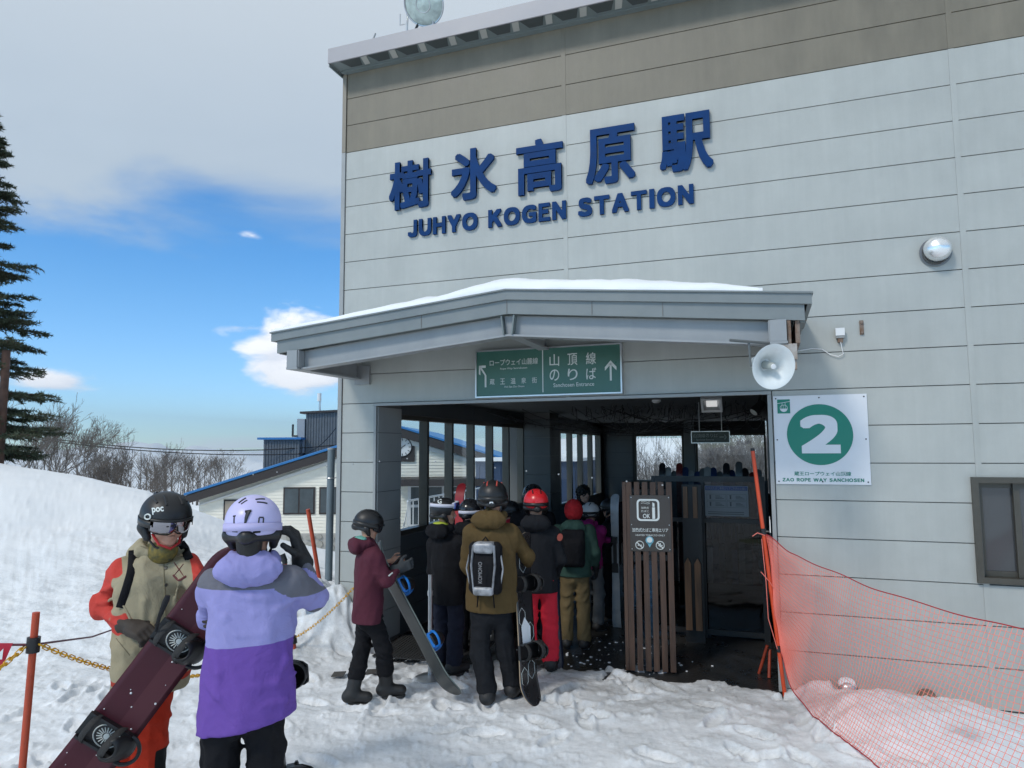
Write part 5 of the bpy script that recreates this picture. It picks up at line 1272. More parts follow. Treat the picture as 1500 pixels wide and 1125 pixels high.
# things outside the side windows
t = thing('white_railing', (-2.6, 9.5, 0), 'white metal railing outside seen through the side window panes', 'railing')
b = MB()
for k in range(40): y = 6+k*.28; b.tube([(-2.4-.02*k, y, -.8), (-2.4-.02*k, y, .98)], .012, 4)
b.tube([(-2.4, 6, .98), (-3.2, 17, .98)], .022, 6).tube([(-2.4, 6, .1), (-3.2, 17, .1)], .018, 6); b.build('bar', M_white, t)
t = thing('blue_shed', (-2, 22, -1), 'blue corrugated shed outside seen through the deeper narrow panes', 'shed')
MB().box(-6.4, -2.4, 19, 23, -2.5, 1.5).build('wall', mat('shed_blue', (.022, .045, .10), .5, 0, .2, 3), t); MB().box(-6.6, -2.2, 18.8, 23.2, 1.5, 1.62).build('roof', M_snow, t)
for k in range(12): MB().box(-6.3+k*.3, -6.24+k*.3, 18.97, 18.999, -2.5, 1.45).build('rib', MATS['shed_blue'], t)

# ================================================================== trees
M_bark = mat('bare_bark', (.15, .13, .115), .85, 0, .3, 6); M_bark2 = mat('conifer_bark', (.10, .055, .04), .85, 0, .35, 8); M_need = mat('conifer_needles', (.028, .046, .024), .7, 0, .5, 4, col2=(.07, .085, .045))
def tube_batch(segs, n=3):
    """segs: list of (p0, p1, r0, r1) -> vertices and quads in one go"""
    S = np.array([np.concatenate([a, b_, [r0, r1]]) for a, b_, r0, r1 in segs]); P = S[:, :3]; Q = S[:, 3:6]; D = Q-P; D /= np.maximum(np.linalg.norm(D, axis=1), 1e-9)[:, None]
    up = np.where(np.abs(D[:, 2:3]) > .9, np.array([[1., 0, 0]]), np.array([[0, 0, 1.]])); X = np.cross(up, D); X /= np.linalg.norm(X, axis=1)[:, None]; Y = np.cross(D, X); V = []
    for base, r in ((P, S[:, 6]), (Q, S[:, 7])):
        for k in range(n):
            a = 2*math.pi*k/n; V.append(base+(X*math.cos(a)+Y*math.sin(a))*r[:, None])
    V = np.stack(V, 1).reshape(-1, 3); base = np.arange(len(segs))*2*n; F = []
    for k in range(n): F.append(np.stack([base+k, base+(k+1) % n, base+n+(k+1) % n, base+n+k], 1))
    return V, np.stack(F, 1).reshape(-1, 4)
def grow(h, seed, spread=.5, levels=6, up=.25, dens=1.0):
    r_ = random.Random(seed); big = []; small = []
    def br(p, d, l, r, lv):
        n = 3 if lv < 4 else 2; q = p
        for i in range(n):
            d = d+np.array([r_.gauss(0, .09), r_.gauss(0, .09), r_.gauss(0, .06)+up*.08]); d /= np.linalg.norm(d)
            q2 = q+d*l/n; r2 = r*(1-.22*(i+1)/n*1.1); (big if lv < 2 else small).append((q, q2, r*(1-.22*i/n*1.1), r2)); q = q2
            if lv >= 1 and i < n-1 and lv < levels and r_.random() < .75*dens: side(q, d, l*.62, r2*.6, lv+1)
        if lv < levels:
            for _ in range(2 if r_.random() < .8 else 3): side(q, d, l*r_.uniform(.62, .82), r*.70, lv+1)
    def side(q, d, l, r, lv):
        v = np.array([r_.gauss(0, 1), r_.gauss(0, 1), r_.gauss(0, .7)]); v -= d*(v@d); v /= np.linalg.norm(v)
        nd = d+v*spread*r_.uniform(.6, 1.3)+np.array([0, 0, up]); nd /= np.linalg.norm(nd); br(q, nd, l, max(r, .0042), lv)
    for k in range(r_.choice([2, 3])):
        br(np.array([r_.uniform(-.25, .25), r_.uniform(-.25, .25), -.3]), np.array([r_.gauss(0, .18), r_.gauss(0, .18), 1.]), h*.30, h*.007+.008, 0)
    return big, small
def bare_tree(loc, h, seed, label, group, levels=6, spread=.5, dens=1.0, m=None):
    t = thing('bare_tree', loc, label, 'tree', group); big, small = grow(h, seed, spread, levels, dens=dens)
    m = m or M_bark; l = np.array(loc, float)
    V, F = tube_batch(big, 5); mesh_np('trunk', V+l, F, m, t); V, F = tube_batch(small, 3); mesh_np('crown', V+l, F, m, t)
    return t
def tpos(px, b, z=None): p = ab(la(px, b), b, 0); p[2] = gz(p[0], p[1]) if z is None else z; return p
TG = 'bare trees beyond the snow bank'
trees = []
sp_ = [(52, 24, 3.7, 'tallest bare tree behind the conifer at the left edge'), (18, 22, 4.2, 'bare tree half hidden by the conifer trunk'), (104, 30, 3.5, 'bare tree leaning right of the conifer'), (150, 33, 3.1, 'low bare tree at the dip beside the tall left tree'), (182, 34, 3.9, 'upright bare tree in the middle of the left row'),
       (205, 36, 4.2, 'broad bare tree standing in the middle of the left row'), (235, 40, 4.6, 'bare tree on the right shoulder of the left row'), (262, 44, 3.6, 'small bare tree sloping down to the valley view'), (285, 46, 3.2, 'smallest bare bush tree beside the lodge eave'), (325, 50, 4.9, 'lone thin bare tree above the lodge eave')]
pr_ = []
for k, (px, b, h, lab) in enumerate(sp_):
    p = tpos(px, b, -.6 if b < 31 else -1.9)
    if px == 325: p[2] = -1.6
    if k < 5: t = bare_tree(p, h*1.12, 100+k*7, lab, TG, 7, .55, .66); pr_.append(t)
    else: t = copy_tree(pr_[(k*2+1) % 5], None, p, k*1.3, lab, .92+.05*(k % 3))
# rear trees seen through the back windows
TG2 = 'bare trees behind the station'
M_barkg = mat('bark_pale', (.20, .19, .185), .85, 0, .3, 6)
px_r = None
for k, (px, b, h) in enumerate(((1000, 30, 6.0), (1042, 28, 6.4), (1066, 26, 7.0), (1088, 27, 6.8), (1112, 31, 6.6), (955, 36, 5.0))):
    p = tpos(px, b, None); p[2] = min(p[2], .3)
    lab = ['bare tree at the left of the right rear window', 'bare tree under the hanging sign through the rear window', 'forked bare tree in the middle of the right rear window', 'tall bare tree in the right part of the rear window', 'bare tree at the jamb edge of the rear window', 'bare tree low in the left rear window'][k]
    if k < 2: t = bare_tree(p, h, 300+k*5, lab, TG2, 7, .5, .9, M_barkg); px_r = (px_r or [])+[t]
    else: copy_tree(px_r[k % 2], None, p, k*1.9, lab, h/6.2)
# far wood on the rear hill and the valley slope: reads as one mass
def wood(name, n, fn, label, m, seed):
    r_ = random.Random(seed); segs = []
    for _ in range(n):
        x, y, h = fn(r_); z = gz(x, y); p = np.array([x, y, z]); segs.append((p, p+np.array([r_.uniform(-.1, .1), r_.uniform(-.1, .1), h]), h*.018, h*.004))
        for k in range(9):
            q = p+np.array([0, 0, h*r_.uniform(.3, .95)]); a = r_.uniform(0, 6.28); l = h*r_.uniform(.15, .35); segs.append((q, q+np.array([math.cos(a)*l*.6, math.sin(a)*l*.6, l*.8]), h*.008, h*.002))
    V, F = tube_batch(segs, 3); c = V.mean(0); o = mesh_np(name, V-c, F, m, None); o.location = tuple(c); props(o, label, 'trees', None, 'stuff')
def fn1(r_):
    b = r_.uniform(45, 230); a = b*r_.uniform(.12, .45); p = ab(a, b, 0); return p[0], p[1], r_.uniform(.9, 1.9)*(1 if b > 90 else .8)
wood('far_wood', 700, fn1, 'leafless wood covering the snowy hill behind the station', M_barkg, 5)
def fn2(r_):
    b = r_.uniform(70, 190); a = b*r_.uniform(-.78, -.40); p = ab(a, b, 0); return p[0], p[1], r_.uniform(3.5, 6)
wood('valley_wood', 260, fn2, 'leafless wood on the slope falling to the valley', M_bark, 6)

# conifer at the left edge
def conifer(loc, H, label):
    t = thing('conifer_tree', loc, label, 'tree'); l = np.array(loc, float); r_ = random.Random(4)
    pts = [l+np.array([.04*math.sin(k), .03*math.cos(k*1.3), H*k/12]) for k in range(13)]
    MB().tube(pts, [.13*(1-k/12.5)+.010 for k in range(13)], 12).build('trunk', M_bark2, t, True)
    segs = []; tri = []
    z = .5
    while z < H-.15:
        for _ in range(r_.choice([5, 6, 7])):
            f = (z-1.0)/(H-1.0); Lb = (1.75*(1-f)**.85+.12)*r_.uniform(.6, 1.12); az_ = r_.uniform(0, 2*math.pi)
            d = np.array([math.cos(az_), math.sin(az_), 0.]); p = l+np.array([0, 0, z]); n = 9; P = [p]
            for i in range(1, n+1):
                u = i/n; P.append(p+d*Lb*u+np.array([0, 0, -.34*Lb*u+.20*Lb*u*u+r_.uniform(-.01, .01)]))
            for i in range(n): segs.append((P[i], P[i+1], .022*(1-i/n)+.006, .022*(1-(i+1)/n)+.005))
            sd = np.array([-d[1], d[0], 0])
            for i in range(2, n+1):
                u = i/n
                for s in (-1, 1):
                    for _k in range(2):
                        tl = Lb*(.42*(1-u*.7))*r_.uniform(.6, 1.2)+.07; q = P[i]+d*r_.uniform(-.08, .08)*Lb; td = d*.75+sd*s*r_.uniform(.5, 1.0)+np.array([0, 0, r_.uniform(-.35, .02)]); td /= np.linalg.norm(td)
                        segs.append((q, q+td*tl, .005, .003)); m_ = max(4, int(tl/.026))
                        for j in range(m_):
                            c = q+td*tl*(j+.5)/m_
                            for w_ in range(3):
                                nd = td*.55+np.array([r_.gauss(0, .6), r_.gauss(0, .6), r_.gauss(.15, .45)]); nd /= np.linalg.norm(nd); e = np.cross(nd, [r_.gauss(0, 1), r_.gauss(0, 1), r_.gauss(0, 1)]); e /= np.linalg.norm(e)+1e-9
                                tri.append((c-e*.011, c+e*.011, c+nd*r_.uniform(.06, .11)))
        z += r_.uniform(.10, .26) if r_.random() < .85 else .40
    V, F = tube_batch(segs, 4); mesh_np('branches', V, F, M_bark2, t)
    V = np.array(tri).reshape(-1, 3); F = np.arange(len(V)).reshape(-1, 3); mesh_np('crown', V, F, M_need, t)
    print('conifer tris', len(F)); return t
cp = tpos(-62, 14.5); conifer((cp[0], cp[1], cp[2]-.1), 8.3, 'tall dark conifer with drooping branches at the left edge')
p = tpos(3, 14.0); p[2] -= .1
t = thing('wooden_pole', p, 'thin brown wooden utility pole at the left edge below the conifer', 'pole'); MB().tube([p, p+np.array([0, 0, 2.4])], .075, 12).build('pole', M_bark2, t, True)
HAZE = True
if HAZE:
    b = MB().box(-22000, 22000, -400, 34000, -720, 1300); o = b.build('haze', None); o['kind'] = 'stuff'
    m = bpy.data.materials.new('haze'); m.use_nodes = True; nt2 = m.node_tree; nt2.nodes.clear(); oo = nt2.nodes.new('ShaderNodeOutputMaterial'); v = nt2.nodes.new('ShaderNodeVolumePrincipled')
    v.inputs['Color'].default_value = (.75, .87, 1, 1); v.inputs['Density'].default_value = .00004; v.inputs['Anisotropy'].default_value = .2
    nt2.links.new(v.outputs[0], oo.inputs['Volume']); o.data.materials.append(m)

# ================================================================== people: bodies and clothes as smooth closed surfaces
def surface(fn, lo, hi, h):
    """closed surface fn(P) = 0 meshed on a grid of step h (surface nets)"""
    lo = np.array(lo)-2*h; hi = np.array(hi)+2*h; n = np.ceil((hi-lo)/h).astype(int)+1
    ax = [lo[i]+h*np.arange(n[i]) for i in range(3)]; G = np.stack(np.meshgrid(*ax, indexing='ij'), -1).astype(np.float32)
    D = fn(G.reshape(-1, 3)).reshape(n).astype(np.float32); S = D < 0
    S[0] = S[-1] = False; S[:, 0] = S[:, -1] = False; S[:, :, 0] = S[:, :, -1] = False
    cs = [(i, j, k) for i in (0, 1) for j in (0, 1) for k in (0, 1)]
    def sh(A, c): return A[c[0]:A.shape[0]-1+c[0], c[1]:A.shape[1]-1+c[1], c[2]:A.shape[2]-1+c[2]]
    cnt = sum(sh(S, c).astype(np.int8) for c in cs); act = (cnt > 0) & (cnt < 8); idx = -np.ones(act.shape, int); I = np.argwhere(act); idx[act] = np.arange(len(I))
    cv = {c: sh(D, c)[act] for c in cs}; pos = np.zeros((len(I), 3)); w = np.zeros(len(I))
    for c in cs:
        for a in range(3):
            if c[a]: continue
            c2 = list(c); c2[a] = 1; c2 = tuple(c2); A, B = cv[c], cv[c2]; m = (A < 0) != (B < 0); t_ = np.where(m, A/np.where(A-B == 0, 1, A-B), 0); t_ = np.clip(t_, 0, 1)
            p = np.array(c, float)[None]+np.zeros((len(I), 3)); p[:, a] += t_; pos += np.where(m[:, None], p, 0); w += m
    V = lo+(I+pos/np.maximum(w, 1)[:, None])*h; Fs = []
    for a in range(3):
        b_, c_ = (a+1) % 3, (a+2) % 3; s0 = [slice(None)]*3; s1 = [slice(None)]*3; s0[a] = slice(0, -1); s1[a] = slice(1, None)
        A, B = S[tuple(s0)], S[tuple(s1)]; X = np.argwhere(A != B); X = X[(X[:, b_] > 0) & (X[:, c_] > 0)]
        inside = A[X[:, 0], X[:, 1], X[:, 2]]
        def cell(db, dc): Y = X.copy(); Y[:, b_] += db; Y[:, c_] += dc; return idx[np.minimum(Y[:, 0], act.shape[0]-1), np.minimum(Y[:, 1], act.shape[1]-1), np.minimum(Y[:, 2], act.shape[2]-1)]
        q = np.stack([cell(-1, -1), cell(0, -1), cell(0, 0), cell(-1, 0)], 1); q[~inside] = q[~inside][:, ::-1]; Fs.append(q)
    F = np.concatenate(Fs); F = F[(F >= 0).all(1)]
    # light relaxation of the grid steps
    for _ in range(1):
        acc = np.zeros_like(V); ct = np.zeros(len(V))
        for k in range(4): np.add.at(acc, F[:, k], V[F[:, (k+1) % 4]]); np.add.at(acc, F[:, k], V[F[:, (k-1) % 4]]); np.add.at(ct, F[:, k], 2)
        V = V*.5+.5*acc/np.maximum(ct, 1)[:, None]
    return V, F
def nrm(v): v = np.asarray(v, float); return v/np.linalg.norm(v)
def cap(a, b, ra, rb, w=None, fl=1.):
    a = np.asarray(a, np.float32); b = np.asarray(b, np.float32)
    def f(P):
        ba = b-a; v = P-a; t_ = np.clip((v@ba)/max(ba@ba, 1e-9), 0, 1); v = v-t_[:, None]*ba
        if w is not None:
            w_ = np.asarray(w, np.float32); c = v@w_; v = v+np.outer(c*(1/fl-1), w_); return (np.sqrt((v*v).sum(1))-(ra+(rb-ra)*t_))*min(1, (1+fl)/2)
        return np.sqrt((v*v).sum(1))-(ra+(rb-ra)*t_)
    f.box = (np.minimum(a-ra, b-rb), np.maximum(a+ra, b+rb)); return f
def ell(c, r, ax=None):
    c = np.asarray(c, np.float32); r = np.asarray(r, np.float32); M = np.eye(3) if ax is None else np.array([nrm(q) for q in ax])
    def f(P): v = (P-c)@M.T.astype(np.float32); k = np.sqrt(((v/r)**2).sum(1)); k2 = np.sqrt(((v/(r*r))**2).sum(1)); return k*(k-1)/np.maximum(k2, 1e-6)
    m = r.max(); f.box = (c-m, c+m); return f
def rbox(c, hs, r, ax=None):
    c = np.asarray(c, np.float32); hs = np.asarray(hs, np.float32)-r; M = np.eye(3) if ax is None else np.array([nrm(q) for q in ax])
    def f(P): q = np.abs((P-c)@M.T.astype(np.float32))-hs; return np.sqrt((np.maximum(q, 0)**2).sum(1))+np.minimum(q.max(1), 0)-r
    m = np.linalg.norm(hs+r); f.box = (c-m, c+m); return f
def smin(a, b, k): h = np.clip(.5+.5*(b-a)/k, 0, 1); return b*(1-h)+a*h-k*h*(1-h)
def uni(fs, k=.03):
    def f(P):
        d = None
        for g in fs:
            kk = k
            if isinstance(g, tuple): g, kk = g
            q = g(P); d = q if d is None else smin(d, q, kk)
        return d
    bs = [(g[0] if isinstance(g, tuple) else g).box for g in fs]
    f.box = (np.min([b_[0] for b_ in bs], 0), np.max([b_[1] for b_ in bs], 0)); return f
def halfs(f, planes, k=.012):
    """keep the side n.(P-p) > 0"""
    def g(P):
        d = f(P)
        for p, n in planes: n = nrm(n).astype(np.float32); q = -((P-np.asarray(p, np.float32))@n); d = -smin(-d, -q, k)
        return d
    g.box = f.box; return g
def folds(f, amp, wl=.10, seed=0, st=(1, 1, .6)):
    r_ = np.random.RandomState(seed); K = []
    for i in range(7):
        d = r_.normal(size=3)*np.array(st); d /= np.linalg.norm(d); K.append((d*2*math.pi/(wl*r_.uniform(.6, 1.7)), r_.uniform(0, 6.28)))
    def g(P):
        d = f(P); W_ = np.stack([np.sin(P@np.array(q, np.float32)*.35+s) for q, s in K[:3]], 1)*.035; Q = P+W_.astype(np.float32)
        s = 0
        for q, ph in K[2:]: s = s+(1-np.abs(np.sin(Q@q.astype(np.float32)*.5+ph)))**2.0
        return d-amp*1.9*(s/2.2-.8)
    g.box = (f.box[0]-amp, f.box[1]+amp); return g
def skin_obj(name, f, h, m, par, zones=None):
    V, F = surface(f, f.box[0], f.box[1], h)
    at_ = {('z%d' % i): z(V) for i, z in enumerate(zones)} if zones else None
    return mesh_np(name, V, F, m, par, True, at_)

SKIN = mat('skin', (.50, .27, .185), .55, 0, .08, 12, .1, 200, .002)
LIP = mat('lips', (.42, .16, .13), .5)
HAIR = mat('hair', (.012, .010, .009), .6, 0, .3, 40, .4, 150, .004)
G_BLK = mat('glove_black', (.014, .014, .015), .7, 0, .2, 30, .3, 150, .003)
BOOTM = mat('boot_black', (.014, .014, .015), .6, 0, .25, 12, .3, 80, .004)
SOLE = mat('boot_sole', (.03, .03, .03), .8)

class Body:
    """joints in metres, world space; fw = way the person faces"""
    def __init__(s, root, fw, H=1.70, bend=0):
        s.root = np.array(root, float); s.fw = nrm([fw[0], fw[1], 0]); s.rt = np.array([s.fw[1], -s.fw[0], 0.]); s.H = H; k = H/1.70; s.k = k
        U = np.array([0, 0, 1.])
        def p(r, f, z): return s.root+s.rt*r*k+s.fw*f*k+U*z*k
        s.p = p
        s.pel = p(0, 0, .95); s.che = p(0, -.01, 1.25); s.nec = p(0, -.02, 1.44); s.hd = p(0, .01, 1.585); s.hf = s.fw.copy(); s.hu = np.array([0, 0, 1.])
        s.sh = {1: p(.185, -.02, 1.385), -1: p(-.185, -.02, 1.385)}
        s.el = {1: p(.25, -.04, 1.13), -1: p(-.25, -.04, 1.13)}
        s.wr = {1: p(.25, .10, .93), -1: p(-.25, .10, .93)}
        s.hip = {1: p(.09, 0, .90), -1: p(-.09, 0, .90)}
        s.kn = {1: p(.10, .03, .49), -1: p(-.10, .03, .49)}
        s.an = {1: p(.105, -.01, .11), -1: p(-.105, -.01, .11)}
        s.toe = {1: nrm(s.fw+s.rt*.18), -1: nrm(s.fw-s.rt*.18)}
def dress(B, label, J, T, seed=1, h=.013, jm=None, tm=None, jz=None, tz=None, hem=.78, hemtilt=(0, 0), hood=True, hoodm=None, wide=1.0, glove=G_BLK, boots=BOOTM, group=None, legs=True, fold=.007, hands=True, bootL=True, hand_dir=None, neckm=None, skin_hands=(), lining=None):
    k = B.k; t = thing('person', (B.root[0], B.root[1], B.root[2]), label, 'person', group); U = np.array([0, 0, 1.])
    # continuous body under the clothes
    fs = [cap(B.che, B.pel, .115*k, .115*k, B.fw, .7), cap(B.sh[1], B.sh[-1], .045*k, .045*k), cap(B.che, B.nec, .09*k, .05*k), cap(B.nec-(B.nec-B.hd)*-.0, B.hd-B.hu*.03, .052*k, .050*k)]
    for s in (1, -1): fs += [cap(B.sh[s], B.el[s], .042*k, .034*k), cap(B.el[s], B.wr[s], .034*k, .025*k), cap(B.hip[s], B.kn[s], .072*k, .05*k), cap(B.kn[s], B.an[s], .05*k, .035*k)]
    hx = np.cross(B.hf, B.hu); hx = nrm(hx); hz = nrm(np.cross(hx, B.hf))
    def hp(x, f, z): return B.hd+hx*x*k+B.hf*f*k+hz*z*k
    B.hp = hp; B.hx = hx; B.hz = hz
    fs += [ell(hp(0, -.008, .035), (.074*k, .092*k, .095*k), (hx, B.hf, hz)), (ell(hp(0, .022, -.045), (.056*k, .066*k, .062*k), (hx, B.hf, hz)), .03), (ell(hp(0, .055, -.085), (.026*k, .024*k, .022*k)), .03)]
    fs += [(cap(hp(0, .086, .022), hp(0, .104, -.018), .008*k, .0125*k), .012), (ell(hp(.012, .094, -.021), (.008*k, .010*k, .007*k)), .006), (ell(hp(-.012, .094, -.021), (.008*k, .010*k, .007*k)), .006)]
    fs += [(ell(hp(0, .086, -.045), (.020*k, .011*k, .0055*k), (hx, B.hf, hz)), .006), (ell(hp(0, .083, -.055), (.018*k, .012*k, .006*k), (hx, B.hf, hz)), .005)]
    for s in (1, -1): fs += [(cap(hp(s*.016, .085, .036), hp(s*.048, .070, .034), .008*k, .006*k), .012), (ell(hp(s*.077, -.005, -.005), (.008*k, .018*k, .030*k), (hx, B.hf, hz)), .008), (ell(hp(s*.045, .055, -.028), (.022*k, .022*k, .022*k)), .02)]
    f = uni(fs, .03); lowz = float(B.nec[2]-.30)
    if B.face:
        fa = uni(fs, .03); 
        V, F = surface(f, f.box[0], f.box[1], .012)
        V2, F2 = surface(halfs(uni([q for q in fs if True], .03), []), B.hd-.15*k, B.hd+.16*k, .0035)
        # fine head replaces nothing: the body below keeps its own grid, the fine head sits on the same surface
        mesh_np('body', V, F, SKIN, t, True); mesh_np('face', V2+B.hf*.0012, F2, SKIN, t, True)
    else:
        V, F = surface(f, f.box[0], f.box[1], .016); mesh_np('body', V, F, SKIN, t, True)
    # jacket
    mid = (B.sh[1]+B.sh[-1])/2; wd = .175*k*wide
    hem_p = B.pel+U*(hem-.95)*k
    jf = [cap(mid-U*.10*k, hem_p-U*.05, wd, wd*getattr(B,'flare',1.05), B.fw, .68), (cap(B.sh[1]-U*.025, B.sh[-1]-U*.025, .072*k, .072*k), .06), (cap(mid, B.nec+U*.035*k, .085*k, .068*k), .05)]
    jf0 = uni(jf+[(cap(B.sh[s], B.el[s], .076*k, .062*k), .035) for s in (1, -1)]+[(cap(B.el[s], B.wr[s], .063*k, .050*k), .03) for s in (1, -1)], .05)
    RG = []
    for pts, r_ in B.ridges:
        Q = [onf(jf0, px, py, bof(B.root), r_*.55) for px, py in pts]
        for i in range(len(Q)-1):
            if Q[i] is not None and Q[i+1] is not None: RG.append((cap(Q[i], Q[i+1], r_*(.5 if i == 0 else 1), r_*(.5 if i == len(Q)-2 else 1)), .022))
    wr_ = lambda q: folds(folds(q, fold*.95, .19, seed, (1, 1, .4)), fold*.22, .07, seed+40, (.7, .7, 1.3))
    f = halfs(wr_(uni(jf, .05)), [(hem_p, U+B.rt*hemtilt[0]+B.fw*hemtilt[1])], .008)
    af = []
    for s in (1, -1):
        a_ = [cap(B.sh[s]-U*.01, B.el[s], .076*k, .062*k), (cap(B.el[s], B.wr[s], .063*k, .050*k), .03)]
        d = nrm(B.wr[s]-B.el[s]); af.append((halfs(folds(wr_(uni(a_, .03)), fold*.35, .09, seed+70+s, tuple(.25+np.abs(d)*2)), [(B.wr[s]+d*.005, -d)], .006), .035))
    J_ = uni([f]+af+RG, .035)
    if hood:
        hb = [cap(B.nec+B.rt*.085*k+U*.01, B.nec-B.fw*.085*k+B.rt*.05*k, .040*k, .05*k), cap(B.nec-B.rt*.085*k+U*.01, B.nec-B.fw*.085*k-B.rt*.05*k, .040*k, .05*k), cap(B.nec-B.fw*.10*k+B.rt*.05*k, B.nec-B.fw*.10*k-B.rt*.05*k, .055*k, .055*k), (ell(B.nec-B.fw*.115*k-U*.015*k, (.150*k, .055*k, .075*k), (B.rt, B.fw, U)), .05)]
        hb += [cap(B.nec+B.rt*.07*k+U*.02, B.nec+B.fw*.055*k+B.rt*.03*k+U*.0, .030*k, .028*k), cap(B.nec-B.rt*.07*k+U*.02, B.nec+B.fw*.055*k-B.rt*.03*k, .030*k, .028*k)]
        hd_ = uni(hb, .04)
        cut = ell(B.nec+U*.075*k-B.fw*.02*k, (.082*k, .10*k, .085*k), (B.rt, B.fw, U))
        def hf_(P, hd_=hd_, cut=cut): return np.maximum(hd_(P), -cut(P))
        hf_.box = hd_.box
        skin_obj('hood', folds(hf_, .005, .07, seed+3), max(.009, h*.8), hoodm or jm, t)
        if lining is not None: skin_obj('hood_lining', ell(B.nec-B.fw*.06*k+U*.052*k, (.085*k, .08*k, .030*k), (B.rt, B.fw, U)), .009, lining, t)
    skin_obj('jacket', J_, h, jm, t, jz)
    # trousers
    if legs:
        tf = [cap(B.pel-U*.03*k, (B.hip[1]+B.hip[-1])/2-U*.03*k, .138*k*wide**.5, .145*k*wide**.5, B.fw, .74)]
        for s in (1, -1): tf += [(cap(B.hip[s]-U*.03*k, B.kn[s], .088*k, .082*k), .035), (cap(B.kn[s], B.an[s]+(B.kn[s]-B.an[s])*B.cuff, .080*k, .086*k), .03)]
        lo = min(B.an[1][2], B.an[-1][2])
        f = uni(tf, .03)
        pl = []
        skin_obj('trousers', folds(f, fold*.9, .09, seed+9, (1, 1, 1.2)), h, tm, t, tz)
        for s in (1, -1):
            a_ = B.an[s]; td = B.toe[s]; u_ = getattr(B, 'bu', {}).get(s, U); side = nrm(np.cross(u_, td)); sole = a_-u_*.10*k
            sh_ = nrm(B.kn[s]-a_); bf = [cap(a_+sh_*(.13 if B.cuff < .1 else .20)*k, a_-u_*.01, .068*k, .064*k), (cap(a_-u_*.040*k-td*.035*k, a_-u_*.050*k+td*.135*k, .064*k, .054*k, u_, .9), .03)]
            f = halfs(uni(bf, .03), [(sole, u_)], .01)
            o = skin_obj('boot', f, max(.008, h*.7), boots, t)
            P = []; 
            for q in np.linspace(0, 2*math.pi, 24, endpoint=False):
                x_ = math.cos(q)*.052*k*(1-.12*(math.sin(q) < 0)); y_ = math.sin(q); y_ = (.045+.135*max(y_, 0)+.045*min(y_, 0))*k if y_ > 0 else (.045+.085*y_)*k
                P.append((x_, y_))
            MB().prism(P, side, td, u_, sole-u_*.002, -.012, .010).build('sole', SOLE, o)
    # gloved hands
    if hands:
        for s in (1, -1):
            if s in B.nohand: continue
            d = nrm(B.wr[s]-B.el[s]); hd2 = B.hand.get(s) if hasattr(B, 'hand') else None
            fwd, pal = (hd2 if hd2 else (d, B.rt*(-s)))
            make_hand(B.wr[s]+d*.01, fwd, pal, s, k*(1.0 if s in skin_hands else 1.16), SKIN if s in skin_hands else glove, t, B.curl.get(s, .5), skin=s in skin_hands)
    return t
def onf(f, px, py, b0, sink):
    """where the sight line meets the garment surface, pushed in by sink"""
    bs = np.arange(b0-.6, b0+.4, .004); P = np.array([at(px, py, b) for b in bs]); d = f(P.astype(np.float32)); k = np.argmax(d < 0)
    return at(px, py, bs[k]+sink) if d[k] < 0 else None
def make_hand(w, fwd, palm, side, k, m, par, curl=.5, skin=False):
    """w wrist, fwd towards the fingers, palm = normal out of the palm, side +1 right hand"""
    fwd = nrm(fwd); palm = np.asarray(palm, float); palm = nrm(palm-fwd*(palm@fwd)); lat = np.cross(fwd, palm)*side  # towards the thumb
    r0 = .0088*k if skin else .0125*k; c = w+fwd*.055*k
    fs = [rbox(c, (.042*k, .046*k, (.014 if skin else .019)*k), .013*k, (lat, fwd, palm)), (cap(w-fwd*.035*k, w+fwd*.03*k, .030*k if skin else .044*k, .030*k), .02)]
    for i, (off, L) in enumerate(((.030, .074), (.010, .082), (-.010, .076), (-.030, .060))):
        p = w+fwd*.095*k+lat*off*k; a = curl*(.9+.08*i); d = fwd.copy(); seg = [.42, .32, .26]; r_ = r0
        for j in range(3):
            ang = a*(j+1)*.75; dj = nrm(fwd*math.cos(ang)+palm*math.sin(ang)+lat*off*.9*(1-j*.5)); q = p+dj*L*k*seg[j]; fs.append((cap(p, q, r_, r_*.93), .006)); p = q; r_ *= .95
    p = w+fwd*.025*k+lat*.030*k; q = p+nrm(fwd*.55+lat*.8+palm*.25)*.040*k; r2 = q+nrm(fwd*.85+lat*.25+palm*(.25+.4*curl))*.034*k; e = r2+nrm(fwd*.9+palm*(.2+.6*curl))*.024*k
    fs += [(cap(p, q, .018*k, .0145*k if not skin else .012*k), .012), (cap(q, r2, .0135*k if not skin else .0105*k, r0), .006), (cap(r2, e, r0, r0*.9), .006)]
    f = uni(fs, .010); return skin_obj('hand' if skin else 'glove', f, .0045, m, par)
def rimband(B, z, hw, off, m, name, par, a0=0, a1=2*math.pi, er=(.118, .138), th=.004, tilt=0, n=40, cen=(-.01, .045), k2=1):
    """a band around the helmet: ellipse in the head's own frame"""
    k = B.k; V = []; F = []; rx, ry = er[0]*k+off, er[1]*k+off
    for i in range(n+1):
        a = a0+(a1-a0)*i/n; x, y = math.cos(a)*rx, math.sin(a)*ry; zz = z+tilt*math.sin(a)
        o = B.hx*math.cos(a)+B.hf*math.sin(a)
        for dz in (-hw, hw):
            for dr in (0, th): V.append(B.hd+B.hx*x+B.hf*(y+cen[0]*k)+B.hz*(zz*k+dz)+o*dr)
    for i in range(n):
        p = i*4; F += [(p+1, p+5, p+7, p+3), (p, p+2, p+6, p+4), (p+2, p+3, p+7, p+6), (p, p+4, p+5, p+1)]
    return mesh_np(name, V, F, m, par, True)
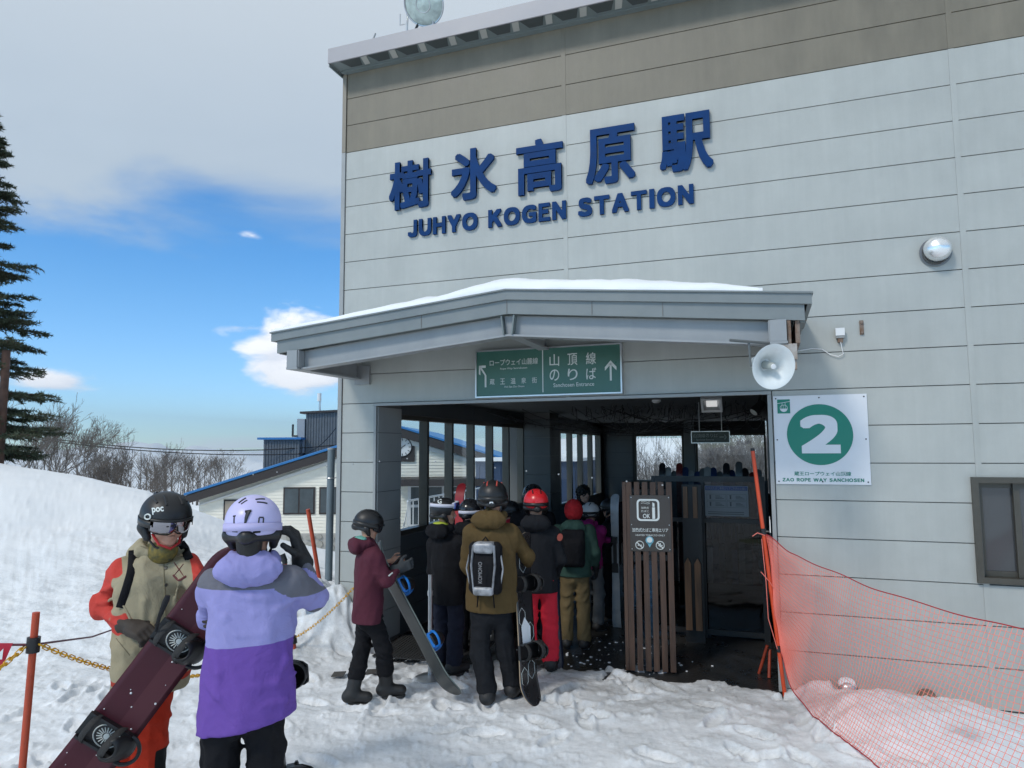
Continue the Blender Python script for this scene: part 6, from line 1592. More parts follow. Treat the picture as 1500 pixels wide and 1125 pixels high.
def helmet(B, t, m, pads=M_black, h=.006, vents=True, visor=True, big=1.0, ventm=None):
    k = B.k*big; P = lambda x, f, z: B.hd+B.hx*x*k+B.hf*f*k+B.hz*z*k
    sh = [ell(P(0, -.010, .045), (.121*k, .143*k, .122*k), (B.hx, B.hf, B.hz))]
    core = ell(P(0, -.010, .035), (.094*k, .112*k, .105*k), (B.hx, B.hf, B.hz))
    f0 = uni(sh, .02)
    face = rbox(P(0, .13, -.06), (.125*k, .085*k, .105*k), .02, (B.hx, B.hf, B.hz))
    def f(Q): d = np.maximum(f0(Q), -core(Q)); d = np.maximum(d, -face(Q)); d = np.maximum(d, -((Q-P(0, 0, -.005))@(B.hz-B.hf*.10).astype(np.float32))); return d
    f.box = f0.box; o = skin_obj('helmet', f, h, m, t)
    if visor:
        rimband(B, .048*big, .006, 0, m, 'brim', o, rad(35), rad(145), (.118*big, .145*big), .010, 0, 20)
    # soft ear pads and nape roll
    pf = [cap(P(s*.100, -.02, -.010), P(s*.088, .012, -.060), .026*k, .020*k) for s in (1, -1)]+[cap(P(s*.095, -.03, -.015), P(0, -.125, -.020), .026*k, .028*k) for s in (1, -1)]
    skin_obj('ear_pad', uni(pf, .03), .008, pads, t)
    mv = ventm or M_black
    if vents:
        for s in (1, -1):
            for (x0, y0, z0, x1, y1, z1) in ((.035, .085, .115, .030, .03, .148), (.065, .05, .118, .062, -.01, .132), (.035, -.10, .118, .035, -.05, .145)):
                a, b_ = np.array([s*x0, y0, z0]), np.array([s*x1, y1, z1])
                def on(v):
                    q = v-np.array([0, -.010, .045]); kk = 1/math.sqrt((q[0]/.121)**2+(q[1]/.143)**2+(q[2]/.122)**2); q = q*kk+np.array([0, -.010, .045]); return P(*q)
                MB().tube([on(a), on((a+b_)/2), on(b_)], .0065*k, 6, flat=(1, 1)).build('vent', mv, o, True)
    B.onh = lambda x, y, z: (lambda q: P(*(q/math.sqrt((q[0]/.121)**2+(q[1]/.143)**2+(q[2]/.122)**2)+np.array([0, -.010, .045]))))(np.array([x, y+.010, z-.045], float))
    MB().tube([P(.085, .02, -.065), P(.06, .05, -.10), P(0, .068, -.118), P(-.06, .05, -.10), P(-.085, .02, -.065)], .006*k, 5).build('chin_strap', M_black, t, True)
    return o
def goggles(B, t, lensm, framem, strapm, up=0.0, big=1.0, rise=0.0):
    k = B.k; V = []; F = []; z0 = .018+rise; n, m_ = 26, 8; R = (.094, .108)
    def patch(sc, dr, nm, mm, par):
        V = []; F = []
        for i in range(n+1):
            a = rad(90-62*sc+124*sc*i/n)
            hh = .042*sc*(1-.35*abs(2*i/n-1)**4)
            for j in range(m_+1):
                v = -1+2*j/m_; nose = max(0, 1-abs(2*i/n-1)*5)*.018 if v < 0 else 0
                V.append(B.hd+B.hx*math.cos(a)*(R[0]*k+dr)+B.hf*(math.sin(a)*(R[1]*k+dr)+rise*.2)+B.hz*((z0+hh*v*(1 if v > 0 else 1)+nose*(-v))*k)+B.hf*(-.006*v*v))
        for i in range(n):
            for j in range(m_): p = i*(m_+1)+j; F.append((p, p+1, p+m_+2, p+m_+1))
        o = mesh_np(nm, V, F, mm, par, True); s_ = o.modifiers.new('s', 'SOLIDIFY'); s_.thickness = .006 if nm != 'goggle_frame' else .022; s_.offset = 0; return o
    fr = patch(1.08, .004, 'goggle_frame', framem, t); patch(.96, .017, 'goggle_lens', lensm, fr)
    rimband(B, .022+rise, .017*k, .0, strapm, 'goggle_strap', fr, rad(145), rad(395), (.123*big, .146*big), .003, 0, 40)
    return fr
def backpack(B, t_label, m_main, m_trim, size=(.145, .085, .22), low=0, strap=M_black, m_pocket=None, detail=True):
    k = B.k; U = np.array([0, 0, 1.]); c = B.che-B.fw*(.165*k)+U*(-.03+low)*k; ax = (B.rt, B.fw, U)
    t = thing('backpack', c-U*size[2]*k, t_label, 'backpack')
    f = uni([rbox(c, (size[0]*k, size[1]*k*.8, size[2]*k), .05*k, ax), (rbox(c-B.fw*size[1]*k*.6-U*.05*k, (size[0]*k*.72, size[1]*k*.6, size[2]*.66*k), .04*k, ax), .03)], .03)
    o = skin_obj('pack_body', folds(f, .003, .06, 3), .009, m_main, t)
    if detail:
        bk = c-B.fw*(size[1]*k*1.22)
        for s in (1, -1):
            MB().tube([c+B.rt*s*size[0]*k*.62+U*size[2]*k*.9-B.fw*size[1]*.75*k, c+B.rt*s*size[0]*k*.70+U*.03-B.fw*size[1]*1.02*k, c+B.rt*s*size[0]*k*.55-U*size[2]*.80*k-B.fw*size[1]*.98*k], .017*k, 8, flat=(1, .45)).build('side_band', m_trim, t, True)
            MB().tube([c+B.rt*s*size[0]*k*.95+U*size[2]*k*.5-B.fw*.02, c+B.rt*s*size[0]*k*1.10-B.fw*.03, c+B.rt*s*size[0]*k*.92-U*size[2]*.6*k-B.fw*.02], .007*k, 6).build('side_cord', m_trim, t, True)
            MB().tube([c+B.rt*s*.06*k-U*size[2]*k*.9, c+B.rt*s*.07*k-U*(size[2]*k+.10), ], .012*k, 6, flat=(1, .3)).build('hanging_strap', strap, t, True)
        skin_obj('lid', rbox(c+U*size[2]*k*.80-B.fw*.030*k, (size[0]*.62*k, size[1]*.85*k, .045*k), .03*k, ax), .008, m_trim, t)
        skin_obj('bottom_panel', rbox(c-U*size[2]*k*.80-B.fw*.030*k, (size[0]*.60*k, size[1]*1.02*k, .035*k), .025*k, ax), .008, m_trim, t)
        MB().tube([c+U*size[2]*k*.98+B.rt*.03*k, c+U*(size[2]*k+.035)+B.rt*.0, c+U*size[2]*k*.98-B.rt*.03*k], .007*k, 6).build('haul_loop', strap, t, True)
    for s in (1, -1):
        P = []
        for q in np.linspace(0, 1, 12):
            a = math.pi*q; P.append(B.nec*0+B.che+B.rt*s*(.105-.0*q)*k-B.fw*math.cos(a)*.155*k+U*(.165*math.sin(a)-.02)*k)
        MB().tube(P, .021*k, 8, flat=(1, .35)).build('shoulder_strap', strap, t, True)
    return t, c
Body.cuff = .06; Body.ridges = (); Body.face = False; Body.nohand = (); Body.curl = {}

from mathutils.bvhtree import BVHTree
_bv = {}
def bvh(objs):
    key = tuple(o.name for o in objs)
    if key not in _bv:
        V = []; F = []
        for o in objs:
            w = wofs(o); n0 = len(V); V += [tuple(np.array(v.co)+w) for v in o.data.vertices]; F += [tuple(i+n0 for i in p.vertices) for p in o.data.polygons]
        _bv[key] = BVHTree.FromPolygons(V, F)
    return _bv[key]
def hit(objs, px, py, off=.003):
    """point on the modelled cloth met by the sight line, lifted off along the normal"""
    d = at(px, py, 1.)-CAM; d = Vector(d/np.linalg.norm(d)); p, n, i, dist = bvh(objs).ray_cast(Vector(CAM), d)
    if p is None: return None
    if n.dot(d) > 0: n = -n
    return np.array(p+n*off), np.array(n)
def strip(objs, pts, r, name, m, par, flat=(1, .3), off=.004, n=14):
    P = []
    for i in range(len(pts)-1):
        for k in range(n//(len(pts)-1)+1):
            u = k/(n//(len(pts)-1)+1); h_ = hit(objs, pts[i][0]*(1-u)+pts[i+1][0]*u, pts[i][1]*(1-u)+pts[i+1][1]*u, off)
            if h_ is not None: P.append(h_[0])
    h_ = hit(objs, *pts[-1], off)
    if h_ is not None: P.append(h_[0])
    for _ in range(2): P = [P[0]]+[P[i-1]*.25+P[i]*.5+P[i+1]*.25+nrm(CAM-P[i])*.0008 for i in range(1, len(P)-1)]+[P[-1]] if len(P) > 2 else P
    if len(P) > 1:
        V = []; F = []
        for i, p in enumerate(P):
            d = nrm(P[min(i+1, len(P)-1)]-P[max(i-1, 0)]); nn_ = nrm(CAM-p); s = nrm(np.cross(d, nn_)); nn_ = nrm(np.cross(s, d))
            V += [p-s*r, p-s*r*.8+nn_*r*flat[1], p+s*r*.8+nn_*r*flat[1], p+s*r, p-nn_*.002]
        for i in range(len(P)-1):
            for k in range(5): F.append((i*5+k, i*5+(k+1) % 5, i*5+5+(k+1) % 5, i*5+5+k))
        return mesh_np(name, V, F, m, par, True)
def decal(objs, body, px0, px1, py0, py1, m, par, name='lettering', bold=0, off=.002, skew=0, rot=0):
    V, F = glyph(body, bold, .0); mn, mx = V.min(0), V.max(0); out = []
    for v in V:
        u = (v[0]-mn[0])/(mx[0]-mn[0]); w = (v[1]-mn[1])/(mx[1]-mn[1]); cx_, cy_ = (px0+px1)/2, (py0+py1)/2
        x = (u-.5)*(px1-px0); y = -(w-.5)*(py1-py0); x, y = x*math.cos(rot)-y*math.sin(rot), x*math.sin(rot)+y*math.cos(rot)
        h_ = hit(objs, cx_+x, cy_+y+skew*x, off)
        if h_ is None: return None
        out.append(h_[0])
    return mesh_np(name, out, F, m, par)
def parts(t, *names): return [c for c in t.children_recursive if c.type == 'MESH' and c.name.split('.')[0] in names]
def bof(p): return float((p[0]-CAM[0])*Fh[0]+(p[1]-CAM[1])*Fh[1])
def G0(px, b, z=None): p = ab((px-750)/FPX*b*1.0, b, 0); p[2] = gz(p[0], p[1]) if z is None else z; return p
def capd(a, b, P, r): return cap(a, b, r, r)(P.astype(np.float32))

# colours
C_lav, C_pur, C_yok = (.275, .265, .53), (.14, .070, .32), (.14, .14, .165)
C_bei, C_red, C_rpt = (.33, .285, .19), (.50, .055, .042), (.46, .035, .015)
F_blk = fabric('black', (.009, .009, .011)); F_nvy = fabric('navy', (.016, .018, .032)); F_mar = fabric('maroon', (.085, .022, .036), .08); F_brn = fabric('brown', (.095, .062, .025), .10)
F_grn = fabric('green', (.035, .072, .058)); F_tan = fabric('tan', (.15, .11, .055)); F_mag = fabric('magenta', (.26, .02, .13)); F_rdp = fabric('red_trousers', (.60, .025, .045)); F_gry = fabric('grey', (.10, .11, .12)); F_jbl = fabric('jet', (.013, .014, .017))
H_blk = mat('helmet_black', (.009, .009, .010), .45, 0, .1, 8); H_lav = mat('helmet_lavender', (.52, .49, .76), .38, 0, .04, 6); H_red = mat('helmet_red', (.62, .018, .025), .30, 0, .06, 6); H_wht = mat('helmet_white', (.55, .55, .54), .35); H_gls = mat('helmet_gloss', (.016, .017, .02), .18)
LENS = mat('mirror_lens', (.30, .30, .33), .07, 1.0); LENSB = mat('blue_lens', (.12, .18, .55), .10, .9); M_fr = mat('frame_black', (.012, .012, .012), .4); M_wstrap = mat('strap_white', (.60, .60, .68), .6)

# ---- person in lavender and purple, seen from behind
B = Body(G0(368, 3.30), Fh*.97+Rh*-.16, 1.735); B.flare = 1.26
B.hd = at(371, 779, 3.28); B.nec = at(371, 824, 3.31); B.hf = nrm(Fh*.98+Rh*-.14+np.array([0, 0, -.10])); B.che = at(366, 880, 3.31)
B.sh = {1: at(423, 846, 3.30), -1: at(317, 849, 3.30)}; B.el = {1: at(460, 876, 3.45), -1: at(307, 905, 3.46)}; B.wr = {1: at(441, 817, 3.44), -1: at(340, 870, 3.62)}
B.pel[0], B.pel[1] = at(366, 990, 3.30)[:2]
B.hand = {1: (at(427, 768, 3.38)-at(441, 817, 3.44), -Rh*.75-Fh*.2), -1: (at(352, 800, 3.50)-at(340, 870, 3.62), Rh)}; B.curl = {1: .75, -1: .6}
B.ridges = [([(428, 880), (405, 893), (372, 900)], .013), ([(425, 905), (395, 925), (350, 932)], .012), ([(306, 885), (330, 905), (345, 930)], .011), ([(433, 985), (405, 1000), (360, 1008)], .013), ([(440, 1012), (420, 1026), (385, 1034)], .011), ([(300, 1000), (322, 1020), (340, 1045)], .012), ([(318, 950), (322, 985), (316, 1020)], .012), ([(415, 940), (420, 965), (412, 985)], .011), ([(452, 858), (446, 872), (436, 884)], .012), ([(466, 866), (458, 874), (446, 880)], .010), ([(340, 870), (368, 876), (396, 872)], .009)]
zy = at(366, 864, 3.2)[2]; zp = at(366, 946, 3.2)[2]
def zg(V, B=B, zy=zy):
    dF = np.minimum(capd(B.el[1], B.wr[1], V, .05), capd(B.el[-1], B.wr[-1], V, .05)); dU = capd(B.sh[1], B.el[1], V, .06)
    a = np.minimum(V[:, 2]-zy+.0*V[:, 0], dF-np.minimum(dU, V[:, 2]*0+.0)); e = B.el[1]+np.array([.0, 0, -.055])
    return np.maximum(np.where(dU < .03, np.minimum(V[:, 2]-zy+.05, dF-dU), np.minimum(V[:, 2]-zy, .3)), .05-np.linalg.norm(V-e, axis=1))
tilt = (at(440, 937, 3.2)[2]-at(298, 948, 3.2)[2])/.46
def zd(V, B=B): r = (V-B.pel)@B.rt; return zp+r*tilt-V[:, 2]
jm = zoned('lavender_jacket', C_lav, [C_yok, C_pur], var=.05)
P1 = dress(B, 'person in a lavender and purple colour block jacket seen from behind adjusting goggles', 0, 0, 2, .0095, jm, F_blk, [zg, zd], None, hem=.785, hemtilt=(-.17, 0), hoodm=fabric('lavender_hood', C_lav, .05), wide=1.02, fold=.010)
o = helmet(B, P1, H_lav, big=1.0, vents=False, h=.0055)
for (a_, b_, r_) in (((-.052, -.13, .070), (-.052, -.14, .030), .0035), ((.048, -.13, .060), (.048, -.14, .015), .0035), ((.066, -.125, .060), (.066, -.13, .015), .0035), ((-.045, -.10, .125), (-.02, -.075, .140), .0045), ((-.03, -.105, .115), (-.010, -.09, .128), .0035), ((.030, -.10, .125), (.065, -.075, .118), .0045), ((.022, -.09, .138), (.052, -.06, .138), .0045), ((-.062, -.13, .006), (-.038, -.14, .004), .0055), ((.028, -.14, -.002), (.058, -.13, .000), .0055)):
    MB().tube([B.onh(*(np.array(a_)*(1-u)+np.array(b_)*u)) for u in (0, .33, .66, 1)], r_, 6).build('vent', M_black, o, True)
for a_, b_ in (((.048, -.13, .062), (.066, -.125, .062)), ((.044, -.14, .013), (.070, -.13, .013)), ((-.059, -.13, .070), (-.045, -.13, .070)), ((-.059, -.14, .030), (-.045, -.14, .030))):
    MB().tube([B.onh(*a_), B.onh(*((np.array(a_)+np.array(b_))/2)), B.onh(*b_)], .0035, 6).build('vent', M_black, o, True)
MB().tube([B.onh(.006, -.14, .088), B.onh(.0, -.14, .060), B.onh(-.006, -.145, .028)], [.013, .009, .005], 8, flat=(1, .6)).build('goggle_clip', M_black, o, True)
MB().tube([B.onh(-.008, -.14, .088), B.onh(.018, -.14, .092)], .006, 6).build('goggle_clip', M_black, o, True)
skin_obj('hair', uni([cap(B.hd-B.hf*.07*B.k-B.hz*.03, B.hd-B.hf*.06-B.hz*.115, .06, .05)], .02), .010, HAIR, P1)
goggles(B, P1, LENS, M_fr, mat('strap_lavender', (.46, .43, .68), .6))
JP = parts(P1, 'jacket'); seamd = fabric('seam_purple', (.09, .05, .22)); seaml = fabric('seam_lavender', (.24, .21, .48))
strip(JP, [(433, 800), (446, 806), (455, 812)], .016, 'cuff_strap', fabric('cuff_black', (.02, .02, .022)), P1, off=.002)
# her snowboard, held in front of her
nb_ = nrm(Rh*.30+Fh*-.35+np.array([0, 0, .05])); axb = nrm(np.array([0, 0, 1.])+Rh*-.10)
cb = at(408, 1075, 3.62)
make_board(cb, axb, np.cross(nrm(Rh*.9+Fh*.2), axb), 1.46, .25, M_black, mat('board_base_dark', (.03, .03, .035), .3), M_black, 'black snowboard held upright in front of the purple jacket', M_black, M_black)

# ---- person in beige jacket with red sleeves
B = Body(G0(222, 3.86), -Fh*.82+Rh*.57, 1.745); B.face = True; B.flare = 1.12
B.hd = at(243, 768, 3.80); B.nec = at(234, 808, 3.87); B.hf = nrm(-Fh*.70+Rh*.72+np.array([0, 0, -.16])); B.hu = nrm([0, 0, 1.]+0*Rh)
B.che = at(226, 870, 3.88); B.sh = {1: at(181, 834, 3.88), -1: at(271, 832, 3.86)}; B.el = {1: at(152, 888, 3.93), -1: at(311, 872, 3.74)}; B.wr = {1: at(190, 917, 3.74), -1: at(328, 900, 3.56)}
B.pel[0], B.pel[1] = at(222, 985, 3.86)[:2]
for s, px in ((1, 200), (-1, 236)):
    B.hip[s][:2] = at(px, 1000, 3.86)[:2]; B.kn[s] = G0(px+(-3 if s > 0 else 2), 3.84, .50); B.an[s] = G0(px+(-5 if s > 0 else 3), 3.90, .12)
B.hand = {1: (at(232, 934, 3.62)-at(192, 918, 3.73), Rh*.3-np.array([0, 0, .8])+Fh*.3), -1: (Rh*.3-Fh*.9, -Rh)}; B.curl = {1: 1.0, -1: .9}
B.ridges = [([(176, 850), (160, 862), (146, 866)], .012), ([(172, 872), (156, 882), (142, 884)], .012), ([(182, 905), (172, 898), (160, 896)], .011), ([(172, 915), (164, 908), (154, 906)], .010), ([(205, 840), (212, 880), (208, 925)], .012), ([(262, 850), (256, 885), (262, 915)], .011), ([(176, 940), (196, 955), (214, 975)], .012), ([(228, 900), (220, 930), (226, 965)], .011), ([(285, 840), (294, 850), (300, 862)], .011), ([(200, 985), (230, 975), (255, 960)], .010)]
def zs(V, B=B):
    o = -np.ones(len(V))
    for s in (1, -1):
        lat = (V-(B.sh[1]+B.sh[-1])/2)@B.rt*s; f1 = np.minimum(lat-.150, .03-capd(B.sh[s], B.el[s], V, .07)); f2 = .014-capd(B.el[s], B.wr[s]-nrm(B.wr[s]-B.el[s])*.045, V, .056); o = np.maximum(o, np.maximum(f1, f2))
    return o
hz_b = B.pel[2]+(.745-.95)*B.k
def zst(V): return .012-np.abs(V[:, 2]-(hz_b+.065))
jm = zoned('beige_jacket', C_bei, [C_red, (.42, .05, .03)], var=.07)
def zkn(V, B=B): return np.minimum((V-B.pel)@-B.rt-.02, .46-V[:, 2])
tm = zoned('orange_red_trousers', C_rpt, [(.012, .012, .012)], var=.08)
P2 = dress(B, 'person in a beige jacket with red sleeves facing the camera and holding a maroon snowboard', 0, 0, 5, .0095, jm, tm, [zs, zst], [zkn], hem=.745, hoodm=fabric('beige_hood', C_bei, .07), wide=1.02, fold=.010, glove=mat('glove_brown', (.035, .026, .020), .75, 0, .3, 20, .3, 120, .003))
o = helmet(B, P2, H_blk, big=1.02, h=.0055)
goggles(B, P2, LENS, M_fr, M_fr, big=1.02)
skin_obj('neck_warmer', uni([cap(B.nec+np.array([0, 0, -.005]), B.hd-B.hu*.135, .080, .066)], .01), .008, mat('neck_pattern', (.03, .045, .025), .8, 0, 1.2, 34, col2=(.24, .17, .03)), P2)
MB().tube([B.hp(-.07, .02, -.04), B.hp(-.05, .07, -.085), B.hp(0, .095, -.105), B.hp(.05, .07, -.085), B.hp(.07, .02, -.04)], .007, 6).build('chin_strap', mat('strap_red', (.4, .02, .02), .6), P2, True)
decal(parts(P2, 'helmet'), 'poc', 223, 240, 743, 753, M_print, o, bold=.03, rot=-.12)
fr_ = parts(P2, 'goggle_strap')
h_ = hit(parts(P2, 'goggle_strap', 'helmet', 'ear_pad'), 217, 757, .003)
if h_: MB().ring(h_[0], *frame_of(h_[1])[:2], .020, .013, .004, 20, 6).build('strap_emblem', M_print, fr_[0], True)
Jk = parts(P2, 'jacket', 'hood')
for pts in ([(196, 806), (194, 835), (186, 862), (177, 890)], [(264, 796), (272, 806), (277, 820)]): strip(Jk, pts, .022, 'pack_strap', F_blk, P2)
strip(Jk, [(239, 812), (241, 860), (242, 905)], .004, 'placket_seam', fabric('beige_seam', (.22, .19, .12)), P2, off=.001)
for py in (832, 857): 
    h_ = hit(Jk, 243, py, .001)
    if h_: MB().lathe(h_[0], h_[1], [(.009, 0), (.008, .004), (0, .004)], 12).build('button', M_bronze, P2)
em = mat('emblem_maroon', (.11, .02, .02), .7)
for pts in ([(255, 824), (270, 845)], [(269, 826), (256, 842)]): strip(Jk, pts, .0022, 'chest_emblem', em, P2, off=.001, n=8)
strip(Jk, [(254, 842), (262, 851), (273, 844)], .006, 'chest_emblem', em, P2, off=.001, n=8)
for pts in ([(178, 880), (190, 905), (196, 925)],): strip(Jk, pts, .006, 'cuff_band', fabric('cuff_beige', C_bei), P2, off=.001)
for pts in ([(206, 800), (222, 806), (236, 812)], [(262, 905), (268, 940)], [(170, 935), (190, 960)]): strip(Jk, pts, .0022, 'seam', fabric('seam_beige', (.20, .17, .11)), P2, off=.0005)
# maroon snowboard
pa, pb = at(158, 1076, 3.50), at(264, 937, 3.60)
a_ = nrm(pb-pa); back = nrm(CAM-(pa+pb)/2); wd_ = nrm(np.cross(back, a_))
M_mar = mat('board_maroon', (.060, .010, .018), .42, 0, .15, 3, spec=.3); M_edge = mat('board_edge', (.32, .24, .16), .5)
SB, ba, bw, bn, bc_ = make_board((pa+pb)/2-back*.035, a_, wd_, 1.60, .262, M_mar, M_black, M_edge, 'maroon snowboard held diagonally across the beige jacket with two black bindings', M_black, M_rubber, stance=float(np.linalg.norm(pb-pa)), flip=1)
if bn@back < 0: print('BOARD NORMAL AWAY')
M_m2 = mat('board_maroon_light', (.082, .020, .028), .42, spec=.3)
c0 = bc_+bn*.0105
MB().obox(c0+bw*-.055, ba, bw, bn, .60, .045, .0008).build('colour_band', M_m2, SB)
for sgn in (-1, 1):
    c1 = bc_+ba*sgn*float(np.linalg.norm(pb-pa))/2+bn*.030
    b = MB(); b.ring(c1, ba, bw, .050, .062, .003, 28, 4)
    for k in range(18):
        q = 2*math.pi*k/18; d = ba*math.cos(q)*.8+bw*math.sin(q); b.tube([c1+d*.020, c1+d*.048], .0026, 4)
    b.lathe(c1, bn, [(.014, 0), (.014, .003), (0, .003)], 12); b.build('footbed_print', M_print, SB)
fit_text('lettering', 'SAN', -.03, .05, -.66, -.62, bc_+bn*.0115, M_print, SB, .001, X=nrm(bw*-1), Z=ba)
rr = random.Random(8)
for k in range(26):
    q = bc_+ba*rr.uniform(-.7, .6)+bw*rr.uniform(-.11, .11)+bn*.013; MB().lathe(q, bn, [(rr.uniform(.002, .006), 0), (.002, .003), (0, .004)], 6).build('snow_crumb', M_snow, SB)
st_ = MB().tube([at(228, 925, 3.52), at(233, 905, 3.47), at(243, 880, 3.45), at(246, 872, 3.45)], [.008, .010, .016, .012], 8, flat=(1, .45)).build('loose_strap', M_rubber, SB, True)

# ---- person in maroon jacket looking at a phone
b0 = 5.80
B = Body(G0(541, b0), Rh*.95+Fh*.32, 1.46); B.flare = 1.08
B.cuff = .42; B.hd = at(540, 772, b0); B.nec = at(538, 797, b0); B.hf = nrm(Rh*.95+Fh*.25+np.array([0, 0, -.25])); B.che = at(537, 838, b0)
B.sh = {1: at(549, 812, b0-.12), -1: at(534, 810, b0+.13)}; B.el = {1: at(566, 852, b0-.13), -1: at(560, 846, b0+.20)}; B.wr = {1: at(583, 834, b0-.02), -1: at(573, 824, b0+.17)}
B.pel[:2] = at(538, 880, b0)[:2]
B.hip = {1: at(546, 898, b0-.06), -1: at(535, 898, b0+.07)}; B.kn = {1: at(562, 950, b0-.02), -1: at(531, 950, b0+.02)}; B.an = {1: at(566, 997, b0+.05), -1: at(516, 1012, b0-.05)}
B.toe = {1: nrm(Rh+Fh*.12), -1: nrm(Rh*.95+Fh*.05)}; B.an[1][2] = gz(*B.an[1][:2])+.10; B.an[-1][2] = gz(*B.an[-1][:2])+.085
B.hand = {1: (Rh*.8+Fh*.3+np.array([0, 0, .25]), Fh+Rh*-.2), -1: (Rh*.9+np.array([0, 0, .15]), -Fh)}; B.curl = {1: .9, -1: .8}
hemz = at(540, 909, b0)[2]
P3 = dress(B, 'person in a maroon hooded jacket and black helmet looking down at a phone', 0, 0, 7, .010, F_mar, F_blk, hem=(hemz-B.pel[2])/B.k+.95, wide=1.16, fold=.008, glove=fabric('glove_grey', (.05, .055, .06)), skin_hands=(-1,), lining=fabric('mint', (.16, .42, .36)))
helmet(B, P3, H_blk, h=.0065); goggles(B, P3, H_gls, M_fr, M_fr)
ph = at(583, 822, b0+.06); single('phone', MB().obox(ph, nrm(Rh*.5+Fh*.85), np.array([0, 0, 1.])*.7+Rh*.7, nrm(Rh*-.7+np.array([0, 0, .7])), .035, .07, .005), M_black, 'dark phone held by the person in the maroon jacket', 'phone')
strip(parts(P3, 'jacket'), [(569, 844), (575, 839)], .006, 'sleeve_mark', M_print, parts(P3, 'jacket')[0], off=.001, n=6)
# grey board with blue bindings
tip, top_ = at(663, 1024, 5.62), at(571, 850, 5.92); ax_ = nrm(top_-tip)
nn_ = nrm(Rh*.90+Fh*.42); M_bb = mat('binding_blue', (.01, .16, .52), .35); M_bd = mat('board_base_grey', (.028, .033, .033), .40, 0, .1, 4)
make_board(tip+ax_*.70, ax_, np.cross(nn_, ax_), 1.40, .245, M_black, M_bd, mat('board_edge_dark', (.12, .15, .14), .3), 'dark grey snowboard with bright blue bindings leaning beside the maroon jacket', M_bb, M_bb, stance=.50, flip=-1)

# ---- person in brown jacket with backpack
b0 = 5.77
B = Body((2.25, -1.02, gz(2.25, -1.02)), Fh*.97+Rh*.22, 1.70); B.flare = 1.10
B.hd = at(722, 733, b0); B.nec = at(721, 757, b0); B.hf = nrm(Fh+Rh*.05+np.array([0, 0, .02])); B.che = at(719, 815, b0)
B.sh = {1: at(750, 778, b0), -1: at(691, 778, b0)}; B.el = {1: at(773, 815, b0+.06), -1: at(684, 828, b0+.08)}; B.wr = {1: at(768, 832, b0+.27), -1: at(700, 850, b0+.28)}
B.pel[:2] = at(719, 870, b0)[:2]; B.hip = {1: at(735, 886, b0), -1: at(705, 886, b0)}; B.kn = {1: at(742, 955, b0+.05), -1: at(704, 957, b0)}; B.an = {1: at(752, 1008, b0+.08), -1: at(714, 1016, b0-.02)}
for s in (1, -1): B.an[s][2] = gz(*B.an[s][:2])+.095
hemz = at(716, 894, b0)[2]; B.curl = {1: .9, -1: .6}
P4 = dress(B, 'person in a brown jacket and black helmet wearing a silver backpack seen from behind', 0, 0, 11, .010, F_brn, F_jbl, hem=(hemz-B.pel[2])/B.k+.95, wide=1.14, fold=.008, glove=fabric('glove_blue', (.012, .03, .12)))
for c_ in parts(P4, 'sole')[1:]: c_.data.materials[0] = M_white
helmet(B, P4, H_blk, h=.0065, ventm=mat('vent_red', (.5, .08, .06), .4)); goggles(B, P4, LENS, M_fr, M_fr)
bp_, bc2 = backpack(B, 'black and silver backpack worn on the brown jacket', F_blk, mat('pack_silver', (.30, .31, .33), .40, .2, .5, 16), (.135, .075, .205), -.035, F_blk)
fit_text('lettering', 'KOMONO', -.09, .07, -.012, .018, bc2-B.fw*.152, mat('pack_print', (.25, .25, .26), .5), bp_, .002, X=(0, 0, 1), Z=nrm(-B.rt))
MB().lathe(B.hp(.0, -.150, -.005), -B.hf, [(.016, 0), (.015, .006), (0, .006)], 14).build('fit_dial', M_white, parts(P4, 'helmet')[0], True)
tip, top_ = at(776, 1032, 5.70), at(763, 812, 5.86); ax_ = nrm(top_-tip); nn_ = nrm(Rh*.80-Fh*.55); M_bw = mat('board_black_art', (.02, .02, .022), .3, 0, .2, 5, coat=.3)
SB2, ba, bw, bn, bc_ = make_board(tip+ax_*.66, ax_, np.cross(nn_, ax_), 1.34, .25, M_bw, M_black, M_edge, 'black snowboard standing upright at the right hand of the brown jacket', M_black, M_rubber, stance=.52, flip=1)
b = MB()
for k, (u, v) in enumerate(((-.45, .06), (-.40, -.04), (.0, .05), (-.12, -.06), (.42, .0))):
    q = bc_+ba*u+bw*v+bn*.011; r_ = .05; pts = [q+(ba*math.cos(c)*1.5+bw*math.sin(c))*r_ for c in np.linspace(0, 2*math.pi, 7)]; MB().tube(pts, .0018, 4).build('line_print', M_print, SB2)
MB().prism([(-.05, -.12), (.06, -.10), (.07, .05), (.02, .12), (-.06, .04)], bw, ba, bn, bc_+bn*.0105-ba*.12, 0, .0012).build('snow_patch', M_snow, SB2)

# ---- black jacket with goggles on helmet, face in profile
b0 = 6.52
B = Body(G0(655, b0), Rh*.62+Fh*.78, 1.55); B.face = True; B.flare = 1.05
B.hd = at(652, 753, b0); B.nec = at(651, 775, b0); B.hf = nrm(Rh*.97+Fh*.22+np.array([0, 0, -.05])); B.che = at(653, 825, b0)
B.sh = {1: at(673, 793, b0-.08), -1: at(636, 793, b0+.08)}; B.el = {1: at(681, 830, b0-.05), -1: at(634, 835, b0+.1)}; B.wr = {1: at(692, 842, b0+.1), -1: at(650, 850, b0+.25)}
hemz = at(655, 883, b0)[2]
P5 = dress(B, 'person in black with white strapped goggles on the helmet and a lime hood lining', 0, 0, 13, .012, F_blk, F_nvy, hem=(hemz-B.pel[2])/B.k+.95, wide=1.08, lining=fabric('lime', (.40, .46, .06)))
helmet(B, P5, H_blk, h=.007); goggles(B, P5, LENSB, M_wstrap, M_wstrap, rise=.068)
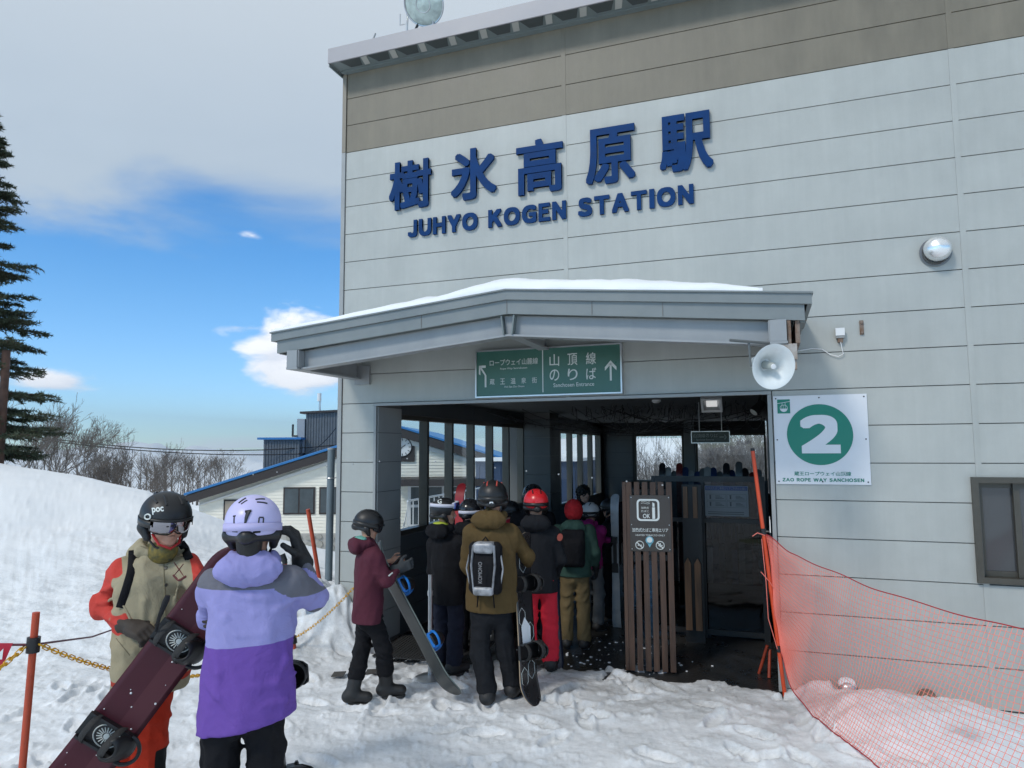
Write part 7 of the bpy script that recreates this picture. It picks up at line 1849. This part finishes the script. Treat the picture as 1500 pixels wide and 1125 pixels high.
hm = parts(P5, 'helmet'); decal(hm, 'G', 641, 647, 731, 738, M_print, hm[0], bold=.03)

# ---- people further in
def far_person(px, b, H, fw, label, jm, tm, helm=None, h=.014, hat=None, hair=None, gog=None, top=None, **kw):
    B = Body(G0(px, b), fw, H); B.flare = 1.05
    if B.root[1] > 0: B.root[2] = -.02
    B = Body(B.root, fw, H); B.flare = 1.05
    for f_, v in kw.get('j', {}).items():
        if isinstance(v, dict): getattr(B, f_).update(v)
        else: setattr(B, f_, v)
    if kw.get('face'): B.face = True
    t = dress(B, label, 0, 0, int(px), h, jm, tm, hem=kw.get('hem', .80), wide=kw.get('wide', 1.05), hood=kw.get('hood', True), hoodm=kw.get('hoodm'), lining=kw.get('lining'), group=kw.get('group'), boots=kw.get('boots', BOOTM))
    if helm: helmet(B, t, helm, h=.008); goggles(B, t, gog or H_gls, M_fr, kw.get('strapm', M_fr))
    if hat: skin_obj('beanie', folds(uni([ell(B.hp(0, -.01, .055), (.090, .105, .095), (B.hx, B.hf, B.hz)), cap(B.hp(0, -.01, .01), B.hp(0, -.01, .02), .098, .098)], .02), .004, .03, 2), .008, hat, t)
    if hair:
        skin_obj('hair', folds(uni([ell(B.hp(0, -.02, .05), (.10, .11, .10), (B.hx, B.hf, B.hz)), ell(B.hp(0, -.05, -.03), (.085, .07, .09), (B.hx, B.hf, B.hz))], .02), .016, .04, 5, (1, 1, 1)), .007, hair, t)
    return B, t
Fu = Fh
B, t = far_person(688, 7.0, 1.50, Fu*.9+Rh*.3, 'person in black with a white striped black helmet half hidden behind the brown jacket', F_blk, F_blk, H_gls, strapm=M_wstrap)
B, t = far_person(746, 7.8, 1.42, Fu*.6-Rh*.6, 'person in red and black mostly hidden between the brown jacket and the red helmet', fabric('red_jacket', (.40, .02, .04)), F_blk, H_blk, gog=mat('lens_red', (.4, .03, .08), .2, .5))
b0 = 6.52
J = dict(hd=at(785, 741, b0), nec=at(785, 763, b0), che=at(784, 815, b0), sh={1: at(811, 780, b0), -1: at(760, 780, b0)}, el={1: at(822, 820, b0+.02), -1: at(755, 822, b0+.05)}, wr={1: at(812, 845, b0+.2), -1: at(765, 850, b0+.2)}, hf=nrm(Fh+Rh*-.08), hu=np.array([0, 0, 1.]))
B, t = far_person(787, b0, 1.60, Fh*.98+Rh*.1, 'person in a bright red helmet black jacket and red trousers seen from behind', F_jbl, F_rdp, H_red, h=.011, j=J, hem=.74, wide=1.08)
h_ = hit(parts(t, 'jacket'), 820, 787, .001)
if h_: MB().lathe(h_[0], h_[1], [(.035, 0), (.035, .002), (0, .002)], 12).build('sleeve_patch', mat('patch_coral', (.55, .12, .08), .6), t)
tip, top_ = at(810, 986, 6.62), at(801, 800, 6.85); ax_ = nrm(top_-tip)
SB3, ba, bw, bn, bc_ = make_board(tip+ax_*.62, ax_, np.cross(nrm(Rh*.35-Fh*.9), ax_), 1.24, .22, mat('board_navy', (.012, .018, .035), .35), M_black, M_black, 'dark navy snowboard with a lime mark standing behind the red trousers', None)
MB().prism([(-.02, -.48), (.05, -.50), (.05, -.40), (-.02, -.37)], bw, ba, bn, bc_+bn*.012, 0, .002).build('lime_mark', mat('lime_print', (.45, .6, .04), .5), SB3)
B, t = far_person(779, 7.7, 1.60, Fh, 'person in a glossy black helmet standing right behind the red helmet', F_blk, F_blk, H_gls)
B, t = far_person(838, 7.32, 1.47, Fh*.95+Rh*.15, 'person in a green jacket tan trousers and red knitted hat seen from behind', F_grn, F_tan, h=.012, hat=fabric('red_knit', (.42, .02, .025), .3), hem=.84, wide=1.12)
backpack(B, 'plain black backpack worn on the green jacket', F_blk, F_blk, (.14, .08, .22), -.03, F_blk, detail=False)
b0 = 8.05
B0_ = G0(872, b0)
J = dict(el={1: at(880, 790, b0-.05)}, wr={1: at(893, 792, b0+.05)})
B, t = far_person(862, b0, 1.38, Fh*.8+Rh*.6, 'person in a magenta jacket and white helmet reaching towards a pair of skis', F_mag, F_gry, H_wht, j=J, hem=.84)
B, t = far_person(891, 8.35, 1.40, Fh*.4-Rh*.8, 'person in black with a black helmet holding light coloured skis', F_blk, F_blk, H_blk)
s0 = G0(897, 8.12, -.02); s0[2] = -.02
make_ski((s0[0], s0[1], s0[2]), SKC[1], 'pair of white and grey skis held upright beside the magenta jacket', None, 1.50)
s1 = G0(672, 7.25, -.02); make_ski((s1[0], s1[1], 0.0), mat('ski_bright_red', (.45, .02, .025), .4), 'bright red ski tip rising beside the white strapped goggles', None, 1.66)
B, t = far_person(853, 9.6, 1.50, -Fh*.6+Rh*.4, 'person with fluffy black hair deep in the passage', F_blk, F_blk, hair=HAIR)
B, t = far_person(925, 9.8, 1.52, Fh, 'person in black behind the slat screen', F_blk, F_blk, H_blk)
for k, (px, b_, H_) in enumerate(((1006, 11.6, 1.56), (1030, 12.2, 1.60), (1063, 11.9, 1.55), (1083, 12.4, 1.58), (1104, 11.8, 1.50))):
    lab = ['dark figure behind the ski rack nearest the slat screen', 'dark figure behind the ski rack under the hanging sign', 'dark figure behind the ski rack in the middle', 'dark figure behind the ski rack right of the middle', 'dark figure behind the ski rack beside the right jamb'][k]
    far_person(px, b_, H_, [Fh, -Rh, Rh, Fh, -Fh][k], lab, F_blk, F_blk, H_blk if k % 2 else None, h=.022, hair=None if k % 2 else HAIR, group='dark figures waiting behind the ski rack')
